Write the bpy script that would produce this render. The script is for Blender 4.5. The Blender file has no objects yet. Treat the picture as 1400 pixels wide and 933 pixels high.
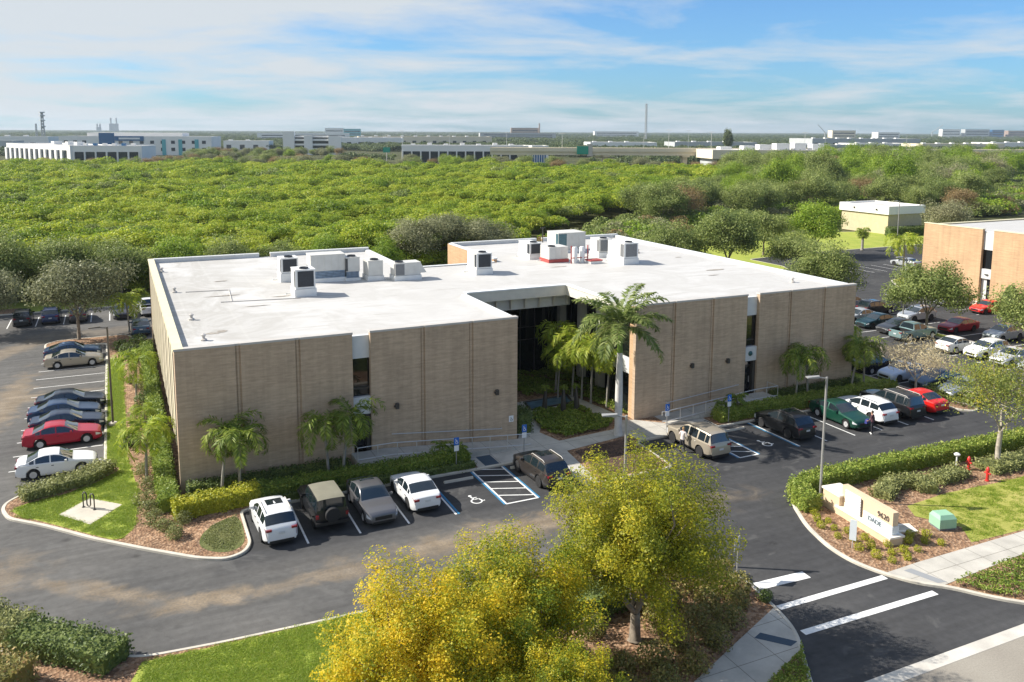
import bpy, bmesh, math, random
import numpy as np
from mathutils import Vector, Matrix, Euler
from mathutils.geometry import tessellate_polygon
D = bpy.data
SC = bpy.context.scene
COL = SC.collection
R = math.radians
PI = math.pi
rng = np.random.default_rng(7)
random.seed(7)

# ------------------------------------------------------------------ materials
def newmat(name):
    m = D.materials.new(name); m.use_nodes = True
    nt = m.node_tree
    return m, nt, nt.nodes.get('Principled BSDF')

def N(nt, t, **kw):
    n = nt.nodes.new(t)
    for k, v in kw.items():
        if k.startswith('i_'):
            n.inputs[int(k[2:])].default_value = v
        else:
            setattr(n, k, v)
    return n

def L(nt, a, b): nt.links.new(a, b)

def mixc(nt, fac, a, b):
    n = nt.nodes.new('ShaderNodeMix'); n.data_type = 'RGBA'
    for sock, v in ((n.inputs[0], fac), (n.inputs[6], a), (n.inputs[7], b)):
        if isinstance(v, bpy.types.NodeSocket): nt.links.new(v, sock)
        elif isinstance(v, (tuple, list)): sock.default_value = (*v[:3], 1)
        else: sock.default_value = v
    return n.outputs[2]

def ramp(nt, src, stops):
    r = nt.nodes.new('ShaderNodeValToRGB')
    el = r.color_ramp.elements
    while len(el) < len(stops): el.new(0.5)
    for e, (p, c) in zip(el, stops):
        e.position = p
        e.color = (*c, 1) if isinstance(c, (tuple, list)) else (c, c, c, 1)
    nt.links.new(src, r.inputs[0])
    return r.outputs[0]

def noise(nt, scale, detail=4, vec=None, rough=0.55, stretch=None, dist=0.0):
    if vec is None:
        vec = nt.nodes.new('ShaderNodeTexCoord').outputs['Object']
    if stretch:
        mp = nt.nodes.new('ShaderNodeMapping'); mp.inputs['Scale'].default_value = stretch
        nt.links.new(vec, mp.inputs[0]); vec = mp.outputs[0]
    n = nt.nodes.new('ShaderNodeTexNoise')
    n.inputs['Scale'].default_value = scale; n.inputs['Detail'].default_value = detail
    n.inputs['Roughness'].default_value = rough; n.inputs['Distortion'].default_value = dist
    nt.links.new(vec, n.inputs['Vector'])
    return n.outputs['Fac']

def bump(nt, bsdf, h, strength=0.3, dist=0.05):
    b = nt.nodes.new('ShaderNodeBump'); b.inputs['Strength'].default_value = strength
    b.inputs['Distance'].default_value = dist
    nt.links.new(h, b.inputs['Height']); nt.links.new(b.outputs[0], bsdf.inputs['Normal'])

def plain(name, col, rough=0.6, metal=0.0, var=0.0, vscale=1.5, coat=0.0, spec=0.5, emit=None):
    m, nt, b = newmat(name)
    b.inputs['Base Color'].default_value = (*col, 1)
    b.inputs['Roughness'].default_value = rough
    b.inputs['Metallic'].default_value = metal
    b.inputs['Coat Weight'].default_value = coat
    b.inputs['Coat Roughness'].default_value = 0.04
    b.inputs['Specular IOR Level'].default_value = spec
    if var:
        f = noise(nt, vscale, 5)
        c = ramp(nt, f, [(0.3, tuple(x*(1-var) for x in col)), (0.7, tuple(min(1, x*(1+var)) for x in col))])
        L(nt, c, b.inputs['Base Color'])
    return m

def leafmat(name, stops, trans=0.3, rough=0.55, clump=0.35, cscale=0.45, ovar=0.24, ivar=0.75):
    """foliage: every leaf its own tone, with patches of a second tone through the crown"""
    m, nt, b = newmat(name)
    g = nt.nodes.new('ShaderNodeNewGeometry')
    oi = nt.nodes.new('ShaderNodeObjectInfo')
    f = noise(nt, cscale, 2)
    ma = N(nt, 'ShaderNodeMath', operation='MULTIPLY_ADD'); L(nt, f, ma.inputs[0]); ma.inputs[1].default_value = clump*2.2
    ma.inputs[2].default_value = -clump*1.1
    ad = N(nt, 'ShaderNodeMath', operation='MULTIPLY_ADD'); L(nt, g.outputs['Random Per Island'], ad.inputs[0]); ad.inputs[1].default_value = ivar
    ad.inputs[2].default_value = 0.03
    a2 = N(nt, 'ShaderNodeMath', operation='MULTIPLY_ADD'); L(nt, oi.outputs['Random'], a2.inputs[0]); a2.inputs[1].default_value = ovar
    L(nt, ad.outputs[0], a2.inputs[2])
    sm = N(nt, 'ShaderNodeMath', operation='ADD', use_clamp=True); L(nt, a2.outputs[0], sm.inputs[0]); L(nt, ma.outputs[0], sm.inputs[1])
    c = ramp(nt, sm.outputs[0], stops)
    L(nt, c, b.inputs['Base Color'])
    b.inputs['Roughness'].default_value = rough
    b.inputs['Specular IOR Level'].default_value = 0.35
    if trans:
        t = nt.nodes.new('ShaderNodeBsdfTranslucent'); L(nt, c, t.inputs[0])
        mx = nt.nodes.new('ShaderNodeMixShader'); mx.inputs[0].default_value = trans
        L(nt, b.outputs[0], mx.inputs[1]); L(nt, t.outputs[0], mx.inputs[2])
        L(nt, mx.outputs[0], nt.nodes['Material Output'].inputs[0])
    return m

# asphalt with long tan washes of sand lying on it
def asphalt_mat():
    m, nt, b = newmat('asphalt')
    tc = nt.nodes.new('ShaderNodeTexCoord').outputs['Object']
    n1 = noise(nt, 0.12, 5, tc); n2 = noise(nt, 2.5, 6, tc); n3 = noise(nt, 30, 3, tc)
    base = ramp(nt, n1, [(0.3, (0.038, 0.039, 0.042)), (0.7, (0.066, 0.066, 0.067))])
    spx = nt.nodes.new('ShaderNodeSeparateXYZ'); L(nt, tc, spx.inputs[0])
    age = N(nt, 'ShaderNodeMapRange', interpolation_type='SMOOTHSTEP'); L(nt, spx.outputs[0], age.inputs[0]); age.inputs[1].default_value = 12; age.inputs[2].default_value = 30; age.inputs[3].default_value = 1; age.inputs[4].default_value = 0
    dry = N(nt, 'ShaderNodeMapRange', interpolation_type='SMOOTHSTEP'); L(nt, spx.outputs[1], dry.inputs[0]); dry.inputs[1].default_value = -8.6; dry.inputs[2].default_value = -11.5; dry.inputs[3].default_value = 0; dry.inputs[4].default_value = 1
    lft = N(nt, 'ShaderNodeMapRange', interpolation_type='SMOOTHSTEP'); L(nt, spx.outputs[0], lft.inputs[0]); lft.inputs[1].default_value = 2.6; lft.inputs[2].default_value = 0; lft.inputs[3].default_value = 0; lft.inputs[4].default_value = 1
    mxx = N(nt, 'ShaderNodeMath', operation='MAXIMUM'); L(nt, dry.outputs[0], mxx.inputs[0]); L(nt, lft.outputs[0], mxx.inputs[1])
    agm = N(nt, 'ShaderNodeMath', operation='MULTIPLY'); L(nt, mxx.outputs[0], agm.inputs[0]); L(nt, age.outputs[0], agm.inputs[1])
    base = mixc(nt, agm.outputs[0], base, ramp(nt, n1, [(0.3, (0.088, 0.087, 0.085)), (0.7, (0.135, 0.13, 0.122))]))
    fine = ramp(nt, n2, [(0.3, 0.86), (0.7, 1.12)])
    mu = N(nt, 'ShaderNodeMix', data_type='RGBA', blend_type='MULTIPLY'); mu.inputs[0].default_value = 1
    L(nt, base, mu.inputs[6]); L(nt, fine, mu.inputs[7])
    gr = ramp(nt, n3, [(0.3, 0.8), (0.75, 1.2)])
    mu2 = N(nt, 'ShaderNodeMix', data_type='RGBA', blend_type='MULTIPLY'); mu2.inputs[0].default_value = 0.8
    L(nt, mu.outputs[2], mu2.inputs[6]); L(nt, gr, mu2.inputs[7])
    # x, y, angle, half length, half width, strength : sand drifts
    drifts = [(0.6,-12.4,-4,3.4,0.9,1.0), (-4.2,-9.6,-38,4.6,0.8,0.8), (6.5,-12.6,3,5.5,0.75,0.7),
              (15.5,-12.0,2,8.5,1.7,1.0), (-11.0,24.5,85,9.5,1.5,0.9), (-9.2,24.6,0,4.6,1.7,0.8), (-13.0,41.0,60,9.0,1.6,0.7),
              (-9.0,-6.0,-50,3.0,2.2,0.6), (66.0,6.0,88,14,2.2,0.5), (25,-13.5,0,6,1.6,.55), (-14,8,88,12,1.3,.55), (-5,47,0,9,2.2,.35)]
    acc = None
    wob = noise(nt, 0.55, 4, tc, dist=1.0)
    for x, y, a, lx, ly, s in drifts:
        mp = nt.nodes.new('ShaderNodeMapping'); mp.vector_type = 'TEXTURE'
        mp.inputs['Location'].default_value = (x, y, 0); mp.inputs['Rotation'].default_value = (0, 0, R(a))
        mp.inputs['Scale'].default_value = (lx, ly, 50)
        L(nt, tc, mp.inputs[0])
        ln = N(nt, 'ShaderNodeVectorMath', operation='LENGTH'); L(nt, mp.outputs[0], ln.inputs[0])
        ad = N(nt, 'ShaderNodeMath', operation='MULTIPLY_ADD'); L(nt, wob, ad.inputs[0]); ad.inputs[1].default_value = -2.1
        L(nt, ln.outputs['Value'], ad.inputs[2])
        mr = N(nt, 'ShaderNodeMapRange', interpolation_type='SMOOTHSTEP'); L(nt, ad.outputs[0], mr.inputs[0])
        mr.inputs[1].default_value = 0.15; mr.inputs[2].default_value = -0.75
        mr.inputs[3].default_value = 0; mr.inputs[4].default_value = s
        if acc is None: acc = mr.outputs[0]
        else:
            mx = N(nt, 'ShaderNodeMath', operation='MAXIMUM'); L(nt, acc, mx.inputs[0]); L(nt, mr.outputs[0], mx.inputs[1]); acc = mx.outputs[0]
    spk = ramp(nt, noise(nt, 9, 5, tc), [(0.32, 0.45), (0.6, 1.0)])
    fm = N(nt, 'ShaderNodeMath', operation='MULTIPLY'); L(nt, acc, fm.inputs[0]); L(nt, spk, fm.inputs[1])
    sand = ramp(nt, noise(nt, 0.9, 4, tc), [(0.3, (0.19, 0.145, 0.095)), (0.7, (0.30, 0.24, 0.17))])
    col = mixc(nt, fm.outputs[0], mu2.outputs[2], sand)
    # long streaks left by tyres along the lanes, and a few oil drips
    tr = ramp(nt, noise(nt, 1.0, 5, tc, stretch=(0.10, 1.5, 1), rough=0.6), [(0.35, 0.80), (0.65, 1.14)])
    mt_ = N(nt, 'ShaderNodeMix', data_type='RGBA', blend_type='MULTIPLY'); mt_.inputs[0].default_value = 0.8; L(nt, col, mt_.inputs[6]); L(nt, tr, mt_.inputs[7])
    vo = N(nt, 'ShaderNodeTexVoronoi'); vo.inputs['Scale'].default_value = 0.36; L(nt, tc, vo.inputs['Vector'])
    oil = ramp(nt, vo.outputs['Distance'], [(0.03, 0.55), (0.11, 1.0)])
    mo_ = N(nt, 'ShaderNodeMix', data_type='RGBA', blend_type='MULTIPLY'); mo_.inputs[0].default_value = 1; L(nt, mt_.outputs[2], mo_.inputs[6]); L(nt, oil, mo_.inputs[7])
    ck = N(nt, 'ShaderNodeTexVoronoi', feature='DISTANCE_TO_EDGE'); ck.inputs['Scale'].default_value = 0.11
    wv = noise(nt, 0.7, 4, tc); wc = nt.nodes.new('ShaderNodeCombineXYZ'); L(nt, wv, wc.inputs[0]); L(nt, wv, wc.inputs[1])
    va = N(nt, 'ShaderNodeVectorMath', operation='MULTIPLY_ADD'); L(nt, wc.outputs[0], va.inputs[0]); va.inputs[1].default_value = (4, -3, 0); L(nt, tc, va.inputs[2]); L(nt, va.outputs[0], ck.inputs['Vector'])
    crk = ramp(nt, ck.outputs['Distance'], [(0.001, 0.88), (0.004, 1.0)])
    mk_ = N(nt, 'ShaderNodeMix', data_type='RGBA', blend_type='MULTIPLY'); mk_.inputs[0].default_value = 1; L(nt, mo_.outputs[2], mk_.inputs[6]); L(nt, crk, mk_.inputs[7])
    col = mk_.outputs[2]
    # pale dried puddle marks
    pud = ramp(nt, noise(nt, 0.33, 6, tc, dist=2.0), [(0.60, 0.0), (0.68, 0.30), (0.80, 0.12)])
    col = mixc(nt, pud, col, (0.16, 0.158, 0.15))
    L(nt, col, b.inputs['Base Color'])
    b.inputs['Roughness'].default_value = 0.9
    b.inputs['Specular IOR Level'].default_value = 0.25
    bump(nt, b, n3, 0.25, 0.02)
    return m

def brick_mat(name, c1, c2, mortar):
    m, nt, b = newmat(name)
    tc = nt.nodes.new('ShaderNodeTexCoord').outputs['Object']
    # walls run along X or Y: use x+y as the running coordinate
    sp = nt.nodes.new('ShaderNodeSeparateXYZ'); L(nt, tc, sp.inputs[0])
    ad = N(nt, 'ShaderNodeMath', operation='ADD'); L(nt, sp.outputs[0], ad.inputs[0]); L(nt, sp.outputs[1], ad.inputs[1])
    cb = nt.nodes.new('ShaderNodeCombineXYZ'); L(nt, ad.outputs[0], cb.inputs[0]); L(nt, sp.outputs[2], cb.inputs[1])
    bt = nt.nodes.new('ShaderNodeTexBrick'); L(nt, cb.outputs[0], bt.inputs['Vector'])
    bt.inputs['Color1'].default_value = (*c1, 1); bt.inputs['Color2'].default_value = (*c2, 1); bt.inputs['Mortar'].default_value = (*mortar, 1)
    bt.inputs['Scale'].default_value = 1.0; bt.inputs['Brick Width'].default_value = 0.31; bt.inputs['Row Height'].default_value = 0.102
    bt.inputs['Mortar Size'].default_value = 0.006; bt.inputs['Bias'].default_value = 0.0
    st = noise(nt, 1.0, 6, cb.outputs[0], stretch=(0.55, 7.0, 1), rough=0.7)
    k = ramp(nt, st, [(0.3, 0.82), (0.7, 1.16)])
    st2 = noise(nt, 0.35, 4, cb.outputs[0])
    k2 = ramp(nt, st2, [(0.3, 0.9), (0.7, 1.08)])
    mu = N(nt, 'ShaderNodeMix', data_type='RGBA', blend_type='MULTIPLY'); mu.inputs[0].default_value = 1
    L(nt, bt.outputs['Color'], mu.inputs[6]); L(nt, k, mu.inputs[7])
    mu2 = N(nt, 'ShaderNodeMix', data_type='RGBA', blend_type='MULTIPLY'); mu2.inputs[0].default_value = 1
    L(nt, mu.outputs[2], mu2.inputs[6]); L(nt, k2, mu2.inputs[7])
    st3 = noise(nt, 1.0, 5, cb.outputs[0], stretch=(2.2, 0.11, 1), rough=0.65)
    k3 = ramp(nt, st3, [(0.34, 0.88), (0.55, 1.0), (0.7, 1.05)])
    mu3 = N(nt, 'ShaderNodeMix', data_type='RGBA', blend_type='MULTIPLY'); mu3.inputs[0].default_value = 1
    L(nt, mu2.outputs[2], mu3.inputs[6]); L(nt, k3, mu3.inputs[7])
    L(nt, mu3.outputs[2], b.inputs['Base Color']); b.inputs['Roughness'].default_value = 0.9
    bump(nt, b, bt.outputs['Fac'], 0.3, -0.01)
    return m

def roof_mat(name, base, dirt, amount):
    m, nt, b = newmat(name)
    tc = nt.nodes.new('ShaderNodeTexCoord').outputs['Object']
    f = noise(nt, 0.16, 7, tc, rough=0.62, dist=0.6)
    a = ramp(nt, f, [(0.42, 0.0), (0.53, amount*0.8), (0.58, amount*0.35), (0.72, amount)])
    # more weathering on the left wing, where water stands
    sp = nt.nodes.new('ShaderNodeSeparateXYZ'); L(nt, tc, sp.inputs[0])
    mr = N(nt, 'ShaderNodeMapRange'); L(nt, sp.outputs[0], mr.inputs[0])
    mr.inputs[1].default_value = -4; mr.inputs[2].default_value = 16; mr.inputs[3].default_value = 1.0; mr.inputs[4].default_value = 0.38
    am = N(nt, 'ShaderNodeMath', operation='MULTIPLY'); L(nt, a, am.inputs[0]); L(nt, mr.outputs[0], am.inputs[1])
    st = noise(nt, 0.5, 6, tc, stretch=(0.5, 3.5, 1), rough=0.65)
    a2 = ramp(nt, st, [(0.52, 0.0), (0.72, amount*0.7)])
    mx = N(nt, 'ShaderNodeMath', operation='MAXIMUM'); L(nt, am.outputs[0], mx.inputs[0]); L(nt, a2, mx.inputs[1])
    c = mixc(nt, mx.outputs[0], base, dirt)
    # membrane seams every 3 m
    w = N(nt, 'ShaderNodeTexWave', wave_type='BANDS', bands_direction='X'); w.inputs['Scale'].default_value = 0.105
    L(nt, tc, w.inputs['Vector'])
    s = ramp(nt, w.outputs['Fac'], [(0.985, 0.0), (0.997, 0.18)])
    c = mixc(nt, s, c, (0.55, 0.54, 0.5))
    L(nt, c, b.inputs['Base Color']); b.inputs['Roughness'].default_value = 0.65
    bump(nt, b, f, 0.2, 0.05)
    return m

def ground_mat(name, stops, scale, fine, bs=0.5, bd=0.06, fvar=0.3):
    m, nt, b = newmat(name)
    tc = nt.nodes.new('ShaderNodeTexCoord').outputs['Object']
    f = noise(nt, scale, 5, tc); g = noise(nt, fine, 6, tc, rough=0.7)
    c = ramp(nt, f, stops)
    k = ramp(nt, g, [(0.3, 1-fvar), (0.7, 1+fvar)])
    mu = N(nt, 'ShaderNodeMix', data_type='RGBA', blend_type='MULTIPLY'); mu.inputs[0].default_value = 1
    L(nt, c, mu.inputs[6]); L(nt, k, mu.inputs[7])
    L(nt, mu.outputs[2], b.inputs['Base Color']); b.inputs['Roughness'].default_value = 0.95
    b.inputs['Specular IOR Level'].default_value = 0.15
    bump(nt, b, g, bs, bd)
    return m

def mulch_mat(name, cols):
    m, nt, b = newmat(name)
    tc = nt.nodes.new('ShaderNodeTexCoord').outputs['Object']
    v = N(nt, 'ShaderNodeTexVoronoi'); v.inputs['Scale'].default_value = 7; L(nt, tc, v.inputs['Vector'])
    sx = nt.nodes.new('ShaderNodeSeparateColor'); L(nt, v.outputs['Color'], sx.inputs[0])
    c = ramp(nt, sx.outputs[0], [(0.0, cols[0]), (0.5, cols[1]), (1.0, cols[2])])
    k = ramp(nt, noise(nt, 0.7, 5, tc), [(0.3, 0.7), (0.7, 1.25)])
    mu = N(nt, 'ShaderNodeMix', data_type='RGBA', blend_type='MULTIPLY'); mu.inputs[0].default_value = 1
    L(nt, c, mu.inputs[6]); L(nt, k, mu.inputs[7])
    L(nt, mu.outputs[2], b.inputs['Base Color']); b.inputs['Roughness'].default_value = 0.95
    bump(nt, b, v.outputs['Distance'], 0.8, 0.08)
    return m

def concrete_mat(name, col, joint=0.0):
    m, nt, b = newmat(name)
    tc = nt.nodes.new('ShaderNodeTexCoord').outputs['Object']
    f = noise(nt, 0.8, 7, tc, rough=0.65)
    c = ramp(nt, f, [(0.3, tuple(x*0.78 for x in col)), (0.55, col), (0.75, tuple(min(1, x*1.15) for x in col))])
    if joint:
        bt = nt.nodes.new('ShaderNodeTexBrick'); L(nt, tc, bt.inputs['Vector'])
        bt.offset = 0.0
        bt.inputs['Color1'].default_value = (1, 1, 1, 1); bt.inputs['Color2'].default_value = (0.93, 0.93, 0.93, 1)
        bt.inputs['Mortar'].default_value = (0.45, 0.44, 0.42, 1); bt.inputs['Scale'].default_value = 1
        bt.inputs['Brick Width'].default_value = joint; bt.inputs['Row Height'].default_value = joint; bt.inputs['Mortar Size'].default_value = 0.018
        mu = N(nt, 'ShaderNodeMix', data_type='RGBA', blend_type='MULTIPLY'); mu.inputs[0].default_value = 1
        L(nt, c, mu.inputs[6]); L(nt, bt.outputs['Color'], mu.inputs[7]); c = mu.outputs[2]
    L(nt, c, b.inputs['Base Color']); b.inputs['Roughness'].default_value = 0.85
    bump(nt, b, f, 0.15, 0.02)
    return m

M = {}
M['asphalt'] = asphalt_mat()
M['road'] = ground_mat('street_asphalt', [(0.3, (0.25, 0.225, 0.19)), (0.7, (0.32, 0.295, 0.25))], 0.3, 14, 0.2, 0.02, 0.15)
M['brick'] = brick_mat('brown_brick', (0.525, 0.39, 0.265), (0.46, 0.338, 0.228), (0.45, 0.355, 0.26))
M['tan_sunlit_brick'] = brick_mat('tan_and_sunlit_brick', (0.54, 0.35, 0.20), (0.50, 0.325, 0.185), (0.52, 0.36, 0.22))
M['cream_wall'] = plain('cream_wall', (0.52, 0.46, 0.29), 0.9, var=0.08)
M['roof'] = roof_mat('roof_membrane', (0.525, 0.515, 0.495), (0.27, 0.25, 0.21), 0.8)
M['roof_stain'] = plain('roof_stain', (0.30, 0.27, 0.23), 0.9, var=0.4, vscale=5)
M['roof_old'] = roof_mat('weathered_roof', (0.66, 0.63, 0.58), (0.33, 0.29, 0.25), 0.8)
M['coping'] = plain('metal_coping', (0.50, 0.47, 0.43), 0.5, var=0.06)
M['coping_cream'] = plain('cream_coping', (0.68, 0.62, 0.42), 0.6, var=0.05)
M['fascia'] = plain('cream_fascia', (0.63, 0.60, 0.52), 0.7, var=0.06)
M['panel'] = plain('white_spandrel', (0.60, 0.61, 0.60), 0.6, var=0.06)
M['glass'] = plain('dark_glass', (0.006, 0.008, 0.009), 0.04, spec=0.75)
M['doorglass'] = plain('door_glass', (0.012, 0.013, 0.015), 0.06, spec=0.6)
M['mullion'] = plain('bronze_mullion', (0.05, 0.045, 0.04), 0.4)
M['white'] = plain('white_metal', (0.72, 0.73, 0.72), 0.5, var=0.06)
M['hvac'] = plain('hvac_beige', (0.58, 0.57, 0.53), 0.5, var=0.07)
M['hvac_white'] = plain('hvac_white', (0.72, 0.72, 0.70), 0.5, var=0.06)
M['hvac_teal'] = plain('hvac_coil', (0.06, 0.13, 0.16), 0.35, metal=0.3, var=0.2, vscale=6)
M['grille'] = plain('dark_grille', (0.018, 0.023, 0.032), 0.45, var=0.3, vscale=12)
M['grille_gray'] = plain('gray_grille', (0.16, 0.165, 0.17), 0.45, var=0.2, vscale=12)
M['bluelouver'] = plain('louver_blue', (0.22, 0.30, 0.40), 0.35, var=0.3, vscale=4)
M['redcurb'] = plain('red_curb', (0.42, 0.07, 0.06), 0.6, var=0.15)
M['kerb'] = concrete_mat('kerb_concrete', (0.56, 0.52, 0.44))
M['walk'] = concrete_mat('sidewalk_concrete', (0.50, 0.475, 0.42), 1.9)
M['pad'] = concrete_mat('pad_concrete', (0.52, 0.48, 0.40))
M['gutter'] = concrete_mat('gutter_concrete', (0.56, 0.53, 0.47))
M['lawn'] = ground_mat('lawn', [(0.3, (0.24, 0.30, 0.05)), (0.55, (0.31, 0.35, 0.065)), (0.75, (0.38, 0.38, 0.10))], 0.35, 11, 0.35, 0.04, 0.25)
M['lawn_dry'] = ground_mat('dry_lawn', [(0.3, (0.24, 0.27, 0.05)), (0.55, (0.34, 0.33, 0.085)), (0.75, (0.42, 0.37, 0.13))], 0.5, 10, 0.4, 0.05, 0.22)
M['weeds'] = ground_mat('weedy_ground', [(0.3, (0.10, 0.125, 0.04)), (0.7, (0.17, 0.17, 0.07))], 0.8, 7, 0.9, 0.1, 0.4)
M['soil'] = ground_mat('soil', [(0.3, (0.045, 0.055, 0.02)), (0.7, (0.085, 0.085, 0.035))], 0.05, 1.5, 0.6, 0.1, 0.4)
M['mulch'] = mulch_mat('bark_mulch', [(0.14, 0.075, 0.04), (0.27, 0.155, 0.085), (0.40, 0.26, 0.16)])
M['mulch_dark'] = mulch_mat('dark_mulch', [(0.05, 0.03, 0.02), (0.09, 0.05, 0.035), (0.14, 0.08, 0.05)])
M['paint'] = plain('road_paint_white', (0.74, 0.74, 0.72), 0.7, var=0.12, vscale=3)
M['bluepaint'] = plain('road_paint_blue', (0.03, 0.20, 0.38), 0.7, var=0.2, vscale=3)
M['tactile'] = plain('tactile_blue', (0.035, 0.065, 0.10), 0.7)
M['tilewater'] = plain('basin_tile', (0.10, 0.17, 0.22), 0.12, var=0.25)
M['bark'] = plain('bark', (0.21, 0.175, 0.135), 0.95, var=0.35, vscale=4)
M['bark_pale'] = plain('pale_bark', (0.36, 0.32, 0.26), 0.95, var=0.3, vscale=4)
M['palm_trunk'] = plain('palm_trunk', (0.30, 0.28, 0.24), 0.9, var=0.25, vscale=3)
M['royal_trunk'] = plain('royal_palm_trunk', (0.60, 0.58, 0.54), 0.85, var=0.14, vscale=2)
M['crownshaft'] = plain('crownshaft', (0.14, 0.24, 0.025), 0.5, var=0.15)
M['pole'] = plain('lamp_pole', (0.33, 0.325, 0.31), 0.45, metal=0.2)
M['pole_bronze'] = plain('bronze_lamp_pole', (0.10, 0.085, 0.065), 0.5)
M['steel'] = plain('galvanised_rail', (0.62, 0.61, 0.58), 0.35, metal=0.5)
M['black'] = plain('black_plastic', (0.015, 0.015, 0.016), 0.5)
M['tyre'] = plain('tyre_rubber', (0.016, 0.016, 0.017), 0.85)
M['rim'] = plain('alloy_rim', (0.62, 0.62, 0.63), 0.3, metal=0.25)
M['flank'] = plain('flank_panel', (0.56, 0.50, 0.37), 0.85, var=0.10, vscale=0.6)
M['carglass'] = plain('car_glass', (0.012, 0.020, 0.026), 0.03, spec=0.9, coat=0.6)
M['headlight'] = plain('headlight', (0.62, 0.64, 0.66), 0.12, coat=0.8)
M['taillight'] = plain('taillight', (0.22, 0.008, 0.014), 0.15, coat=0.8)
M['plate'] = plain('plate', (0.6, 0.62, 0.64), 0.4)
M['signblue'] = plain('sign_blue', (0.015, 0.14, 0.52), 0.4)
M['signwhite'] = plain('sign_white', (0.80, 0.80, 0.79), 0.4)
M['signgreen'] = plain('sign_green', (0.01, 0.30, 0.20), 0.4)
M['stucco'] = plain('peach_stucco', (0.64, 0.49, 0.33), 0.9, var=0.06)
M['stucco_white'] = plain('pale_stucco', (0.78, 0.72, 0.62), 0.85, var=0.05)
M['signpanel'] = plain('sign_panel', (0.62, 0.67, 0.70), 0.45, var=0.05)
M['letter'] = plain('dark_letter', (0.10, 0.085, 0.08), 0.5)
M['letter_blue'] = plain('steel_blue_letter', (0.16, 0.20, 0.23), 0.5)
M['utilgreen'] = plain('utility_green', (0.28, 0.50, 0.34), 0.5, var=0.05)
M['hydrant'] = plain('hydrant_red', (0.55, 0.03, 0.025), 0.4)
M['skin'] = plain('skin', (0.46, 0.27, 0.19), 0.6)
M['blond'] = plain('blond_hair', (0.42, 0.27, 0.12), 0.7)
M['darkhair'] = plain('dark_hair', (0.03, 0.02, 0.015), 0.6)
M['shirt'] = plain('white_shirt', (0.66, 0.58, 0.55), 0.8)
M['darkcloth'] = plain('dark_trousers', (0.025, 0.025, 0.032), 0.85)
M['maroon'] = plain('maroon_top', (0.09, 0.035, 0.05), 0.8)
M['bagblue'] = plain('blue_bag', (0.06, 0.07, 0.30), 0.7)
M['farwhite'] = plain('far_white_wall', (0.80, 0.79, 0.76), 0.8, var=0.04, vscale=0.1)
M['fargray'] = plain('far_gray_wall', (0.44, 0.46, 0.46), 0.8, var=0.05, vscale=0.1)
M['farbeige'] = plain('far_beige_wall', (0.72, 0.64, 0.49), 0.8, var=0.06, vscale=0.1)
M['farblue'] = plain('far_blue_panel', (0.015, 0.12, 0.28), 0.4)
M['farbrown'] = plain('far_brown', (0.34, 0.25, 0.20), 0.8, var=0.1, vscale=0.1)
M['farteal'] = plain('far_teal_wall', (0.10, 0.40, 0.44), 0.7)
M['farglass'] = plain('far_window', (0.02, 0.03, 0.04), 0.1, spec=0.6)

# foliage
M['l_olive'] = leafmat('olive_elm_leaves', [(0.0, (0.12, 0.17, 0.018)), (0.27, (0.25, 0.29, 0.022)), (0.55, (0.44, 0.42, 0.030)), (0.82, (0.68, 0.56, 0.03)), (1.0, (0.80, 0.47, 0.03))], 0.5, clump=0.55, cscale=0.55, ivar=0.5)
M['l_yellow'] = leafmat('elm_leaves', [(0.0, (0.13, 0.20, 0.018)), (0.19, (0.27, 0.33, 0.022)), (0.40, (0.55, 0.48, 0.026)), (0.62, (0.78, 0.60, 0.026)), (1.0, (0.80, 0.48, 0.03))], 0.5, clump=0.5, cscale=0.8, ivar=0.5)
M['l_sparse'] = leafmat('sparse_leaves', [(0.0, (0.154, 0.210, 0.049)), (0.6, (0.308, 0.350, 0.084)), (0.9, (0.490, 0.434, 0.042)), (1.0, (0.630, 0.462, 0.014))], 0.45, clump=0.5)
M['l_oak'] = leafmat('oak_leaves', [(0.0, (0.09, 0.13, 0.030)), (0.5, (0.215, 0.275, 0.07)), (1.0, (0.42, 0.46, 0.15))], 0.42, clump=0.35)
M['l_grayoak'] = leafmat('grey_oak_leaves', [(0.0, (0.11, 0.125, 0.055)), (0.5, (0.24, 0.25, 0.12)), (1.0, (0.40, 0.40, 0.22))], 0.35, clump=0.3)
M['l_bright'] = leafmat('bright_leaves', [(0.0, (0.10, 0.18, 0.016)), (0.5, (0.22, 0.34, 0.03)), (1.0, (0.42, 0.50, 0.06))], 0.45, clump=0.3)
M['l_mangrove'] = leafmat('mangrove_leaves', [(0.0, (0.07, 0.13, 0.014)), (0.3, (0.17, 0.27, 0.022)), (0.6, (0.29, 0.39, 0.026)), (0.85, (0.42, 0.48, 0.034)), (1.0, (0.52, 0.54, 0.07))], 0.45, clump=0.5, cscale=0.06, ovar=0.5)
M['l_brown'] = leafmat('brown_leaves', [(0.0, (0.156, 0.117, 0.052)), (0.5, (0.286, 0.208, 0.091)), (1.0, (0.416, 0.286, 0.130))], 0.35, clump=0.3)
M['l_silver'] = leafmat('silver_leaves', [(0.0, (0.169, 0.182, 0.098)), (0.5, (0.299, 0.299, 0.156)), (1.0, (0.442, 0.403, 0.221))], 0.35, clump=0.25)
M['l_far'] = leafmat('far_leaves', [(0.0, (0.056, 0.091, 0.035)), (0.5, (0.119, 0.161, 0.063)), (1.0, (0.196, 0.231, 0.084))], 0.30, clump=0.5, cscale=0.01)
M['l_hedge'] = leafmat('hedge_leaves', [(0.0, (0.09, 0.15, 0.022)), (0.4, (0.18, 0.26, 0.035)), (0.75, (0.30, 0.36, 0.06)), (1.0, (0.42, 0.46, 0.11))], 0.35, clump=0.3, cscale=1.2)
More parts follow.
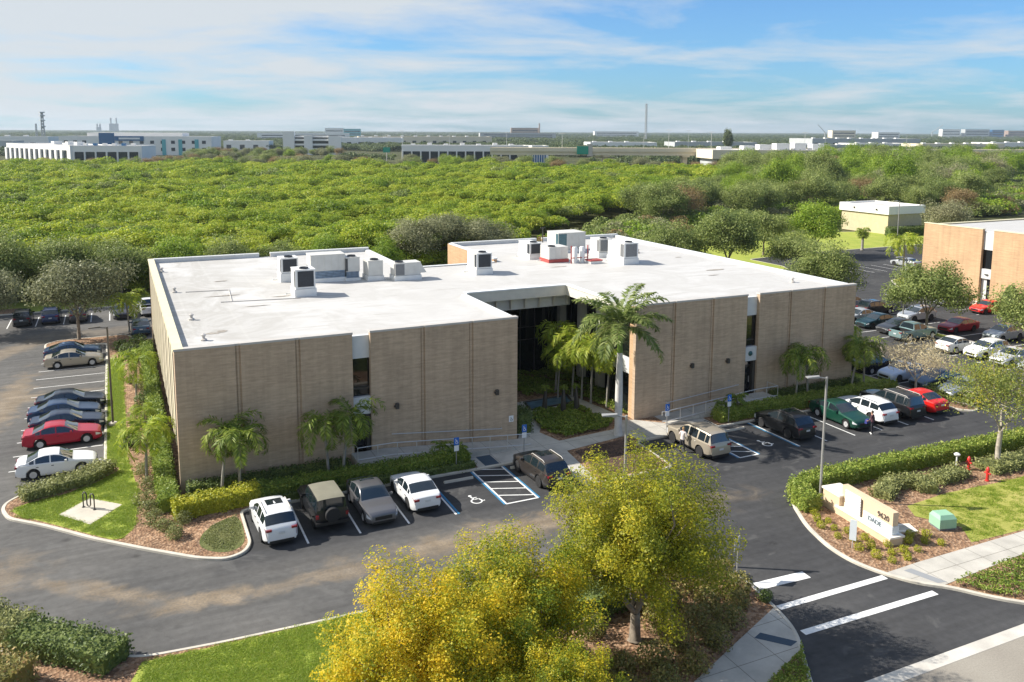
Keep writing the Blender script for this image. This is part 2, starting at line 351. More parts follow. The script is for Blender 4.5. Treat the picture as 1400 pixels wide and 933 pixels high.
M['l_hedge_y'] = leafmat('golden_or_sunlit_leaves', [(0.0, (0.14, 0.19, 0.02)), (0.45, (0.36, 0.38, 0.03)), (1.0, (0.60, 0.56, 0.06))], 0.35, clump=0.3, cscale=1.2)
M['l_shrub'] = leafmat('grey_shrub_leaves', [(0.0, (0.11, 0.13, 0.045)), (0.5, (0.23, 0.25, 0.085)), (1.0, (0.38, 0.38, 0.15))], 0.3, clump=0.35, cscale=1.5)
M['l_shrub_b'] = leafmat('bronze_shrub_leaves', [(0.0, (0.10, 0.11, 0.035)), (0.5, (0.24, 0.23, 0.065)), (0.8, (0.36, 0.29, 0.09)), (1.0, (0.45, 0.27, 0.13))], 0.3, clump=0.5, cscale=1.2)
M['l_dark'] = leafmat('dark_hedge_leaves', [(0.0, (0.04, 0.075, 0.018)), (0.5, (0.11, 0.16, 0.042)), (1.0, (0.24, 0.29, 0.08))], 0.3, clump=0.3, cscale=1.2)
M['l_palm'] = leafmat('palm_leaves', [(0.0, (0.09, 0.15, 0.020)), (0.5, (0.20, 0.28, 0.035)), (1.0, (0.42, 0.46, 0.09))], 0.42, clump=0.25)
M['l_palm_y'] = leafmat('sunny_palm_leaves', [(0.0, (0.13, 0.21, 0.018)), (0.5, (0.29, 0.38, 0.028)), (1.0, (0.54, 0.55, 0.09))], 0.45, clump=0.25)
M['l_royal'] = leafmat('royal_palm_leaves', [(0.0, (0.09, 0.14, 0.03)), (0.5, (0.20, 0.265, 0.065)), (1.0, (0.40, 0.43, 0.16))], 0.42, clump=0.25)
M['l_straw'] = leafmat('straw_twigs', [(0.0, (0.36, 0.29, 0.16)), (0.5, (0.55, 0.46, 0.26)), (1.0, (0.66, 0.57, 0.34))], 0.2, clump=0.3)
M['l_grass'] = leafmat('grass_blades', [(0.0, (0.153, 0.255, 0.020)), (0.5, (0.272, 0.383, 0.034)), (1.0, (0.442, 0.476, 0.085))], 0.50, clump=0.3, cscale=0.6)
HAZE = 0.00008
SKYS, SUNS, EXPO = 0.082, 4.7, 0.80
SKYTINT = (0.43, 0.77, 1.13, 1); CLOUD = (4.9, 5.25, 5.55); CLOC = (3.0, 1.0, 0)
# ------------------------------------------------------------------ objects and names
def tag(o, label=None, cat=None, group=None, kind=None):
    if label: o['label'] = label
    if cat: o['category'] = cat
    if group: o['group'] = group
    if kind: o['kind'] = kind
    return o

def empty(name, loc=(0, 0, 0), rz=0, label=None, cat=None, group=None):
    o = D.objects.new(name, None); COL.objects.link(o)
    o.empty_display_size = 0.3
    o.location = loc; o.rotation_euler = (0, 0, rz)
    return tag(o, label, cat, group)

def link(name, me, parent=None):
    o = D.objects.new(name, me); COL.objects.link(o)
    if parent: o.parent = parent
    return o

KIDS = {}
def copy_tree(o, parent=None):
    c = o.copy(); COL.objects.link(c)
    if parent: c.parent = parent
    for ch in KIDS[o.name] if o.name in KIDS else [x for x in o.children]:
        copy_tree(ch, c)
    return c

class MB:
    """collects shapes and links them as ONE mesh object"""
    def __init__(s): s.v = []; s.f = []; s.m = []
    def add(s, vs, fs, m=0):
        k = len(s.v); s.v += [tuple(v) for v in vs]
        for f in fs: s.f.append(tuple(i+k for i in f)); s.m.append(m)
        return s
    def box(s, x0, x1, y0, y1, z0, z1, m=0, rot=0, c=None, bottom=True):
        vs = [(x, y, z) for z in (z0, z1) for x, y in ((x0, y0), (x1, y0), (x1, y1), (x0, y1))]
        if rot:
            cx, cy = c if c else ((x0+x1)/2, (y0+y1)/2)
            ca, sa = math.cos(rot), math.sin(rot)
            vs = [(cx+(x-cx)*ca-(y-cy)*sa, cy+(x-cx)*sa+(y-cy)*ca, z) for x, y, z in vs]
        fs = [(4, 5, 6, 7), (0, 1, 5, 4), (1, 2, 6, 5), (2, 3, 7, 6), (3, 0, 4, 7)]
        if bottom: fs.append((3, 2, 1, 0))
        return s.add(vs, fs, m)
    def prism(s, poly, z0, z1, m=0, top=True, mtop=None):
        n = len(poly)
        a = sum(poly[i][0]*poly[(i+1) % n][1]-poly[(i+1) % n][0]*poly[i][1] for i in range(n))
        if a < 0: poly = poly[::-1]
        vs = [(x, y, z0) for x, y in poly]+[(x, y, z1) for x, y in poly]
        s.add(vs, [(i, (i+1) % n, n+(i+1) % n, n+i) for i in range(n)], m)
        if top: s.sheet(poly, z1, m if mtop is None else mtop)
        return s
    def sheet(s, poly, z, m=0):
        n = len(poly)
        a = sum(poly[i][0]*poly[(i+1) % n][1]-poly[(i+1) % n][0]*poly[i][1] for i in range(n))
        if a < 0: poly = poly[::-1]
        vs = [(x, y, z) for x, y in poly]
        tri = tessellate_polygon([[Vector(v) for v in vs]])
        fs = []
        for t in tri:
            A, B, C2 = (vs[i] for i in t)
            ar = (B[0]-A[0])*(C2[1]-A[1])-(B[1]-A[1])*(C2[0]-A[0])
            if abs(ar) > 1e-9: fs.append(t if ar > 0 else t[::-1])
        return s.add(vs, fs, m)
    def tube(s, pts, r, n=6, m=0, cap=True):
        """tube along points; r number or list"""
        pts = [Vector(p) for p in pts]; k = len(pts)
        rs = r if isinstance(r, (list, tuple)) else [r]*k
        vs = []
        for i, p in enumerate(pts):
            d = (pts[min(i+1, k-1)]-pts[max(i-1, 0)]).normalized()
            ref = Vector((0, 0, 1)) if abs(d.z) < 0.9 else Vector((1, 0, 0))
            a = d.cross(ref).normalized(); b = d.cross(a)
            for j in range(n):
                t = 2*PI*j/n
                vs.append(p+(a*math.cos(t)+b*math.sin(t))*rs[i])
        fs = [(i*n+j, i*n+(j+1) % n, (i+1)*n+(j+1) % n, (i+1)*n+j) for i in range(k-1) for j in range(n)]
        if cap: fs += [tuple(range(n))[::-1], tuple((k-1)*n+j for j in range(n))]
        fs = [f[::-1] for f in fs]
        return s.add(vs, fs, m)
    def lathe(s, prof, n=16, c=(0, 0, 0), axis='z', m=0):
        vs = []
        for r, h in prof:
            for j in range(n):
                t = 2*PI*j/n; a, b = r*math.cos(t), r*math.sin(t)
                vs.append((c[0]+a, c[1]+b, c[2]+h) if axis == 'z' else (c[0]+a, c[1]+h, c[2]+b))
        k = len(prof)
        fs = [(i*n+j, i*n+(j+1) % n, (i+1)*n+(j+1) % n, (i+1)*n+j) for i in range(k-1) for j in range(n)]
        if axis != 'z': fs = [f[::-1] for f in fs]
        if prof[-1][0] > 1e-6: fs.append(tuple((k-1)*n+j for j in range(n)) if axis == 'z' else tuple((k-1)*n+j for j in range(n))[::-1])
        return s.add(vs, fs, m)
    def build(s, name, mats, parent=None, smooth=False, loc=None, sharp=35):
        me = s.mesh(name, mats, smooth, sharp)
        o = link(name, me, parent)
        if loc is not None: o.location = loc
        return o
    def mesh(s, name, mats, smooth=False, sharp=35):
        me = D.meshes.new(name); me.from_pydata(s.v, [], s.f)
        if not isinstance(mats, (list, tuple)): mats = [mats]
        for m in mats: me.materials.append(m)
        if len(mats) > 1: me.polygons.foreach_set('material_index', s.m)
        if smooth:
            me.polygons.foreach_set('use_smooth', [True]*len(s.f))
            me.set_sharp_from_angle(angle=R(sharp))
        me.update()
        return me

def quads_mesh(name, V, mat, extra=None):
    """V: (n,4,3) array -> mesh of n separate quads (fast)"""
    n = len(V); me = D.meshes.new(name)
    me.vertices.add(n*4); me.vertices.foreach_set('co', V.reshape(-1).astype(np.float32))
    me.loops.add(n*4); me.loops.foreach_set('vertex_index', np.arange(n*4, dtype=np.int32))
    me.polygons.add(n); me.polygons.foreach_set('loop_start', np.arange(0, n*4, 4, dtype=np.int32))
    me.polygons.foreach_set('loop_total', np.full(n, 4, dtype=np.int32))
    me.materials.append(mat); me.update(calc_edges=True); me.validate()
    return me

def leaves(C, size, aspect=0.55, up=0.4, out=None, jitter=0.35, g=None):
    """leaf rhombs centred at C (n,3); normals random, biased up and along `out`"""
    g = g or rng
    n = len(C)
    nr = g.normal(size=(n, 3)); nr /= np.linalg.norm(nr, axis=1)[:, None]
    nr[:, 2] += up
    if out is not None: nr += out
    nr /= np.linalg.norm(nr, axis=1)[:, None]+1e-9
    a = np.cross(nr, g.normal(size=(n, 3))); a /= np.linalg.norm(a, axis=1)[:, None]+1e-9
    b = np.cross(nr, a)
    l = size*(1+jitter*g.uniform(-1, 1, n))[:, None]*0.5
    w = l*aspect
    return np.stack([C-a*l, C-b*w+a*l*0.1, C+a*l, C+b*w+a*l*0.1], axis=1)

def chaikin(p, k=2, closed=True):
    for _ in range(k):
        q = []
        n = len(p)
        for i in range(n if closed else n-1):
            a, b = p[i], p[(i+1) % n]
            q += [(a[0]*.75+b[0]*.25, a[1]*.75+b[1]*.25), (a[0]*.25+b[0]*.75, a[1]*.25+b[1]*.75)]
        if not closed: q = [p[0]]+q+[p[-1]]
        p = q
    return p

def roundc(poly, r=0.8, k=4):
    """round the corners of a polygon with radius-like setback r"""
    out = []; n = len(poly)
    for i in range(n):
        p0, p, p2 = Vector(poly[i-1]), Vector(poly[i]), Vector(poly[(i+1) % n])
        d0 = min(r, (p0-p).length*0.45); d2 = min(r, (p2-p).length*0.45)
        a = p+(p0-p).normalized()*d0; b = p+(p2-p).normalized()*d2
        for j in range(k+1):
            t = j/k
            q = a*(1-t)**2+p*2*t*(1-t)+b*t*t
            out.append((q.x, q.y))
    return out

def inset(poly, d):
    n = len(poly)
    a = sum(poly[i][0]*poly[(i+1) % n][1]-poly[(i+1) % n][0]*poly[i][1] for i in range(n))
    sgn = 1 if a > 0 else -1
    out = []
    for i in range(n):
        p0, p, p2 = Vector(poly[i-1]), Vector(poly[i]), Vector(poly[(i+1) % n])
        e1 = (p-p0).normalized(); e2 = (p2-p).normalized()
        n1 = Vector((-e1.y, e1.x))*sgn; n2 = Vector((-e2.y, e2.x))*sgn
        b = (n1+n2)
        if b.length < 1e-6: b = n1
        b.normalize(); k = d/max(0.45, b.dot(n1))
        q = p+b*k; out.append((q.x, q.y))
    return out

def struct(name, mb, mat, **kw):
    return tag(mb.build(name, mat, **kw), kind='structure')

def sheet(name, poly, z, mat):
    return struct(name, MB().sheet(poly, z), mat)

KERB = 0.13
def island(poly, fillmat, name='planting_bed', w=0.17, r=0.8):
    """a kerbed island: a concrete kerb ring and the bed inside it"""
    if r: poly = roundc(poly, r)
    inn = inset(poly, w)
    n = len(poly); mb = MB()
    a = sum(poly[i][0]*poly[(i+1) % n][1]-poly[(i+1) % n][0]*poly[i][1] for i in range(n))
    if a < 0: poly = poly[::-1]; inn = inn[::-1]
    inn2 = inn
    vs = [(x, y, -0.05) for x, y in poly]+[(x, y, KERB-0.02) for x, y in poly]
    mid = inset(poly, 0.03)
    vs += [(x, y, KERB) for x, y in mid]+[(x, y, KERB) for x, y in inn]+[(x, y, KERB-0.05) for x, y in inn]
    fs = []
    for lv in range(4):
        for i in range(n):
            j = (i+1) % n
            fs.append((lv*n+i, lv*n+j, (lv+1)*n+j, (lv+1)*n+i))
    mb.add(vs, fs)
    struct('kerb', mb, M['kerb'])
    sheet(name, inn, KERB-0.02, fillmat)
    return inn

def stripe(mb, a, b, w, z=0.008, m=0):
    a, b = Vector((a[0], a[1])), Vector((b[0], b[1]))
    d = (b-a).normalized(); nrm = Vector((-d.y, d.x))*w/2
    q = [a-nrm, b-nrm, b+nrm, a+nrm]
    return mb.add([(p.x, p.y, z) for p in q], [(0, 1, 2, 3)], m)

def in_poly(P, poly):
    x, y = P[:, 0], P[:, 1]; c = np.zeros(len(P), bool); n = len(poly); j = n-1
    for i in range(n):
        xi, yi = poly[i][:2]; xj, yj = poly[j][:2]
        c ^= ((yi > y) != (yj > y)) & (x < (xj-xi)*(y-yi)/((yj-yi) or 1e-12)+xi)
        j = i
    return c

def scatter(poly, n, g=None):
    g = g or rng
    p = np.array(poly); lo, hi = p.min(0), p.max(0); out = []
    k = 0
    while k < n:
        q = g.uniform(lo, hi, (n*2, 2)); q = q[in_poly(q, poly)]
        out.append(q); k += len(q)
    return np.concatenate(out)[:n]

# ------------------------------------------------------------------ vegetation makers
def tree_meshes(seed, H, trunk_h, rx, rz, nclump, per, leaf, mat, bark, tr=0.16, spread=1.0, sig=(0.5, 0.5, 0.38),
                flat=0.0, spiky=0.0, hole=0.0, limbs=16, lean=(0, 0), fork=0.0, bare=0.0, leafup=0.5, aspect=0.6, lobes=0):
    """returns (trunk mesh, crown mesh): limbs reach towards leaf clumps placed unevenly in the crown volume"""
    g = np.random.default_rng(seed)
    cz = H-rz; cen = np.array([lean[0], lean[1], cz])
    cl = []
    while len(cl) < nclump:
        d = g.normal(size=3); d /= np.linalg.norm(d)
        if d[2] < -0.55: continue
        r = g.uniform(0.25, 1.0)**0.5
        lump = 0.80+0.32*math.sin(3.1*math.atan2(d[1], d[0])+seed)*math.cos(2.3*d[2]+seed*1.7)+g.uniform(-0.08, 0.1)
        p = cen+d*np.array([rx, rx, rz])*r*lump*spread
        if flat and p[2] < cz-rz*(0.75-flat): continue
        cl.append(p)
    if lobes:
        cl = []; sg_ = []
        for i in range(lobes):
            u = (i+.5)/lobes; zz = 1-1.62*u; th_ = i*2.399963+g.uniform(-.25, .25); rr = math.sqrt(max(0, 1-zz*zz))
            d = np.array([math.cos(th_)*rr, math.sin(th_)*rr, zz]); k = g.uniform(.78, 1.12)
            for t in (.42, .6, .76, .9, 1.02):
                p = cen+d*np.array([rx, rx, rz])*k*t+np.array([0, 0, (t-.4)**2*rz*.28])+g.normal(0, .10, 3)
                cl.append(p); sg_.append(1.25-.62*t)
        nclump = len(cl)
    cl = np.array(cl)
    mb = MB()
    top = np.array([lean[0]*0.6, lean[1]*0.6, trunk_h])
    pts = [(0, 0, 0), (0.03, 0.02, 0.12), tuple(top*0.5+np.array([0.05, 0.03, 0])), tuple(top)]
    mb.tube(pts, [tr*1.45, tr*1.1, tr*0.95, tr*0.85], 8)
    # leaders
    k = min(limbs, len(cl)); order = g.permutation(len(cl))[:k]
    lead = []
    nl = 4
    for i in range(nl):
        t = 2*PI*i/nl+seed
        e = cen+np.array([math.cos(t)*rx*0.42, math.sin(t)*rx*0.42, rz*0.25*(1 if i % 2 else -0.1)])
        m_ = top*0.6+e*0.4+g.normal(size=3)*0.15
        mb.tube([tuple(top-np.array([0, 0, 0.05])), tuple(m_), tuple(e)], [tr*0.55, tr*0.42, tr*0.24], 6)
        lead.append((top, m_, e))
    for j in order:
        c = cl[j]
        best = min(lead, key=lambda q: np.linalg.norm(q[2]-c))
        s0 = best[1]*g.uniform(0.2, 1)+best[2]*0; 
        u = g.uniform(0.1, 0.95); s0 = best[1]*(1-u)+best[2]*u
        mid = (s0+c)/2+g.normal(size=3)*0.18+np.array([0, 0, -0.12])
        mb.tube([tuple(s0), tuple(mid), tuple(c)], [tr*0.27, tr*0.17, tr*0.06], 5)
    tm = mb.mesh('trunk', bark, True, 60)
    V = []
    for ci_, c in enumerate(cl):
        if g.random() < hole: continue
        s = g.uniform(0.7, 1.3) if not lobes else sg_[ci_]*g.uniform(.85, 1.15)
        nn = int(per*s*(1 if g.random() > bare else 0.25))
        q = g.normal(size=(nn, 3))
        rr = np.linalg.norm(q, axis=1)[:, None]
        q = q/rr*np.minimum(rr, 1.9)
        pos = q*np.array(sig)*s
        if spiky:
            pos[:, 2] *= (1+spiky*np.exp(-(pos[:, 0]**2+pos[:, 1]**2)/(0.12*sig[0])))
        pos = pos+c
        o = (pos-cen)/np.array([rx, rx, rz]); o = o/(np.linalg.norm(o, axis=1)[:, None]+1e-6)*0.65
        V.append(leaves(pos, leaf, aspect, leafup, o, 0.4, g))
    cm = quads_mesh('crown', np.concatenate(V), mat)
    return tm, cm

def put_tree(name, tm, cm, loc, rz, s, label, group=None, cat='tree', sz=None):
    t = empty(name, loc, rz, label, cat, group); t.scale = (s, s, sz or s)
    link('trunk', tm, t); link('crown', cm, t)
    return t

def frond(g, L_, droop, leaf_l, nleaf, arch=0.5, w=0.045, plume=0.0, lift=0.9):
    """one feather frond in the XZ plane heading +X: returns (rachis points, leaflet quads)"""
    pts = []
    x = z = 0.0; a = lift
    k = 12
    for i in range(k+1):
        pts.append((x, 0, z)); st = L_/k
        x += math.cos(a)*st; z += math.sin(a)*st
        a -= droop/k*(1+arch*(i/k))
    P = np.array(pts); V = []
    for i in range(nleaf):
        t = 0.14+0.86*(i+0.5)/nleaf
        f = t*k; i0 = min(int(f), k-1); u = f-i0
        p = P[i0]*(1-u)+P[i0+1]*u; d = P[i0+1]-P[i0]; d /= np.linalg.norm(d)
        nrm = np.array([-d[2], 0, d[0]])
        ll = leaf_l*(0.55+0.45*math.sin(PI*min(1, t*1.05)))*(1.0 if t < 0.9 else 0.7)*g.uniform(0.85, 1.1)
        for s in (-1, 1):
            e = g.uniform(-0.25, 0.15)+(g.uniform(-plume, plume) if plume else 0)
            dr = np.array([0, s, 0])*math.cos(0.6)+d*math.sin(0.6)+nrm*e
            dr /= np.linalg.norm(dr)
            tip = p+dr*ll+np.array([0, 0, -ll*0.26*g.uniform(0.5, 1.3)])
            mid = p+dr*ll*0.5+np.array([0, 0, -ll*0.03])
            side = d*w
            V.append([p-side*0.5, mid-side, tip, mid+side])
    return pts, np.array(V)

def palm_meshes(seed, trunk_h, nf, L_, mat, tr=0.09, droop=1.9, leaf_l=0.42, nleaf=26, lean=(0, 0), plume=0.3, w=0.045, bulge=0.0, trunkmat='palm_trunk', shaft=0.0, lifts=(0.1, 1.25)):
    g = np.random.default_rng(seed)
    mb = MB()
    n = 10; pts = []; rs = []
    for i in range(n+1):
        t = i/n
        pts.append((lean[0]*t**1.6, lean[1]*t**1.6, trunk_h*t))
        rs.append(tr*(1.35 if i == 0 else 1.0+bulge*math.sin(PI*min(1, t*1.1))-0.22*t))
    mb.tube(pts, rs, 10)
    tm = mb.mesh('trunk', M[trunkmat], True, 60)
    top = np.array([lean[0], lean[1], trunk_h+shaft])
    V = []; rb = MB()
    for i in range(nf):
        az = i*2.399963+g.uniform(-0.2, 0.2)
        u = (i+0.5)/nf
        lift = lifts[1]*(1-u)+lifts[0]*u+g.uniform(-0.1, 0.1)
        pts, q = frond(g, L_*g.uniform(0.85, 1.1), droop*g.uniform(0.85, 1.2), leaf_l, nleaf, 0.6, w, plume, lift)
        ca, sa = math.cos(az), math.sin(az)
        Rm = np.array([[ca, -sa, 0], [sa, ca, 0], [0, 0, 1]])
        V.append(q@Rm.T+top)
        P = np.array(pts)@Rm.T+top
        # the rachis as thin quads
        for k in range(0, len(P)-1):
            sd = np.array([-sa, ca, 0])*0.022*(1-k/len(P))
            V.append(np.array([[P[k]-sd, P[k+1]-sd, P[k+1]+sd, P[k]+sd]]))
    cm = quads_mesh('crown', np.concatenate(V), mat)
    return tm, cm

def put_palm(tm, cm, loc, rz, s, label, group, name='palm_tree', shaft=None):
    t = empty(name, loc, rz, label, 'palm', group); t.scale = (s, s, s)
    link('trunk', tm, t); link('crown', cm, t)
    if shaft: link('crownshaft', shaft, t)
    return t

def hedge(path, w, h, mat, label, z=KERB-0.03, leaf=0.14, dens=200, rough=0.07, name='hedge', cat='hedge', round_=0.10, group=None, core=None):
    """a clipped hedge swept along a path: leaf skin over a twiggy core"""
    g = np.random.default_rng(abs(hash(label)) % 9999 if False else len(label)*37+int(abs(path[0][0])*11))
    P = [Vector(p) for p in path]
    C = []; O = []
    mb = MB()
    k = len(P)
    left = []; right = []
    for i, p in enumerate(P):
        d0 = (P[i]-P[i-1]).normalized() if i else (P[1]-P[0]).normalized()
        d1 = (P[i+1]-P[i]).normalized() if i < k-1 else d0
        d = (d0+d1).normalized(); nr = Vector((-d.y, d.x))
        left.append(p+nr*w*0.42); right.append(p-nr*w*0.42)
    poly = [(q.x, q.y) for q in right]+[(q.x, q.y) for q in reversed(left)]
    mb.prism(poly, z, z+h*0.88)
    for i in range(k-1):
        a, b = P[i], P[i+1]; d = b-a; ln = d.length; d.normalize(); nr = Vector((-d.y, d.x))
        per = (w+2*h); n = int(ln*per*dens)
        s = g.uniform(-0.02, ln+0.02, n); t = g.uniform(0, per, n)
        lat = np.where(t < h, -w/2, np.where(t > h+w, w/2, t-h-w/2))
        zz = np.where(t < h, t, np.where(t > h+w, t-h-w, h))
        # rounded shoulder
        edge = np.clip((np.abs(lat)-(w/2-round_))/round_, 0, 1); zz = zz-edge**2*round_*0.7*(zz > h-round_)
        wob = 0.05*np.sin(s*2.3+lat*3)+0.04*np.sin(s*5.1+1)
        nl = np.where(t < h, -1, np.where(t > h+w, 1, 0)).astype(float); nz = ((t >= h) & (t <= h+w)).astype(float)
        lat = lat+nl*wob; zz = zz+nz*wob
        pos = np.stack([a.x+d.x*s+nr.x*lat, a.y+d.y*s+nr.y*lat, z+zz], 1)+g.normal(0, rough, (n, 3))
        C.append(pos); O.append(np.stack([nr.x*nl, nr.y*nl, nz], 1)*0.9)
    # end caps
    for (a, b) in ((P[0], P[1]), (P[-1], P[-2])):
        d = (a-b).normalized(); nr = Vector((-d.y, d.x)); n = int(w*h*dens)
        lat = g.uniform(-w/2, w/2, n); zz = g.uniform(0, h, n)
        pos = np.stack([a.x+nr.x*lat, a.y+nr.y*lat, z+zz], 1)+g.normal(0, rough, (n, 3))
        C.append(pos); O.append(np.tile([d.x, d.y, 0.2], (n, 1)))
    C = np.concatenate(C); O = np.concatenate(O)
    V = leaves(C, leaf, 0.6, 0.2, O, 0.4, g)
    o = empty(name, (P[0].x, P[0].y, z), 0, label, cat, group)
    me = quads_mesh('foliage', V-np.array([P[0].x, P[0].y, z]), mat)
    link('foliage', me, o)
    cm = mb.mesh('twigs', core or mat); ob = link('twigs', cm, o); ob.location = (-P[0].x, -P[0].y, -z)
    return o

def shrub_mesh(seed, rx, ry, rz, n, leaf, mat, lumps=5, tips=0.0):
    g = np.random.default_rng(seed)
    C = []; O = []
    for k in range(lumps):
        a = g.uniform(0, 2*PI); r = g.uniform(0, 0.5) if k else 0
        c = np.array([math.cos(a)*rx*r, math.sin(a)*ry*r, rz*g.uniform(0.35, 0.55)])
        s = np.array([rx, ry, rz*0.95])*g.uniform(0.5, 0.72)
        q = g.normal(size=(n//lumps, 3)); q /= np.linalg.norm(q, axis=1)[:, None]
        q = q*(g.uniform(0.45, 1.0, len(q))**0.4)[:, None]
        p = c+q*s; C.append(p); O.append(q*0.7)
    C = np.concatenate(C); O = np.concatenate(O); k = C[:, 2] > 0.02; C, O = C[k], O[k]
    return quads_mesh('shrub', leaves(C, leaf, 0.55, 0.35, O, 0.4, g), mat)

def cover(name, poly, h, dens, leaf, mat, z=KERB-0.02, lumpy=0.3, label=None, seed=1, g=None):
    """low spreading ground cover, one sheet of leaves nobody could count"""
    g = np.random.default_rng(seed)
    A = abs(sum(poly[i-1][0]*poly[i][1]-poly[i][0]*poly[i-1][1] for i in range(len(poly))))/2
    n = int(A*dens); p = scatter(poly, n, g)
    hh = h*(0.65+lumpy*np.sin(p[:, 0]*2.1+1)*np.cos(p[:, 1]*1.7+seed)+lumpy*0.6*np.sin(p[:, 0]*5.3+p[:, 1]*4.1))
    zz = z+hh*g.uniform(0.25, 1, n)**0.5
    V = leaves(np.stack([p[:, 0], p[:, 1], zz], 1), leaf, 0.55, 0.9, None, 0.4, g)
    o = link(name, quads_mesh(name, V, mat)); o['kind'] = 'stuff'
    if label: tag(o, label, 'ground cover')
    return o
# ------------------------------------------------------------------ ground
def big(name, x0, x1, y0, y1, z, mat): return sheet(name, [(x0, y0), (x1, y0), (x1, y1), (x0, y1)], z, mat)
big('ground', -14000, 16000, -200, 16000, -0.10, M['soil'])
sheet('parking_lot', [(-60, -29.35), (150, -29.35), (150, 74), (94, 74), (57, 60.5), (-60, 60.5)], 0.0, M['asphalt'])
big('street', -80, 160, -75, -29.9, 0.004, M['road'])
g_ = MB(); g_.box(-80, 160, -29.9, -29.3, -0.05, 0.012)
struct('gutter', g_, M['gutter'])

# island with the lawn and the yellow trees, right up to the hedge at the left
a_poly = [(-34, -4), (-12.5, -7.0), (-8.7, -10.2), (-2.9, -15.9), (0.4, -16.2), (5.5, -16.4), (20.2, -16.5), (22.8, -18.2), (23.9, -20.8), (23.5, -23.8), (23.0, -25.7), (21.4, -28.0), (20.6, -29.25), (-34, -29.25)]
a_in = island(a_poly, M['mulch'], 'planting_bed', r=1.0)
sheet('lawn', [(-2.6, -16.4), (0.4, -16.5), (14.2, -16.72), (15.0, -19.0), (12.2, -21.5), (11.6, -29), (-4.6, -29), (-3.9, -20)], KERB-0.012, M['lawn'])
sheet('sidewalk', [(23.25, -23.9), (22.85, -25.7), (22.2, -26.75), (16.4, -29.1), (14.0, -29.1), (13.2, -28.2), (20.2, -25.2)], KERB-0.008, M['walk'])
sheet('path', [(-9.4, -13.3), (-7.7, -13.0), (-8.0, -14.6), (-30, -22), (-30, -19)], KERB-0.008, M['pad'])

# island of the address sign
b_poly = [(31.9, -15.7), (30.5, -18.3), (29.8, -20.6), (29.75, -22.3), (30.25, -23.8), (31.0, -25.1), (32.1, -26.0), (33.2, -27.6), (35.0, -29.25), (140, -29.25), (140, -14.7), (53, -14.6), (43, -14.1), (35.5, -14.0), (33.2, -14.5)]
b_in = island(b_poly, M['mulch'], 'planting_bed', r=0.9)
sheet('lawn', [(38.1, -22.0), (36.9, -20.0), (37.6, -18.9), (41.2, -18.6), (46, -18.9), (56, -18.9), (110, -18.9), (110, -23.55), (40.3, -23.55), (37.0, -23.4)], KERB-0.012, M['lawn_dry'])
sheet('sidewalk', [(30.4, -23.78), (32.7, -23.7), (110, -23.7), (110, -25.3), (38.7, -25.3), (32.0, -25.75), (31.0, -25.05)], KERB-0.008, M['walk'])
tk = MB().sheet([(31.35, -24.0), (31.85, -24.0), (32.35, -25.6), (31.85, -25.5)], KERB-0.003)
struct('tactile_paving', tk, plain('tactile_grey', (0.27, 0.28, 0.29), 0.8))
tk = MB().sheet([(20.9, -25.35), (21.4, -25.15), (22.4, -26.3), (21.9, -26.45)], KERB-0.003)
struct('tactile_paving', tk, M['tactile'])

# island round the building
c_poly = [(-4.2, 41.0), (-4.15, 6.4), (-6.0, 4.9), (-8.1, 4.3), (-9.25, 2.9), (-9.35, 1.9), (-8.9, 0.5), (-7.0, -1.3), (-4.5, -4.1), (-2.1, -6.4), (0.2, -8.45), (1.5, -9.15), (2.45, -8.8), (2.9, -7.9), (2.95, -3.75),
          (22.1, -3.75), (22.3, -8.8), (28.9, -8.6), (29.2, -3.8), (36.6, -3.75), (55.5, -3.75), (55.6, -8.3), (56.6, -9.2), (57.6, -8.6), (57.0, -6), (56.7, 0), (56.7, 40.9), (56.0, 41.5), (-1.6, 41.5), (-1.9, 43.6), (-2.6, 44.3), (-8.6, 44.2), (-9.7, 43.1), (-9.7, 41.4), (-8.9, 40.7)]
c_in = island(c_poly, M['mulch'], 'planting_bed', r=0.5)
zl, zw = KERB-0.012, KERB-0.006
sheet('lawn', chaikin([(-3.95, 34.5), (-3.95, 6.2), (-4.9, 3.9), (-8.8, 1.9), (-8.6, 0.9), (-6.85, -1.0), (-4.4, -3.8), (-3.35, -4.9), (-2.55, -3.6), (-2.45, -1.5), (-2.2, 1.5), (-2.9, 8.0), (-2.7, 16), (-2.9, 25), (-2.6, 34.5)], 2), zl, M['lawn'])
sheet('planting_bed', chaikin([(-3.7, 6.3), (-4.6, 4.6), (-8.2, 3.9), (-9.0, 2.3), (-8.4, 2.1), (-6.2, 2.6), (-4.4, 3.9), (-3.1, 5.4)], 1), zl+0.004, M['mulch'])
sheet('lawn', chaikin([(2.7, -4.0), (0.9, -5.2), (0.3, -6.8), (0.7, -7.9), (1.6, -8.5), (2.4, -8.1), (2.7, -7.0)], 2), zl, M['weeds'])
sheet('bike_pad', [(-6.35, -0.15), (-4.75, -2.2), (-3.15, -0.2), (-4.85, 1.5)], zl+0.012, M['pad'])
sheet('lawn', [(53.4, -2.0), (56.4, -2.0), (56.4, 40), (53.4, 40)], zl, M['lawn'])
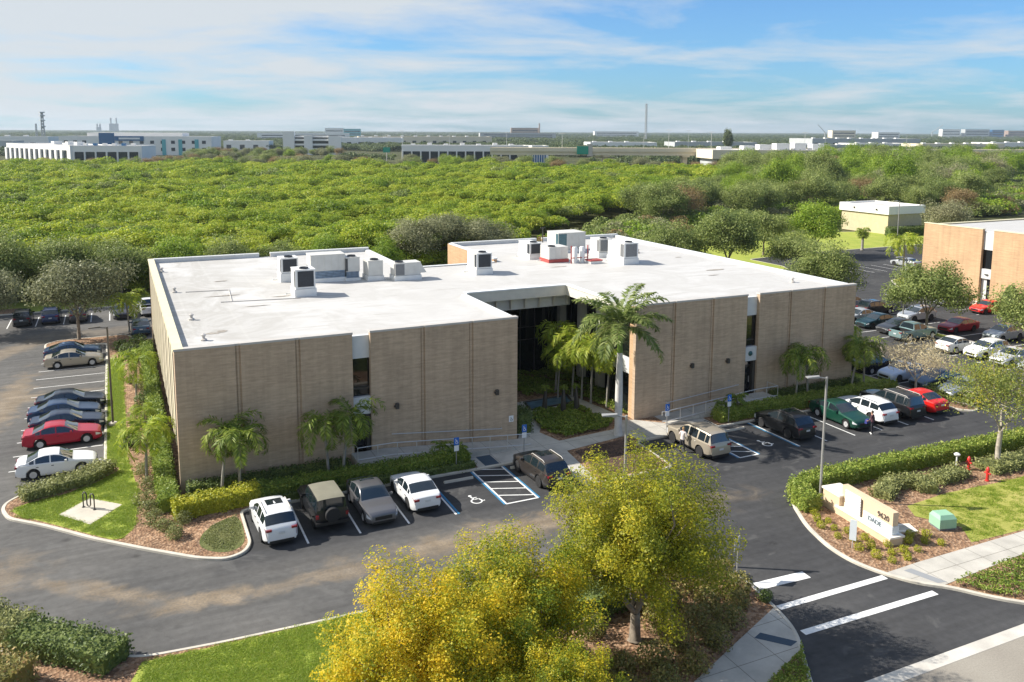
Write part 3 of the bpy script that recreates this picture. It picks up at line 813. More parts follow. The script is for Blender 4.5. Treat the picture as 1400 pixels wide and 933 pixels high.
# pavements before the doors
sheet('sidewalk', [(17.4, -3.6), (22.2, -3.6), (22.45, -8.6), (23.3, -8.55), (23.9, -3.4), (29.35, -2.55), (29.35, -3.66), (36.3, -3.66), (36.3, -1.8), (33.3, -1.8), (31.4, -0.02), (30.4, 0.3), (28.9, -1.15), (24.3, -1.55), (23.8, 0.5), (25.3, 2.8), (25.0, 4.4), (25.3, 7.9), (25.6, 14.1), (22.2, 14.1), (22.0, 8.6), (24.4, 8.2), (24.3, 5.2), (23.3, 2.4), (21.9, -0.02), (17.0, -0.02), (17.0, -1.78), (17.4, -1.78)], zw, M['walk'])
sheet('sidewalk', [(25.2, 7.2), (25.9, 7.3), (29.9, 7.5), (30.2, 6.0), (31.0, 1.0), (30.4, 0.3), (29.5, 2.2), (29.0, 4.9), (25.0, 4.6)], zw-0.002, M['walk'])
st_ = MB().sheet([(24.35, -3.66), (28.7, -3.0), (28.6, -8.3), (24.0, -8.3)], zw-0.004); struct('planting_bed', st_, M['mulch_dark'])
tk = MB().sheet([(17.9, -3.55), (18.9, -3.55), (18.9, -1.95), (17.9, -1.95)], zw+0.004); struct('tactile_paving', tk, M['tactile'])
# shallow tiled basin by the entrance
fb = empty('basin', (27.5, 6.1, 0.1), 0, 'shallow blue tiled basin set in the pavement before the entrance', 'basin')
mb = MB(); pool = [(25.5, 5.15), (29.1, 5.45), (29.5, 7.0), (25.8, 6.8)]
mb.prism(pool, 0.10, 0.17); o = mb.build('water', M['tilewater'], fb); o.location = (-27.5, -6.1, -0.1)
mb = MB(); o_ = inset(pool, -0.18)
for i in range(4):
    j = (i+1) % 4; mb.prism([o_[i], o_[j], pool[j], pool[i]], 0.10, 0.22)
o = mb.build('rim', M['mullion'], fb); o.location = (-27.5, -6.1, -0.1)

# right hand lots: medians and verges
island([(74.7, -9), (76.3, -9), (76.3, 13.0), (74.7, 13.0)], M['lawn'], 'median', r=0.6)
island([(74.9, 22.6), (76.3, 22.6), (76.3, 30), (74.9, 30)], M['lawn'], 'median', r=0.6)
d_in = island([(94.3, -28), (94.3, 16.8), (93.6, 18.4), (94.2, 30.2), (99, 36), (130, 40), (160, 40), (160, -28)], M['lawn_dry'], 'lawn', r=0.8)
sheet('sidewalk', [(94.6, 19.2), (94.6, 17.0), (95.2, 16.6), (95.2, 19.0)], zw+0.004, M['pad'])
island([(57.5, 49), (92, 49), (93.5, 52), (93.5, 60), (112, 62), (160, 62), (160, 74.5), (100, 100), (57, 70)], M['lawn'], 'lawn', r=0.8)
island([(-60, 60.3), (56.5, 60.3), (56.5, 70), (-60, 70)], M['lawn'], 'lawn', r=0)
sheet('planting_bed', [(-22, 60.5), (-13.4, 60.5), (-13.4, 63.5), (-22, 63.5)], zl+0.004, M['mulch'])

# ------------------------------------------------------------------ painted markings
pw = MB(); pb = MB()
for x in (5.57, 8.33, 11.05, 13.79): stripe(pw, (x, -9.0), (x, -3.8), 0.11)
for y in (8.1, 10.8, 13.55, 16.25, 19.0, 21.75, 24.45, 27.2, 29.9, 32.55, 35.35): stripe(pw, (-9.55, y), (-4.25, y), 0.10)
for x in (41.45, 44.1, 46.75, 49.4, 52.1): stripe(pw, (x, -9.0), (x, -3.8), 0.11)
for x in (-16.6, -13.9, -11.2, -8.5, -5.8, -3.9, -1.3, 1.4, 4.1): stripe(pw, (x, 52.5), (x, 57.6), 0.11)
for y in (-5, -2.2, 0.5, 3.2, 5.9, 8.6, 11.3, 14.0, 16.7): stripe(pw, (56.8, y+1.0), (61.9, y+1.0), 0.1)
for y in (-4.9, -2.2, 0.5, 3.2, 5.9, 8.3, 11.2, 13.9, 16.7, 19.4, 22.1): stripe(pw, (69.4, y), (74.6, y), 0.1); stripe(pw, (76.4, y), (81.5, y+0.0), 0.1)
for y in (-4, -1.3, 1.4, 4.1, 6.8, 9.5, 12.2, 14.9, 17.6, 20.3, 23, 25.7, 28.4): stripe(pw, (89.0, y), (94.1, y), 0.1)
for x in (97, 99.7, 102.4, 105.1, 107.8, 110.5, 113.2): stripe(pw, (x, 42), (x, 47.5), 0.1)
# accessible bays and their hatched aisles
def gore(x0, x1, n=5):
    stripe(pb, (x0-0.10, -8.95), (x0-0.10, -3.8), 0.11, 0.008); stripe(pw, (x0+0.02, -8.95), (x0+0.02, -3.8), 0.11, 0.012)
    stripe(pb, (x1+0.10, -8.95), (x1+0.10, -3.8), 0.11, 0.008); stripe(pw, (x1-0.02, -8.95), (x1-0.02, -3.8), 0.11, 0.012)
    stripe(pw, (x0-0.02, -8.95), (x1+0.02, -8.95), 0.12, 0.016)
    for i in range(n):
        y = -7.7+i*1.05; stripe(pw, (x0+0.04, y), (x1-0.04, y-0.78), 0.10, 0.016)
gore(16.9, 18.95); gore(33.85, 35.4)
stripe(pb, (13.96, -9.0), (13.96, -3.8), 0.13); stripe(pb, (38.86, -9.0), (38.86, -3.8), 0.13); stripe(pw, (39.0, -9.0), (39.0, -3.8), 0.11, 0.012)
# stop bar and crosswalk across the drive
stripe(pw, (23.95, -22.0), (26.9, -22.15), 0.62)
stripe(pw, (23.6, -23.85), (30.2, -23.9), 0.36); stripe(pw, (23.2, -25.78), (31.2, -25.9), 0.36)
struct('lane_marking', pw, M['paint']); struct('lane_marking', pb, M['bluepaint'])

def wheelchair(cx, cy, s, z=0.010, mat=None, name='accessible_symbol'):
    """painted wheelchair symbol, read from the lane side (y up the bay)"""
    mb = MB(); n = 20; r0, r1 = 0.36, 0.27
    for i in range(n):
        if i in (3, 4, 5): pass
        a0, a1 = R(100+265*i/n), R(100+265*(i+1)/n)
        mb.add([(cx+s*(r*math.cos(a)), cy+s*(r*math.sin(a)-0.18), z) for r, a in ((r1, a0), (r1, a1), (r0, a1), (r0, a0))], [(0, 1, 2, 3)])
    for i in range(10):
        a0, a1 = 2*PI*i/10, 2*PI*(i+1)/10
        mb.add([(cx-0.12*s, cy+0.62*s, z)]+[(cx+s*(-0.12+0.11*math.cos(a)), cy+s*(0.62+0.11*math.sin(a)), z) for a in (a0, a1)], [(0, 1, 2)])
    def st(a, b, w): stripe(mb, (cx+a[0]*s, cy+a[1]*s), (cx+b[0]*s, cy+b[1]*s), w*s, z+0.002)
    st((-0.12, 0.5), (-0.05, 0.06), 0.11); st((-0.09, 0.30), (0.20, 0.30), 0.08); st((-0.06, 0.08), (0.24, 0.08), 0.10); st((0.22, 0.1), (0.36, -0.30), 0.10); st((0.34, -0.30), (0.50, -0.24), 0.09)
    return struct(name, mb, mat or M['paint'])
wheelchair(15.5, -7.7, 0.98); wheelchair(37.2, -7.6, 0.98)
def wheelstop(x, y, w, label):
    mb = MB(); mb.add([(-w/2, -0.09, 0), (w/2, -0.09, 0), (w/2, 0.09, 0), (-w/2, 0.09, 0), (-w/2, -0.05, 0.13), (w/2, -0.05, 0.13), (w/2, 0.05, 0.13), (-w/2, 0.05, 0.13)],
        [(4, 5, 6, 7), (0, 1, 5, 4), (1, 2, 6, 5), (2, 3, 7, 6), (3, 0, 4, 7), (3, 2, 1, 0)])
    o = mb.build('wheel_stop', M['kerb']); o.location = (x, y, 0.004); return tag(o, label, 'wheel stop', 'concrete wheel stops in the accessible bays')
wheelstop(15.6, -4.75, 1.9, 'pale concrete wheel stop in the empty bay beside the white sedan')
wheelstop(36.9, -4.6, 1.9, 'pale concrete wheel stop in the empty bay beside the tan off-roader')
wheelstop(20.2, -4.35, 1.8, 'concrete wheel stop under the nose of the bronze crossover')

# ------------------------------------------------------------------ the office building
HB, ZR = 8.79, 8.40
ob = empty('office_building', (26, 19, 0), 0, 'two storey brown brick office block with flat white roof and planted entrance court', 'office building')
def bpart(name, mb, mat, **kw):
    o = mb.build(name, mat, ob, **kw); o.location = (-26, -19, 0); return o
def panel(x0, x1, grooves, t=0.35):
    mb = MB(); xs = [x0]
    for g in grooves: xs += [g-0.15, g+0.15]
    xs.append(x1)
    for i in range(0, len(xs), 2): mb.box(xs[i], xs[i+1], 0, t, 0, HB-0.13)
    for g in grooves:
        mb.box(g-0.15, g+0.15, 0.10, t, 0, HB-0.13); mb.box(g-0.06, g+0.06, 0.055, 0.10, 0, HB-0.13)
    bpart('wall', mb, M['brick'])
    cp = MB()
    for i in range(0, len(xs), 2): cp.box(xs[i]-(0.03 if i == 0 else 0), xs[i+1]+(0.03 if i == len(xs)-2 else 0), -0.035, t+0.06, HB-0.13, HB)
    for g in grooves: cp.box(g-0.15, g+0.15, 0.03, t+0.06, HB-0.13, HB-0.01)
    bpart('coping', cp, M['coping'])
panel(0, 10.37, (3.5, 7.0)); panel(11.52, 21.81, (15.0, 18.4)); panel(31.41, 41.67, (34.75, 38.3)); panel(42.88, 53.14, (46.0, 49.6))
# slots with spandrels, window and door
def slot(x0, x1, zf, sill):
    m = (x0+x1)/2
    bpart('spandrel', MB().box(x0, x1, 0.30, 0.6, 7.0, ZR+0.06), M['panel'])
    bpart('spandrel', MB().box(x0, x1, 0.34, 0.38, 7.72, 7.76), M['mullion'])
    bpart('spandrel', MB().box(x0, x1, 0.12, 0.6, 3.36, 4.5), M['panel'])
    w = bpart('window', MB().box(x0, x1, 0.42, 0.5, 4.5, 7.0), M['glass'])
    o = MB().box(x0, x1, 0.36, 0.42, 4.98, 5.06).build('mullion', M['mullion'], w)
    d = bpart('door', MB().box(x0, x1-0.28, 0.50, 0.56, zf, 3.36), M['doorglass'])
    MB().box(x1-0.42, x1-0.38, 0.44, 0.50, zf+0.8, zf+1.3).build('handle', M['steel'], d)
    MB().box(x0, x1-0.28, 0.46, 0.5, zf+2.12, zf+2.2).build('transom', M['mullion'], d)
    bpart('door_jamb', MB().box(x1-0.28, x1, 0.2, 0.56, zf, 3.36), M['panel'] if sill else M['mullion'])
slot(10.37, 11.52, 0.95, False); slot(41.67, 42.88, 0.72, False)
# left flank: tall panels, sunlight painted in as cream, with recessed window strips
mb = MB(); gl = MB(); cp = MB()
mb.box(0, 0.45, 0.36, 1.0, 0, HB-0.13)
y = 1.0; k = 0
while y < 37.5:
    y1 = min(y+1.05, 37.84)
    bpart('side_window', MB().box(0.07, 0.5, y, y1, 2.35, HB-0.5), M['mullion'])
    y2 = min(y1+3.05, 37.84)
    if y2 > y1+0.3:
        bpart('flank_panel', MB().box(0.0, 0.5, y1, y1+0.9, 2.35, HB-0.5).box(0.035, 0.5, y1+0.9, y2-0.9, 2.35, HB-0.5).box(0.0, 0.5, y2-0.9, y2, 2.35, HB-0.5), M['flank'])
    y = y2
bpart('side_wall', mb, M['brick'])
bpart('side_wall', MB().box(0.0, 0.5, 36.9, 37.84, 0, HB-0.13), M['brick'])
bpart('side_window', MB().box(0.85, 0.9, 1.0, 36.9, 0.1, 2.35), M['glass'])
bpart('side_sill', MB().box(0.05, 0.85, 1.0, 36.9, 2.27, 2.35), M['mullion'])
bpart('coping', cp.box(-0.05, 0.5, -0.03, 37.9, HB-0.13, HB+0.004).box(0.0, 0.5, 1.0, 36.9, HB-0.5, HB-0.13), M['coping_cream'])
# rear and far walls
for x0, x1 in ((0.5, 10.37), (11.52, 21.81), (31.41, 42.0), (42.9, 53.14)): bpart('rear_wall', MB().box(x0, x1, 37.5, 37.84, 0, HB-0.1), M['brick'])
for x0, x1 in ((10.37, 11.52), (42.0, 42.9)): bpart('rear_wall', MB().box(x0, x1, 37.2, 37.3, 0, ZR+0.04), M['panel'])
for x0, x1 in ((0.45, 10.4), (11.5, 21.83), (31.4, 42.02), (42.88, 53.18)): bpart('parapet', MB().box(x0, x1, 37.38, 37.88, HB-0.1, HB+0.02).box(x0, x1, 37.42, 37.5, ZR, HB-0.1), M['panel'])
for a in ((52.8, 53.14, 0.35, 37.5, 0, HB-0.26), (21.5, 21.81, 0.35, 9.5, 0, HB-0.26), (21.5, 21.81, 24.9, 37.5, 0, HB-0.3), (22.0, 31.2, 24.6, 24.9, 0, HB-0.36)): bpart('side_wall', MB().box(*a), M['brick'])
mb = MB(); mb.box(31.05, 31.40, 25.0, 37.86, 0, HB-0.1)
bpart('side_wall', mb, M['tan_sunlit_brick'])  # same brick as the other walls, its sunlit peach tone painted in
for a in ((52.75, 53.2, 0.4, 37.4, HB-0.26, HB-0.12), (21.45, 21.86, 0.4, 9.45, HB-0.26, HB-0.13), (21.45, 21.86, 25.0, 37.4, HB-0.30, HB-0.2), (21.9, 31.0, 24.55, 24.95, HB-0.36, HB-0.28), (31.0, 31.46, 25.0, 37.38, HB-0.1, HB+0.02)): bpart('coping', MB().box(*a), M['white'])
for a in ((52.7, 52.8, .4, 37.4), (21.38, 21.5, .4, 9.5), (21.38, 21.5, 25.0, 37.4), (31.40, 31.5, 25.0, 37.4)): bpart('parapet', MB().box(*a, ZR-.02, HB-.262), M['panel'])
# the roof
rf = MB(); rf.sheet([(0.4, 0.3), (21.6, 0.3), (21.6, 9.6), (31.0, 9.6), (31.0, 0.3), (52.9, 0.3), (52.9, 37.5), (31.2, 37.5), (31.2, 24.7), (21.6, 24.7), (21.6, 37.5), (0.4, 37.5)], ZR)
roof = bpart('roof', rf, M['roof'])
g = np.random.default_rng(5)
def blot(cx, cy, rx, ry, z, n=14):
    p = [(cx+rx*math.cos(2*PI*i/n)*g.uniform(0.6, 1.15), cy+ry*math.sin(2*PI*i/n)*g.uniform(0.6, 1.15)) for i in range(n)]
    o = MB().sheet(p, z).build('stain', M['roof_stain'], roof)
for k_, (x, y, rx, ry) in enumerate([(2.6, 4.9, 0.5, 0.28), (3.2, 5.3, 0.35, 0.35), (35.6, 19.9, 1.0, 0.22), (47.2, 24.6, 0.9, 0.35), (50.0, 20.5, 0.45, 0.2), (48.3, 12.4, 1.2, 0.3), (4.6, 17.6, 1.4, 0.18), (6.6, 12.6, 0.9, 0.12), (5.2, 24.5, 0.6, 0.2), (8.8, 15.6, 0.9, 0.13), (46.2, 10.0, 0.6, 0.12)]):
    blot(x, y, rx, ry, ZR+0.012+0.002*k_)
# seams and conduits lying on the membrane
for p in ([(2.1, 20.3), (5.4, 19.9)], [(5.4, 20.2), (5.0, 15.0)], [(4.2, 15.0), (10.0, 14.2)]): MB().tube([(q[0], q[1], ZR+0.03) for q in p], 0.035, 5).build('conduit', M['coping'], roof)
# entrance court: fascia, soffit, glass walls, fins, columns
mb = MB(); mb.box(21.82, 31.0, 9.4, 9.72, 7.9, HB-0.10); mb.box(30.72, 31.0, 0.5, 9.4, 7.9, HB-0.10)
bpart('fascia', mb, M['fascia'])
mb = MB(); mb.box(21.83, 31.12, 9.34, 9.9, HB-0.10, HB+0.0); mb.box(30.66, 31.12, 0.42, 9.34, HB-0.10, HB-0.002)
bpart('coping', mb, M['white'])
mb = MB(); mb.box(21.82, 34.4, 9.72, 14.6, 7.88, 7.95); mb.box(31.0, 34.4, 0.4, 9.72, 7.88, 7.95)
bpart('soffit', mb, M['fascia'])
cw = bpart('curtain_wall', MB().box(21.82, 33.6, 14.2, 14.28, 0.1, 7.9), M['glass'])
mb = MB()
for i in range(9): x = 21.9+i*1.38; mb.box(x-0.03, x+0.03, 14.10, 14.2, 0.1, 7.88)
for z in (3.2, 4.3, 6.9): mb.box(21.82, 33.0, 14.12, 14.19, z-0.03, z+0.03)
mb.build('mullion', M['mullion'], cw)
sf = bpart('inner_fascia', MB().box(21.82, 31.6, 10.35, 10.45, 6.85, 7.88), M['panel'])
for i in range(8): x = 22.1+i*1.3; MB().box(x-0.035, x+0.035, 10.0, 10.35, 6.95, 7.88).build('fin', M['fascia'], sf)
cw2 = bpart('curtain_wall', MB().box(33.6, 33.68, 4.0, 14.2, 0.1, 7.9), M['glass'])
mb = MB()
for i in range(7): y = 4.6+i*1.5; mb.box(33.52, 33.6, y-0.03, y+0.03, 0.1, 7.88)
mb.build('mullion', M['mullion'], cw2)
for (x, y) in ((32.75, 13.9), (33.1, 10.9), (33.0, 7.6), (32.5, 4.3)):
    bpart('column', MB().box(x-0.3, x+0.3, y-0.3, y+0.3, 0.05, 7.9), M['fascia'])
bpart('column', MB().box(26.9, 27.5, 14.3, 14.5, 0.1, 7.8), M['fascia'])
bpart('wall', MB().box(31.43, 31.95, 0.36, 0.85, 0, HB-0.27), M['tan_sunlit_brick'])  # sunlit brick return, the warm light painted in as a tan tone
bpart('spandrel', MB().box(31.62, 31.9, 0.85, 4.0, 3.3, 4.5), M['panel'])
bpart('window', MB().box(31.72, 31.8, 0.85, 4.0, 0.2, 3.3), M['glass']); bpart('window', MB().box(31.72, 31.8, 0.85, 4.0, 4.5, 7.9), M['glass'])
mb = MB()
for y in (0.88, 2.3, 3.9): mb.box(31.62, 31.72, y, y+0.07, 0.2, 3.3); mb.box(31.62, 31.72, y, y+0.07, 4.5, 7.88)
bpart('window_frame', mb, M['mullion'])
# wall lamps
for x in (13.2, 20.25, 36.5, 39.9):
    w = bpart('wall_lamp', MB().box(x-0.11, x+0.11, -0.20, -0.001, 3.5, 3.86).box(x-0.2, x-0.11, -0.13, -0.03, 3.62, 3.74), M['mullion'])
for x, y_, in ((42.25, 0.11),):  # made-up dome shape in place of the teal wall emblem
    dm = MB(); dm.lathe([(0.0, -0.12), (0.12, -0.10), (0.19, -0.04), (0.21, 0.0)], 14, (x, y_, 3.96), 'y'); bpart('emblem_dome', dm, plain('teal_emblem', (0.02, 0.09, 0.09), 0.3), smooth=True)

def ramp_(x_low, x_high, x_end, z_hi, label):
    rp = MB(); zl_ = 0.125
    s = 1 if x_end > x_high else -1
    for (xa, za, xb, zb) in ((x_low, zl_, x_high, z_hi), (x_high, z_hi, x_end, z_hi)):
        vs = [(xa, -1.75, 0), (xb, -1.75, 0), (xb, -0.003, 0), (xa, -0.003, 0), (xa, -1.75, za), (xb, -1.75, zb), (xb, -0.003, zb), (xa, -0.003, za)]
        fs = [(4, 5, 6, 7), (0, 1, 5, 4), (1, 2, 6, 5), (2, 3, 7, 6), (3, 0, 4, 7)]
        if s < 0: fs = [f[::-1] for f in fs]
        rp.add(vs, fs)
    tag(rp.build('ramp', M['walk']), kind='structure')
    zz = lambda x: z_hi if (x-x_high)*s > 0 else zl_+(z_hi-zl_)*(x-x_low)/(x_high-x_low)
    t = empty('railing', ((x_low+x_high)/2, -1.66, 0.12), 0, label, 'railing', 'metal railings along the ramps')
    bx, by, bz = t.location
    xs = [x_low+(x_end-x_low)*i/9 for i in range(10)]
    for x in xs:
        o = MB().tube([(x-bx, 0, zz(x)-bz-0.01), (x-bx, 0, zz(x)+0.92-bz)], 0.026, 6).build('post', M['steel'], t)
    rl = MB()
    for hh in (0.92, 0.16): rl.tube([(x_low-0.45*s-bx, 0, zl_+hh-bz), (x_low-bx, 0, zl_+hh-bz), (x_high-bx, 0, z_hi+hh-bz), (x_end-bx, 0, z_hi+hh-bz)], 0.03, 6)
    rl.tube([(x_low-0.45*s-bx, 0, zl_+0.92-bz), (x_low-0.45*s-bx, 0, zl_+0.62-bz)], 0.03, 6); rl.build('rail', M['steel'], t)
    w = MB(); w.tube([(x_low-bx+1.0*s, 1.52, zl_+0.95-bz), (x_high-bx-0.4*s, 1.52, z_hi+0.92-bz)], 0.028, 6)
    for i in range(4):
        x = x_low+1.0*s+(x_high-x_low-1.6*s)*i/3; w.tube([(x-bx, 1.52, zz(x)+0.93-bz), (x-bx, 1.66, zz(x)+0.93-bz)], 0.02, 5)
    w.build('wall_rail', M['steel'], t)
    # end return beside the door
    e = MB(); e.tube([(x_end-bx, 0, z_hi+0.92-bz), (x_end-bx, 1.2, z_hi+0.92-bz), (x_end-bx, 1.2, z_hi-bz)], 0.026, 6); e.build('end_rail', M['steel'], t)
ramp_(21.6, 12.4, 10.15, 0.95, 'grey metal railing on the ramp in front of the left wing')
ramp_(33.2, 41.4, 43.6, 0.72, 'grey metal railing on the ramp in front of the right wing')

# ------------------------------------------------------------------ rooftop machines
HV = 'machines standing on the white roof'
def hvac(name, x, y, w, d, h, base, label, mat='hvac', grille='grille', gl=(0.12, 0.92), gz=(0.1, 0.95), fan=True, basemat='hvac_white', seams=0, side=True, hood=False, louver=None):
    t = empty(name, (x, y, ZR), 0, label, 'rooftop unit', HV)
    MB().box(-w/2-0.07, w/2+0.07, -d/2-0.07, d/2+0.07, 0, base).build('curb', M[basemat], t)
    z0 = base+(0.02 if not louver else louver)
    if louver:
        lv = MB()
        for i in range(5): lv.box(-w/2+0.05, w/2-0.05, -d/2-0.02, d/2, base+0.02+i*louver/5, base+0.02+(i+0.62)*louver/5)
        lv.build('louvre', M['bluelouver'], t)
    c = MB(); c.box(-w/2, w/2, -d/2, d/2, z0, z0+h)
    c.box(-w/2-0.025, w/2+0.025, -d/2-0.025, d/2+0.025, z0+h, z0+h+0.06)
    for i in range(seams): xx = -w/2+w*(i+1)/(seams+1); c.box(xx-0.015, xx+0.015, -d/2-0.02, -d/2, z0+0.04, z0+h-0.04)
    c.build('cabinet', M[mat], t)
    if grille:
        gr = MB(); gr.box(-w/2+w*gl[0], -w/2+w*gl[1], -d/2-0.03, -d/2-0.002, z0+h*gz[0], z0+h*gz[1]); g1 = gr.build('grille', M[grille], t)
        if side:
            gr = MB(); gr.box(-w/2-0.025, -w/2-0.002, -d/2+0.06, -d/2+d*0.22, z0+h*gz[0], z0+h*gz[1]); gr.build('grille', M[grille], t)
    if fan:
        f = MB(); f.lathe([(0.36, 0), (0.36, 0.12), (0.30, 0.12), (0.28, 0.05), (0.1, 0.06), (0.0, 0.07)], 16, (min(0, -w/2+0.5) if w > 1.8 else 0, -d/2+0.5, z0+h+0.06)); f.build('fan', M['grille'], t, True)
    if hood:
        hd = MB(); hd.add([(w/2, -d/2, z0+0.15), (w/2+0.55, -d/2, z0+0.15), (w/2, -d/2, z0+h), (w/2, d/2, z0+0.15), (w/2+0.55, d/2, z0+0.15), (w/2, d/2, z0+h)], [(0, 1, 2), (5, 4, 3), (1, 4, 5, 2), (0, 3, 4, 1)]); hd.build('hood', M[mat], t)
    ft = MB(); ft.tube([(-w/2-0.05, d/2-0.3, 0.1), (-w/2-0.5, d/2-0.3, 0.1), (-w/2-0.5, d/2-0.3, 0.01)], 0.05, 6); ft.build('pipe', M['hvac_white'], t)
    return t
hvac('air_conditioner', 10.6, 22.6, 1.45, 1.5, 1.25, 0.75, 'white roof unit with black coil grille, hindmost on the left wing', 'hvac_white')
hvac('air_conditioner', 10.5, 15.6, 1.55, 1.7, 1.45, 0.62, 'white roof unit with black coil grille, nearest the front of the left wing', 'hvac_white')
hvac('air_handler', 13.6, 21.4, 2.95, 1.8, 1.35, 0.35, 'long beige roof unit on blue louvres', 'hvac', None, fan=False, seams=4, louver=0.62)
hvac('air_handler', 15.7, 21.0, 1.2, 1.4, 1.2, 0.25, 'narrow beige roof unit beside the long one on blue louvres', 'hvac', 'grille', (0.0, 0.12), (0.05, 0.95), louver=0.55)
hvac('air_conditioner', 17.5, 20.4, 1.3, 1.7, 1.25, 0.42, 'plain beige roof box with a fan on top, no grille in front', 'hvac', None)
hvac('air_conditioner', 20.1, 19.3, 2.3, 1.4, 1.05, 0.42, 'low beige roof unit with a slanted hood at its end', 'hvac', 'grille_gray', (0.02, 0.36), (0.05, 0.95), hood=True, seams=3, basemat='hvac_white')
hvac('air_conditioner', 27.3, 19.7, 1.5, 2.2, 1.35, 0.55, 'lone white roof unit with black coil grille on the middle roof', 'hvac_white')
hvac('air_conditioner', 35.7, 26.4, 1.25, 2.6, 1.15, 0.45, 'white roof unit with dark grille at the left end of the right cluster', 'hvac_white')
hvac('air_conditioner', 36.9, 23.3, 2.1, 1.9, 1.15, 0.32, 'pale roof unit on a red curb', 'hvac', None, basemat='redcurb', seams=2)
hvac('chiller', 41.6, 29.4, 3.3, 2.6, 1.75, 0.3, 'large beige chiller with teal coil faces, biggest of the right cluster', 'hvac', 'hvac_teal', (0.0, 0.3), (0.04, 0.97), fan=False, seams=3)
hvac('air_conditioner', 43.0, 24.4, 1.55, 1.8, 1.35, 0.5, 'pale roof unit with grey grille behind the front right one', 'hvac', 'grille_gray')
hvac('air_conditioner', 42.8, 19.9, 1.6, 3.0, 1.45, 0.6, 'long white roof unit with grey grille, foremost of the right cluster', 'hvac_white', 'grille_gray')
t = empty('roof_tanks', (38.6, 21.4, ZR), 0, 'two white upright tanks between red posts on the roof', 'tank', HV)
for dx in (-0.42, 0.42): MB().lathe([(0.27, 0), (0.27, 1.5), (0.2, 1.6), (0, 1.63)], 14, (dx, 0, 0)).build('tank', M['hvac_white'], t, True)
for dx in (-0.9, 0.95): MB().tube([(dx, -0.2, 0), (dx, -0.2, 1.75)], 0.06, 6).build('post', M['redcurb'], t)
MB().box(-0.9, 0.95, -0.24, -0.16, 0.5, 0.58).build('bar', M['redcurb'], t)
t = empty('roof_hatch', (39.9, 20.6, ZR), 0, 'low roof hatch with a red lid', 'roof hatch', HV)
MB().box(-0.65, 0.65, -0.5, 0.5, 0, 0.26).build('curb', M['hvac_white'], t); MB().box(-0.7, 0.7, -0.55, 0.55, 0.26, 0.38).build('lid', M['redcurb'], t)
for (x, y, lab) in ((0.9, 31.6, 'small roof vent at the rear left edge'), (1.3, 20.6, 'small roof vent joined to a conduit near the left edge'), (1.7, 9.6, 'small roof vent halfway along the left edge'), (1.9, 3.2, 'small roof vent nearest the front left corner'), (47.9, 24.9, 'small roof vent beside a dark stain on the right wing'), (50.2, 4.3, 'small roof vent nearest the front right corner')):
    t = empty('roof_vent', (x, y, ZR), 0, lab, 'roof vent', 'small vents on the white roof')
    MB().lathe([(0.2, 0), (0.2, 0.1), (0.09, 0.14), (0.09, 0.32)], 10).build('flashing', M['coping'], t, True); MB().lathe([(0.16, 0.32), (0.16, 0.38), (0, 0.46)], 10).build('cap', M['coping'], t, True)
t = empty('vent_pipe', (42.4, 36.6, ZR), 0, 'thin dark vent mast at the rear parapet', 'vent pipe', HV)
MB().tube([(0, 0, 0), (0, 0, 1.7)], 0.06, 6).build('pipe', M['mullion'], t); MB().box(-0.3, 0.3, -0.04, 0.04, 1.66, 1.74).build('cap', M['mullion'], t)
# ------------------------------------------------------------------ vehicles
def interp(pts, x):
    if x <= pts[0][0]: return pts[0][1]
    for (a, b), (c, d) in zip(pts, pts[1:]):
        if x <= c:
            t = (x-a)/(c-a) if c > a else 1
            return b+(d-b)*t
    return pts[-1][1]
def smooth_interp(pts, x, h=0.06):
    return (interp(pts, x-h)+2*interp(pts, x)+interp(pts, x+h))/4

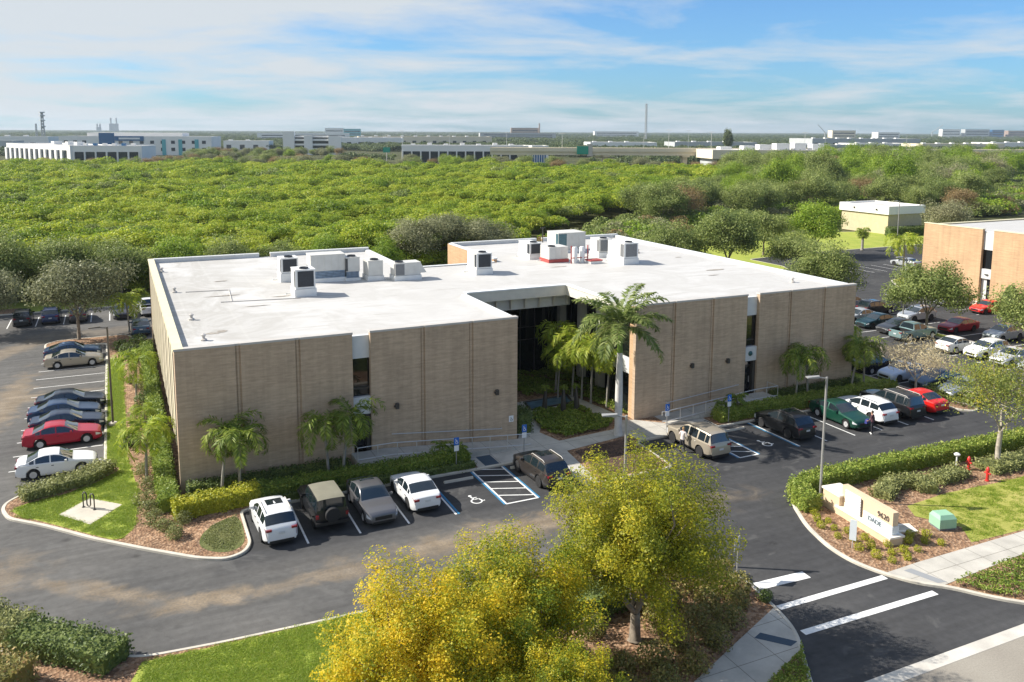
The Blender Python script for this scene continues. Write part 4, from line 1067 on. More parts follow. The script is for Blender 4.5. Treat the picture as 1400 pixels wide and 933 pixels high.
class P_: pass
def car_kind(kind):
    k = P_(); k.bed = None; k.rails = False; k.spare = False; k.sun = False; k.cladding = False
    if kind in ('sedan', 'fastback', 'compact'):
        k.L, k.W, k.H, k.r, k.wb, k.fo = 4.80, 1.84, 1.46, 0.335, 2.80, 0.93
        k.top = [(0, .52), (.05, .66), (.22, .76), (.7, .86), (1.30, .94), (1.42, .97), (2.20, 1.38), (2.55, 1.45), (3.1, 1.455), (3.5, 1.38), (4.22, 1.06), (4.62, 1.03), (4.74, .95), (4.80, .60)]
        k.belt = [(0, .48), (.1, .60), (.5, .76), (1.35, .88), (3.6, .95), (4.3, .98), (4.68, .93), (4.8, .55)]
        k.ws = (1.46, 2.22); k.rw = (3.46, 4.16); k.side = (1.72, 3.98)
        k.pillars = [(2.72, 2.80), (3.62, 3.70)]
        if kind == 'fastback':
            k.top = [(0, .52), (.05, .68), (.22, .80), (.7, .90), (1.30, .98), (1.42, 1.0), (2.15, 1.42), (2.6, 1.49), (3.0, 1.48), (3.6, 1.36), (4.45, 1.08), (4.68, 1.04), (4.76, .95), (4.80, .60)]
            k.rw = (3.5, 4.36); k.side = (1.7, 4.1)
        if kind == 'compact':
            k.L = 4.5; f = 4.5/4.8
            for n in ('top', 'belt'): setattr(k, n, [(a*f, b) for a, b in getattr(k, n)])
            k.ws = tuple(a*f for a in k.ws); k.rw = tuple(a*f for a in k.rw); k.side = tuple(a*f for a in k.side); k.pillars = [(a*f, b*f) for a, b in k.pillars]; k.wb = 2.66; k.fo = .88
        k.sun = kind == 'fastback'
    elif kind in ('suv', 'wagon', 'bigsuv'):
        k.L, k.W, k.H, k.r, k.wb, k.fo = 4.62, 1.86, 1.68, 0.36, 2.68, 0.92
        k.top = [(0, .60), (.05, .80), (.2, .90), (.7, 1.00), (1.15, 1.06), (1.28, 1.09), (2.02, 1.55), (2.4, 1.655), (3.0, 1.68), (3.7, 1.64), (4.02, 1.58), (4.42, 1.10), (4.55, 1.0), (4.60, .90), (4.62, .55)]
        k.belt = [(0, .55), (.1, .72), (.5, .88), (1.2, 1.0), (3.6, 1.09), (4.1, 1.10), (4.45, 1.02), (4.62, .5)]
        k.ws = (1.32, 2.04); k.rw = (4.02, 4.38); k.side = (1.55, 4.12); k.pillars = [(2.50, 2.58), (3.32, 3.40)]
        k.rails = True; k.cladding = True; k.sun = kind == 'suv'
        if kind == 'wagon':
            k.L, k.H = 4.80, 1.62; f = 4.8/4.62
            k.top = [(a*f, b*.965 if b > 1.1 else b) for a, b in k.top]; k.belt = [(a*f, b*.97) for a, b in k.belt]
            k.ws, k.rw, k.side = [(a*f, b*f) for a, b in (k.ws, k.rw, k.side)]; k.pillars = [(a*f, b*f) for a, b in k.pillars]; k.wb = 2.74; k.fo = .97; k.sun = False
        if kind == 'bigsuv':
            k.L, k.W, k.H, k.r, k.wb, k.fo = 4.95, 1.93, 1.82, .38, 2.92, .95
            k.top = [(0, .70), (.04, .95), (.15, 1.05), (.8, 1.12), (1.3, 1.16), (1.42, 1.18), (2.0, 1.64), (2.35, 1.77), (3.2, 1.82), (4.3, 1.80), (4.62, 1.75), (4.84, 1.15), (4.9, 1.05), (4.94, .9), (4.95, .55)]
            k.belt = [(0, .6), (.1, .82), (.5, .98), (1.3, 1.09), (4.6, 1.13), (4.85, 1.05), (4.95, .5)]
            k.ws = (1.46, 2.02); k.rw = (4.63, 4.82); k.side = (1.66, 4.62); k.pillars = [(2.55, 2.65), (3.5, 3.62), (4.25, 4.30)]; k.sun = False
    elif kind == 'jeep':
        k.L, k.W, k.H, k.r, k.wb, k.fo = 4.25, 1.80, 1.82, .40, 2.75, .70
        k.top = [(0, .70), (.03, 1.06), (.2, 1.12), (1.35, 1.17), (1.40, 1.18), (1.68, 1.70), (1.80, 1.80), (2.6, 1.83), (3.9, 1.82), (4.10, 1.78), (4.22, 1.14), (4.24, 1.0), (4.25, .60)]
        k.belt = [(0, .62), (.05, 1.0), (1.35, 1.10), (4.15, 1.14), (4.22, 1.06), (4.25, .55)]
        k.ws = (1.42, 1.70); k.rw = (4.11, 4.205); k.side = (1.56, 4.06); k.pillars = [(2.30, 2.40), (3.10, 3.22)]; k.spare = True
    elif kind == 'pickup':
        k.L, k.W, k.H, k.r, k.wb, k.fo = 5.40, 1.89, 1.79, .39, 3.25, .93
        k.top = [(0, .72), (.04, .95), (.2, 1.06), (.9, 1.13), (1.35, 1.17), (1.45, 1.19), (2.15, 1.68), (2.5, 1.77), (3.2, 1.79), (3.55, 1.74), (3.72, 1.20), (3.78, 1.14), (5.30, 1.14), (5.37, 1.10), (5.40, .60)]
        k.belt = [(0, .62), (.1, .84), (.5, 1.0), (1.4, 1.08), (3.7, 1.10), (5.3, 1.09), (5.38, 1.02), (5.4, .55)]
        k.ws = (1.50, 2.17); k.rw = (3.56, 3.72); k.side = (1.72, 3.55); k.pillars = [(2.66, 2.76)]; k.bed = (3.86, 5.28)
    return k

CARS = {}
def car_parts(kind):
    """list of (part name, mesh, parent index, location) shared by every car of this kind"""
    if kind in CARS: return CARS[kind]
    k = car_kind(kind); L_, W, r = k.L, k.W, k.r
    wx = (k.fo, k.fo+k.wb)
    hw_ = [(0, W*.36), (.06, W*.42), (.25, W*.468), (.6, W*.492), (1.1, W*.5), (L_-1.2, W*.5), (L_-.5, W*.482), (L_-.15, W*.45), (L_, W*.40)]
    if kind == 'jeep': hw_ = [(0, W*.47), (.1, W*.5), (L_-.1, W*.5), (L_, W*.485)]
    key = {0.0, L_, *k.ws, *k.rw, *k.side, *(q for p in k.pillars for q in p), *(p[0] for p in k.top)}
    for c in wx: key |= {c+(r+.055)*math.cos(PI*i/8) for i in range(9)}
    if k.bed: key |= set(k.bed)
    x = 0
    while x < L_: key.add(round(x, 3)); x += .12
    key |= {.02, L_-.02}
    xs = sorted(q for q in key if 0 <= q <= L_); out = []
    for q in xs:
        if not out or q-out[-1] > .012 or q == L_: out.append(q)
    xs = out
    zc = r
    def zbot(x):
        b = .21 if kind not in ('jeep', 'pickup', 'bigsuv') else .30
        b = b+max(0, (.35-x))*.25+max(0, x-(L_-.35))*.35
        for c in wx:
            d = abs(x-c); Ra = r+.055
            if d < Ra: b = max(b, zc+math.sqrt(Ra*Ra-d*d)-.01)
        return b
    sharp_ = kind in ('jeep', 'pickup', 'bigsuv')
    rings = []
    for x in xs:
        zt = interp(k.top, x) if sharp_ else smooth_interp(k.top, x, .05) if .1 < x < L_-.1 else interp(k.top, x)
        zb = min(interp(k.belt, x), zt-.015); hw = smooth_interp(hw_, x, .05); z0 = zbot(x)
        h = zt-zb
        zm = max(z0+.06, .52)
        yb = hw*.965
        yr = yb-min(.10, h*.8)*.6-max(0, h-.1)*(.34 if kind != 'jeep' else .14)
        lerp = lambda t: yb+(yr+.02*min(1, h*3)-yb)*t
        zl_ = min(z0+.12, zb-.03)
        pts = [(0, z0), (hw*.94, z0), (hw*.985, max(z0+.02, min(zl_, zb-.02))), (hw, min(max(zm, z0+.05), zb-.012)), (hw*.992, zb-.008), (yb, zb), (lerp(.10), zb+h*.10), (lerp(.86), zb+h*.86), (yr, zt-.03*min(1, h*4)), (yr*.72, zt-.004), (0, zt+.012*min(1, h*10))]
        rings.append([Vector((L_/2-x, y, z)) for y, z in pts])
    parts = {n: MB() for n in ('body', 'windscreen', 'rear_window', 'side_window', 'side_window2', 'headlight', 'headlight2', 'tail_light', 'tail_light2', 'underbody', 'door0', 'door1', 'door2', 'door3', 'trim', 'roof')}
    def quad(part, a, b, c, d, side, off=0):
        q = [a, b, c, d]
        q = [Vector((p.x, p.y*side, p.z)) for p in q]
        nrm = (q[1]-q[0]).cross(q[3]-q[0])
        if nrm.length < 1e-9: nrm = (q[2]-q[1]).cross(q[3]-q[1])
        if nrm.length > 1e-9: nrm.normalize()
        if side > 0: q = q[::-1]; nrm = -nrm
        if off: q = [p+nrm*off for p in q]
        parts[part].add(q, [(0, 1, 2, 3)])
    dsplit = sorted([k.side[0]-.12]+[(p[0]+p[1])/2 for p in k.pillars[:2]]+[min(k.side[1]-.25, wx[1]-.1 if len(k.pillars) < 2 else 99)])
    d0, d1 = k.side[0]-.15, (k.pillars[0][0]+k.pillars[0][1])/2
    d2 = (k.pillars[1][0]+k.pillars[1][1])/2 if len(k.pillars) > 1 else k.side[1]
    for i in range(len(xs)-1):
        xa, xb = xs[i], xs[i+1]; xm = (xa+xb)/2
        A, B = rings[i], rings[i+1]
        hcab = interp(k.top, xm)-interp(k.belt, xm)
        for side in (1, -1):
            for j in range(10):
                part = 'body'; off = 0
                inpil = any(p0 < xm < p1 for p0, p1 in k.pillars)
                if j == 0: part = 'underbody'
                elif j == 1 and k.cladding: part = 'trim'
                elif j == 1 and not (d0 < xm < d2): part = 'trim' if (xm < .5 or xm > L_-.5) and False else 'body'
                elif j == 6 and k.side[0] < xm < k.side[1] and not inpil and hcab > .12: part = 'side_window' if side > 0 else 'side_window2'
                elif j >= 8 and k.ws[0] < xm < k.ws[1]: part = 'windscreen'
                elif j >= 8 and k.rw[0] < xm < k.rw[1]: part = 'rear_window'
                elif j == 7 and k.rw[0] < xm < k.rw[1] and kind in ('jeep', 'suv', 'wagon', 'bigsuv'): part = 'rear_window'
                elif j in (3, 4) and .05 < xm < .42 and kind not in ('jeep',): part = 'headlight' if side > 0 else 'headlight2'
                elif j == 4 and L_-.34 < xm < L_-.03: part = 'tail_light' if side > 0 else 'tail_light2'
                elif kind == 'jeep' and j >= 8 and k.ws[1]-.02 < xm < k.rw[0]: part = 'roof'
                elif j in (2, 3, 4) and d0 < xm < d2: part = ('door0' if xm < d1 else 'door1') if side > 0 else ('door2' if xm < d1 else 'door3')
                if k.bed and k.bed[0] < xm < k.bed[1] and j >= 8: continue
                if k.bed and j == 9 and k.bed[0] < xm < k.bed[1]: continue
                quad(part, A[j], A[j+1], B[j+1], B[j], side)
    for (rg, fr) in ((rings[0], True), (rings[-1], False)):
        loop = [Vector((p.x, p.y, p.z)) for p in rg]+[Vector((p.x, -p.y, p.z)) for p in rg[1:-1][::-1]]
        parts['body'].add(loop, [tuple(range(len(loop))) if not fr else tuple(range(len(loop)))[::-1]])
    if k.bed:
        x0, x1 = L_/2-k.bed[1], L_/2-k.bed[0]; w = W*.42; zt = 1.12; zf = .72
        vs = [(x0, -w, zt), (x1, -w, zt), (x1, w, zt), (x0, w, zt), (x0, -w, zf), (x1, -w, zf), (x1, w, zf), (x0, w, zf)]
        parts['bed'] = MB().add(vs, [(4, 5, 6, 7), (1, 0, 4, 5), (2, 1, 5, 6), (3, 2, 6, 7), (0, 3, 7, 4)])
    # extra trim: grille, bumpers
    tr = parts['trim']
    fx, rx_ = L_/2, -L_/2
    def bx(mb, *a): mb.box(*a)
    gri, inta = MB(), MB()
    gri.box(fx-.05, fx+.012, -W*.26, W*.26, .42, .60); inta.box(fx-.06, fx+.015, -W*.33, W*.33, .22, .34)
    bx(tr, rx_-.015, rx_+.06, -W*.34, W*.34, .24, .40)
    tz = interp(k.belt, L_-.35)
    for s, n in ((1, 'tail_light'), (-1, 'tail_light2')):
        y0, y1 = sorted((s*W*.27, s*W*.425)); yo = s*W*.425
        mb_ = parts[n]
        if kind == 'jeep': mb_.f = []; mb_.v = []; mb_.m = []; mb_.box(rx_-.05, rx_+.02, *sorted((s*W*.40, s*W*.485)), .82, 1.02)
        else: mb_.box(rx_-.012, rx_+.12, y0, y1, tz-.165, tz-.055)
    if kind == 'jeep':
        tr.f = []; tr.v = []; tr.m = []; tr.box(rx_-.16, rx_+.05, -W*.5, W*.5, .45, .62); parts['bumper_'] = MB().box(fx-.03, fx+.16, -W*.48, W*.48, .48, .64)
        for s in (1, -1):
            for c in wx:
                xx = L_/2-c
                parts['fender_%d%d' % (s, c > 2)] = MB().box(xx-.52, xx+.52, s*W*.5-.10*(s < 0)-(.0 if s < 0 else .02), s*W*.5+.02+.10*(s > 0), .84, .93)
    parts['grille_'] = gri; parts['intake_'] = inta
    res = []   # (name, mesh, parent idx or None, loc, rotz, painted)
    nm = {'side_window2': 'side_window', 'headlight2': 'headlight', 'tail_light2': 'tail_light', 'door0': 'door', 'door1': 'door', 'door2': 'door', 'door3': 'door', 'trim': 'bumper_trim', 'grille_': 'grille', 'intake_': 'air_intake'}
    mt = {'windscreen': 'carglass', 'rear_window': 'carglass', 'side_window': 'carglass', 'side_window2': 'carglass', 'headlight': 'headlight', 'headlight2': 'headlight', 'tail_light': 'taillight', 'tail_light2': 'taillight', 'underbody': 'black', 'trim': 'black', 'bed': 'black', 'grille_': 'black', 'intake_': 'black'}
    for n, mb in parts.items():
        if not mb.f: continue
        me = mb.mesh(kind+'_'+n, M['black' if n.startswith(('bumper_', 'fender_')) else mt.get(n, 'white')])
        bm = bmesh.new(); bm.from_mesh(me); bmesh.ops.remove_doubles(bm, verts=bm.verts, dist=.0008)
        bm.to_mesh(me); bm.free()
        me.polygons.foreach_set('use_smooth', [True]*len(me.polygons)); me.set_sharp_from_angle(angle=R(38))
        res.append([nm.get(n, n.split('_')[0] if n.startswith(('bumper_', 'fender_')) else n), me, None, (0, 0, 0), n in ('body', 'door0', 'door1', 'door2', 'door3') or (n == 'roof'), n])
        if n.startswith('door'):
            i = len(res)-1; s = 1 if n in ('door0', 'door1') else -1
            xx = L_/2-(d1-.12 if n in ('door0', 'door2') else d2-.14)
            hb = MB().box(xx-.07, xx+.07, s*W*.5-.02, s*W*.5+.025, interp(k.belt, k.side[0]+.5)-.14, interp(k.belt, k.side[0]+.5)-.105)
            res.append(['handle', hb.mesh(kind+'_handle', M['steel' if kind == 'bigsuv' else 'black']), i, (0, 0, 0), False, 'h'])
    # mirrors, plates, rails, wheels
    for s in (1, -1):
        xx = L_/2-k.side[0]-.12; z = interp(k.belt, k.side[0])+.10
        m = MB(); m.add([(xx-.07, s*W*.47, z-.06), (xx+.08, s*W*.47, z-.05), (xx+.08, s*(W*.5+.13), z-.05), (xx-.07, s*(W*.5+.17), z-.06), (xx-.07, s*W*.47, z+.06), (xx+.05, s*W*.47, z+.06), (xx+.05, s*(W*.5+.12), z+.07), (xx-.07, s*(W*.5+.17), z+.08)],
              [(4, 5, 6, 7), (0, 1, 5, 4), (1, 2, 6, 5), (2, 3, 7, 6), (3, 0, 4, 7), (3, 2, 1, 0)] if s > 0 else [(7, 6, 5, 4), (4, 5, 1, 0), (5, 6, 2, 1), (6, 7, 3, 2), (7, 4, 0, 3), (0, 1, 2, 3)])
        res.append(['mirror', m.mesh(kind+'_mirror', M['white']), None, (0, 0, 0), True, 'mirror'])
    res.append(['number_plate', MB().box(rx_-.03, rx_-.005, -.16, .16, .72 if kind != 'jeep' else .66, .84 if kind != 'jeep' else .78).mesh(kind+'_plate', M['plate']), None, (0, 0, 0), False, 'plate'])
    if k.rails:
        for s in (1, -1):
            zt = k.H; m = MB(); x1, x0 = L_/2-k.ws[1]-.25, L_/2-k.rw[0]+.15
            m.tube([(x1, s*W*.345, zt-.07), (x1-.15, s*W*.35, zt+.02), (x0+.15, s*W*.35, zt+.0), (x0, s*W*.345, zt-.08)], .022, 5)
            res.append(['roof_rail', m.mesh(kind+'_rail', M['black']), None, (0, 0, 0), False, 'rail'])
    if k.sun:
        x1 = L_/2-k.ws[1]-.28; m = MB()
        m.add([(x1-.75, -.42, k.H+.012), (x1, -.42, k.H-.015), (x1, .42, k.H-.015), (x1-.75, .42, k.H+.012), (x1-.75, -.42, k.H-.05), (x1, -.42, k.H-.07), (x1, .42, k.H-.07), (x1-.75, .42, k.H-.05)], [(0, 1, 2, 3), (4, 5, 1, 0), (5, 6, 2, 1), (6, 7, 3, 2), (7, 4, 0, 3)])
        res.append(['sunroof', m.mesh(kind+'_sunroof', M['carglass']), None, (0, 0, 0), False, 'sunroof'])
    # wheel: tyre and rim
    w = .235 if kind not in ('jeep', 'pickup', 'bigsuv') else .27
    ty = MB(); ty.lathe([(r*.62, -w/2), (r*.93, -w/2), (r, -w*.32), (r, w*.32), (r*.93, w/2), (r*.62, w/2)], 22, (0, 0, 0), 'y')
    tym = ty.mesh(kind+'_tyre', M['tyre'], True, 40)
    rm = MB(); rr = r*.66
    for s in (1, -1):
        rm.lathe([(rr, s*w*.42), (rr*.90, s*w*.46), (rr*.86, s*w*.36)], 22, (0, 0, 0), 'y', 0)
        for i in range(5):
            a = 2*PI*i/5; ca, sa = math.cos(a), math.sin(a); pw_ = rr*.22
            p = [(rr*.12, -pw_*1.1), (rr*.9, -pw_*.8), (rr*.9, pw_*.8), (rr*.12, pw_*1.1)]
            vs = [(u*ca-v*sa, s*w*.43, u*sa+v*ca) for u, v in p]
            rm.add(vs, [(0, 1, 2, 3) if s < 0 else (3, 2, 1, 0)], 0)
        vs = [(rr*.9*math.cos(2*PI*i/16), s*w*.30, rr*.9*math.sin(2*PI*i/16)) for i in range(16)]
        rm.add(vs, [tuple(range(16)) if s < 0 else tuple(range(16))[::-1]], 1)
    rim = rm.mesh(kind+'_rim', [M['rim'], M['black']])
    for c in wx:
        for s in (1, -1):
            i = len(res); res.append(['wheel', None, None, (L_/2-c, s*(W/2-w/2-.005), r), False, 'wheel'])
            res.append(['tyre', tym, i, (0, 0, 0), False, 'tyre']); res.append(['rim', rim, i, (0, 0, 0), False, 'rim'])
    if k.spare:
        i = len(res); res.append(['spare_wheel', None, None, (-L_/2-.15, .02, 1.0), False, 'spare'])
        res.append(['tyre', tym, i, (0, 0, 0), False, 'tyre']); res.append(['rim', rim, i, (0, 0, 0), False, 'rim'])
        for s in (1, -1):
            res.append(['headlight', MB().lathe([(0, .0), (.10, .0)], 12, (0, 0, 0), 'y').mesh('jeep_lamp', M['headlight']), None, (L_/2+.006, s*.55, .88), False, 'lamp'])
    CARS[kind] = (res, k); return CARS[kind]

PAINTS = {}
def paint(col, rough=0.28, metal=0.0):
    key = (col, rough, metal)
    if key not in PAINTS: PAINTS[key] = plain('car_paint', col, .38, metal, coat=.55, spec=.35)
    return PAINTS[key]

def car(kind, x, y, deg, col, label, cat='car', group='cars in the parking lots', metal=0.25, roofmat=None, name=None, rails=None):
    res, k = car_parts(kind)
    t = empty(name or {'suv': 'parked_suv', 'bigsuv': 'parked_suv', 'jeep': 'parked_off_roader', 'pickup': 'pickup_truck', 'wagon': 'parked_wagon'}.get(kind, 'parked_car'), (x, y, 0.004), R(deg), label, cat, group)
    pm = paint(col, metal=metal); objs = []
    for nme, me, par, loc, painted, key in res:
        o = D.objects.new(nme, me); COL.objects.link(o)
        o.parent = objs[par] if par is not None else t
        o.location = loc
        if key == 'spare': o.rotation_euler = (0, 0, PI/2)
        if key == 'lamp': o.rotation_euler = (0, 0, PI/2)
        if painted:
            o.material_slots[0].link = 'OBJECT'; o.material_slots[0].material = (roofmat if (key == 'roof' and roofmat) else pm)
        if key == 'rail' and rails: o.material_slots[0].link = 'OBJECT'; o.material_slots[0].material = rails
        objs.append(o)
    return t

WHT, PEARL = (0.74, 0.75, 0.76), (0.76, 0.75, 0.70)
NAVY, DBLUE, STEELB = (0.018, 0.033, 0.075), (0.03, 0.065, 0.14), (0.045, 0.10, 0.17)
BLK, CHAR, DGREEN = (0.012, 0.013, 0.015), (0.05, 0.052, 0.055), (0.01, 0.07, 0.045)
SILV, LBLUE, RED, DRED = (0.42, 0.44, 0.46), (0.48, 0.56, 0.68), (0.62, 0.015, 0.012), (0.34, 0.015, 0.03)
GOLD, BRONZE, KHAKI, TEAL = (0.42, 0.37, 0.29), (0.075, 0.062, 0.052), (0.20, 0.19, 0.14), (0.22, 0.33, 0.33)
# front row, left of the entrance
car('suv', 4.2, -6.45, 92, WHT, 'white crossover parked nose in beside the curved kerb, nearest the grassy corner', 'suv', metal=0.0, rails=M['coping'])
car('jeep', 7.0, -6.0, 91, BLK, 'black off-roader with khaki soft top and spare wheel on its back', 'off-roader', metal=0.0, roofmat=plain('soft_top', (0.20, 0.19, 0.14), 0.9, var=0.1))
car('fastback', 9.65, -6.35, -89, (0.17, 0.17, 0.18), 'dark silver sedan parked nose out beside the black off-roader', metal=0.6)
car('compact', 12.35, -6.0, 91, WHT, 'white sedan parked nose in beside the empty accessible bay', metal=0.0)
car('suv', 20.45, -6.3, 93, (0.05, 0.042, 0.036), 'dark bronze crossover right of the blue hatched aisle', 'suv', metal=0.4, rails=M['coping'])
# front row, right of the entrance
car('bigsuv', 32.35, -6.35, 91, GOLD, 'tan boxy off-roader with a person at its open side', 'suv', metal=0.4, rails=M['black'])
car('suv', 40.1, -6.2, 91, BLK, 'black crossover right of the empty accessible bay of the right wing', 'suv', metal=0.2)
car('sedan', 45.5, -6.2, -91, DGREEN, 'dark green sedan parked nose out with a person at its bonnet', metal=0.4)
car('wagon', 48.1, -6.2, 90, WHT, 'white wagon with dark roof rails between the green sedan and the black suv', 'wagon', metal=0.0)
car('bigsuv', 50.8, -6.2, 90, BLK, 'black suv between the white wagon and the bright red sedan', 'suv', metal=0.2, rails=M['coping'])
car('sedan', 53.6, -6.1, 90, RED, 'bright red sedan at the end of the front row by the bushes', metal=0.0)
# left lot
car('compact', -6.75, 6.95, 1, WHT, 'white sedan nearest the shrubs of the bike rack island', metal=0.0)
car('sedan', -6.7, 12.5, 0, (0.40, 0.012, 0.035), 'crimson sedan between the white and the navy sedans of the left lot', metal=0.2)
car('sedan', -6.5, 15.1, 0, NAVY, 'navy sedan right behind the crimson one', metal=0.5)
car('sedan', -6.8, 17.75, 0, DBLUE, 'slate blue sedan, middle one of the three dark blue sedans', metal=0.5)
car('sedan', -6.5, 20.4, 0, (0.022, 0.03, 0.05), 'blue black sedan, hindmost of the three dark blue sedans', metal=0.5)
car('sedan', -6.75, 33.75, 0, (0.46, 0.41, 0.33), 'champagne sedan before the mulched tree island', metal=0.5)
car('fastback', -6.95, 36.7, 0, DBLUE, 'blue sedan half hidden behind the champagne one', metal=0.5)
car('suv', -12.5, 54.8, 90, BLK, 'black suv at the left end of the back row', 'suv', metal=0.2)
car('suv', -9.75, 54.9, 90, (0.02, 0.035, 0.10), 'dark blue suv of the back row behind the grey tree', 'suv', metal=0.4)
car('suv', -7.05, 54.6, 90, (0.06, 0.055, 0.06), 'dark grey suv of the back row beside the tree trunk', 'suv', metal=0.3)
car('sedan', -2.6, 54.6, -90, (0.03, 0.03, 0.05), 'dark sedan of the back row behind the palm', metal=0.3)
car('pickup', 0.25, 55.4, 90, WHT, 'white pickup at the rear left corner of the building', 'pickup', metal=0.0)
car('sedan', -0.9, 45.3, 90, STEELB, 'steel blue sedan behind the left hedge, near the rear of the building', metal=0.5)
# row beside the right flank
car('sedan', 58.9, 5.3, 0, BLK, 'black sedan behind the palms at the right corner, hindmost of its row', metal=0.3)
car('sedan', 58.8, 2.55, 0, (0.014, 0.016, 0.028), 'black sedan parked tail out next to the pale blue one', metal=0.4)
car('fastback', 59.1, -0.25, 180, LBLUE, 'pale blue white sedan with sunroof parked nose towards the lawn', metal=0.1)
car('sedan', 59.7, -3.0, 180, (0.05, 0.085, 0.13), 'slate blue sedan behind the bare tree', metal=0.5)
car('compact', 59.4, -5.75, 180, SILV, 'silver car half hidden under the sparse tree', metal=0.5)
# rows of the right lot
car('pickup', 72.2, 9.7, 0, TEAL, 'grey green pickup truck with open bed', 'pickup', metal=0.4)
car('sedan', 73.1, 12.5, 180, CHAR, 'charcoal car with a bright windscreen right behind the pickup', metal=0.4)
car('sedan', 73.2, 15.4, 180, (0.012, 0.045, 0.055), 'dark teal sedan beyond the charcoal car', metal=0.4)
car('compact', 73.4, 18.2, 180, SILV, 'light sedan mostly hidden by the right corner of the building', metal=0.3)
car('suv', 78.5, 20.3, 0, BLK, 'black suv near the far lamp post', 'suv', metal=0.2, rails=M['steel'])
car('suv', 78.4, 23.9, 0, SILV, 'pale suv peeking out behind the right corner of the building', 'suv', metal=0.2)
car('suv', 79.9, 15.7, 180, SILV, 'silver crossover under the oak by the lamp post', 'suv', metal=0.4)
car('compact', 72.0, 4.4, 0, PEARL, 'white sedan parked tail out before the median', metal=0.0)
car('wagon', 72.7, 1.75, 180, WHT, 'white suv parked nose out next to the white sedan', 'suv', metal=0.0, rails=M['coping'])
car('fastback', 72.6, -1.0, 180, (0.55, 0.56, 0.60), 'pale sedan with a dark glass roof at the right edge', metal=0.2)
car('sedan', 72.6, -3.7, 180, SILV, 'silver sedan beyond the right edge tree', metal=0.4)
car('sedan', 79.6, 10.1, 180, DRED, 'crimson sedan parked alone behind the median', metal=0.3)
car('suv', 80.3, 5.4, 180, (0.36, 0.39, 0.40), 'grey silver crossover under the right oak', 'suv', metal=0.5)
car('suv', 91.7, 20.4, 0, SILV, 'silver suv behind the oak before the tan building', 'suv', metal=0.4)
car('compact', 91.5, 15.4, 180, RED, 'small red car before the steps of the tan building', metal=0.0)
car('sedan', 112.0, 44.5, 90, SILV, 'silver car far behind the corner of the tan building', metal=0.3)

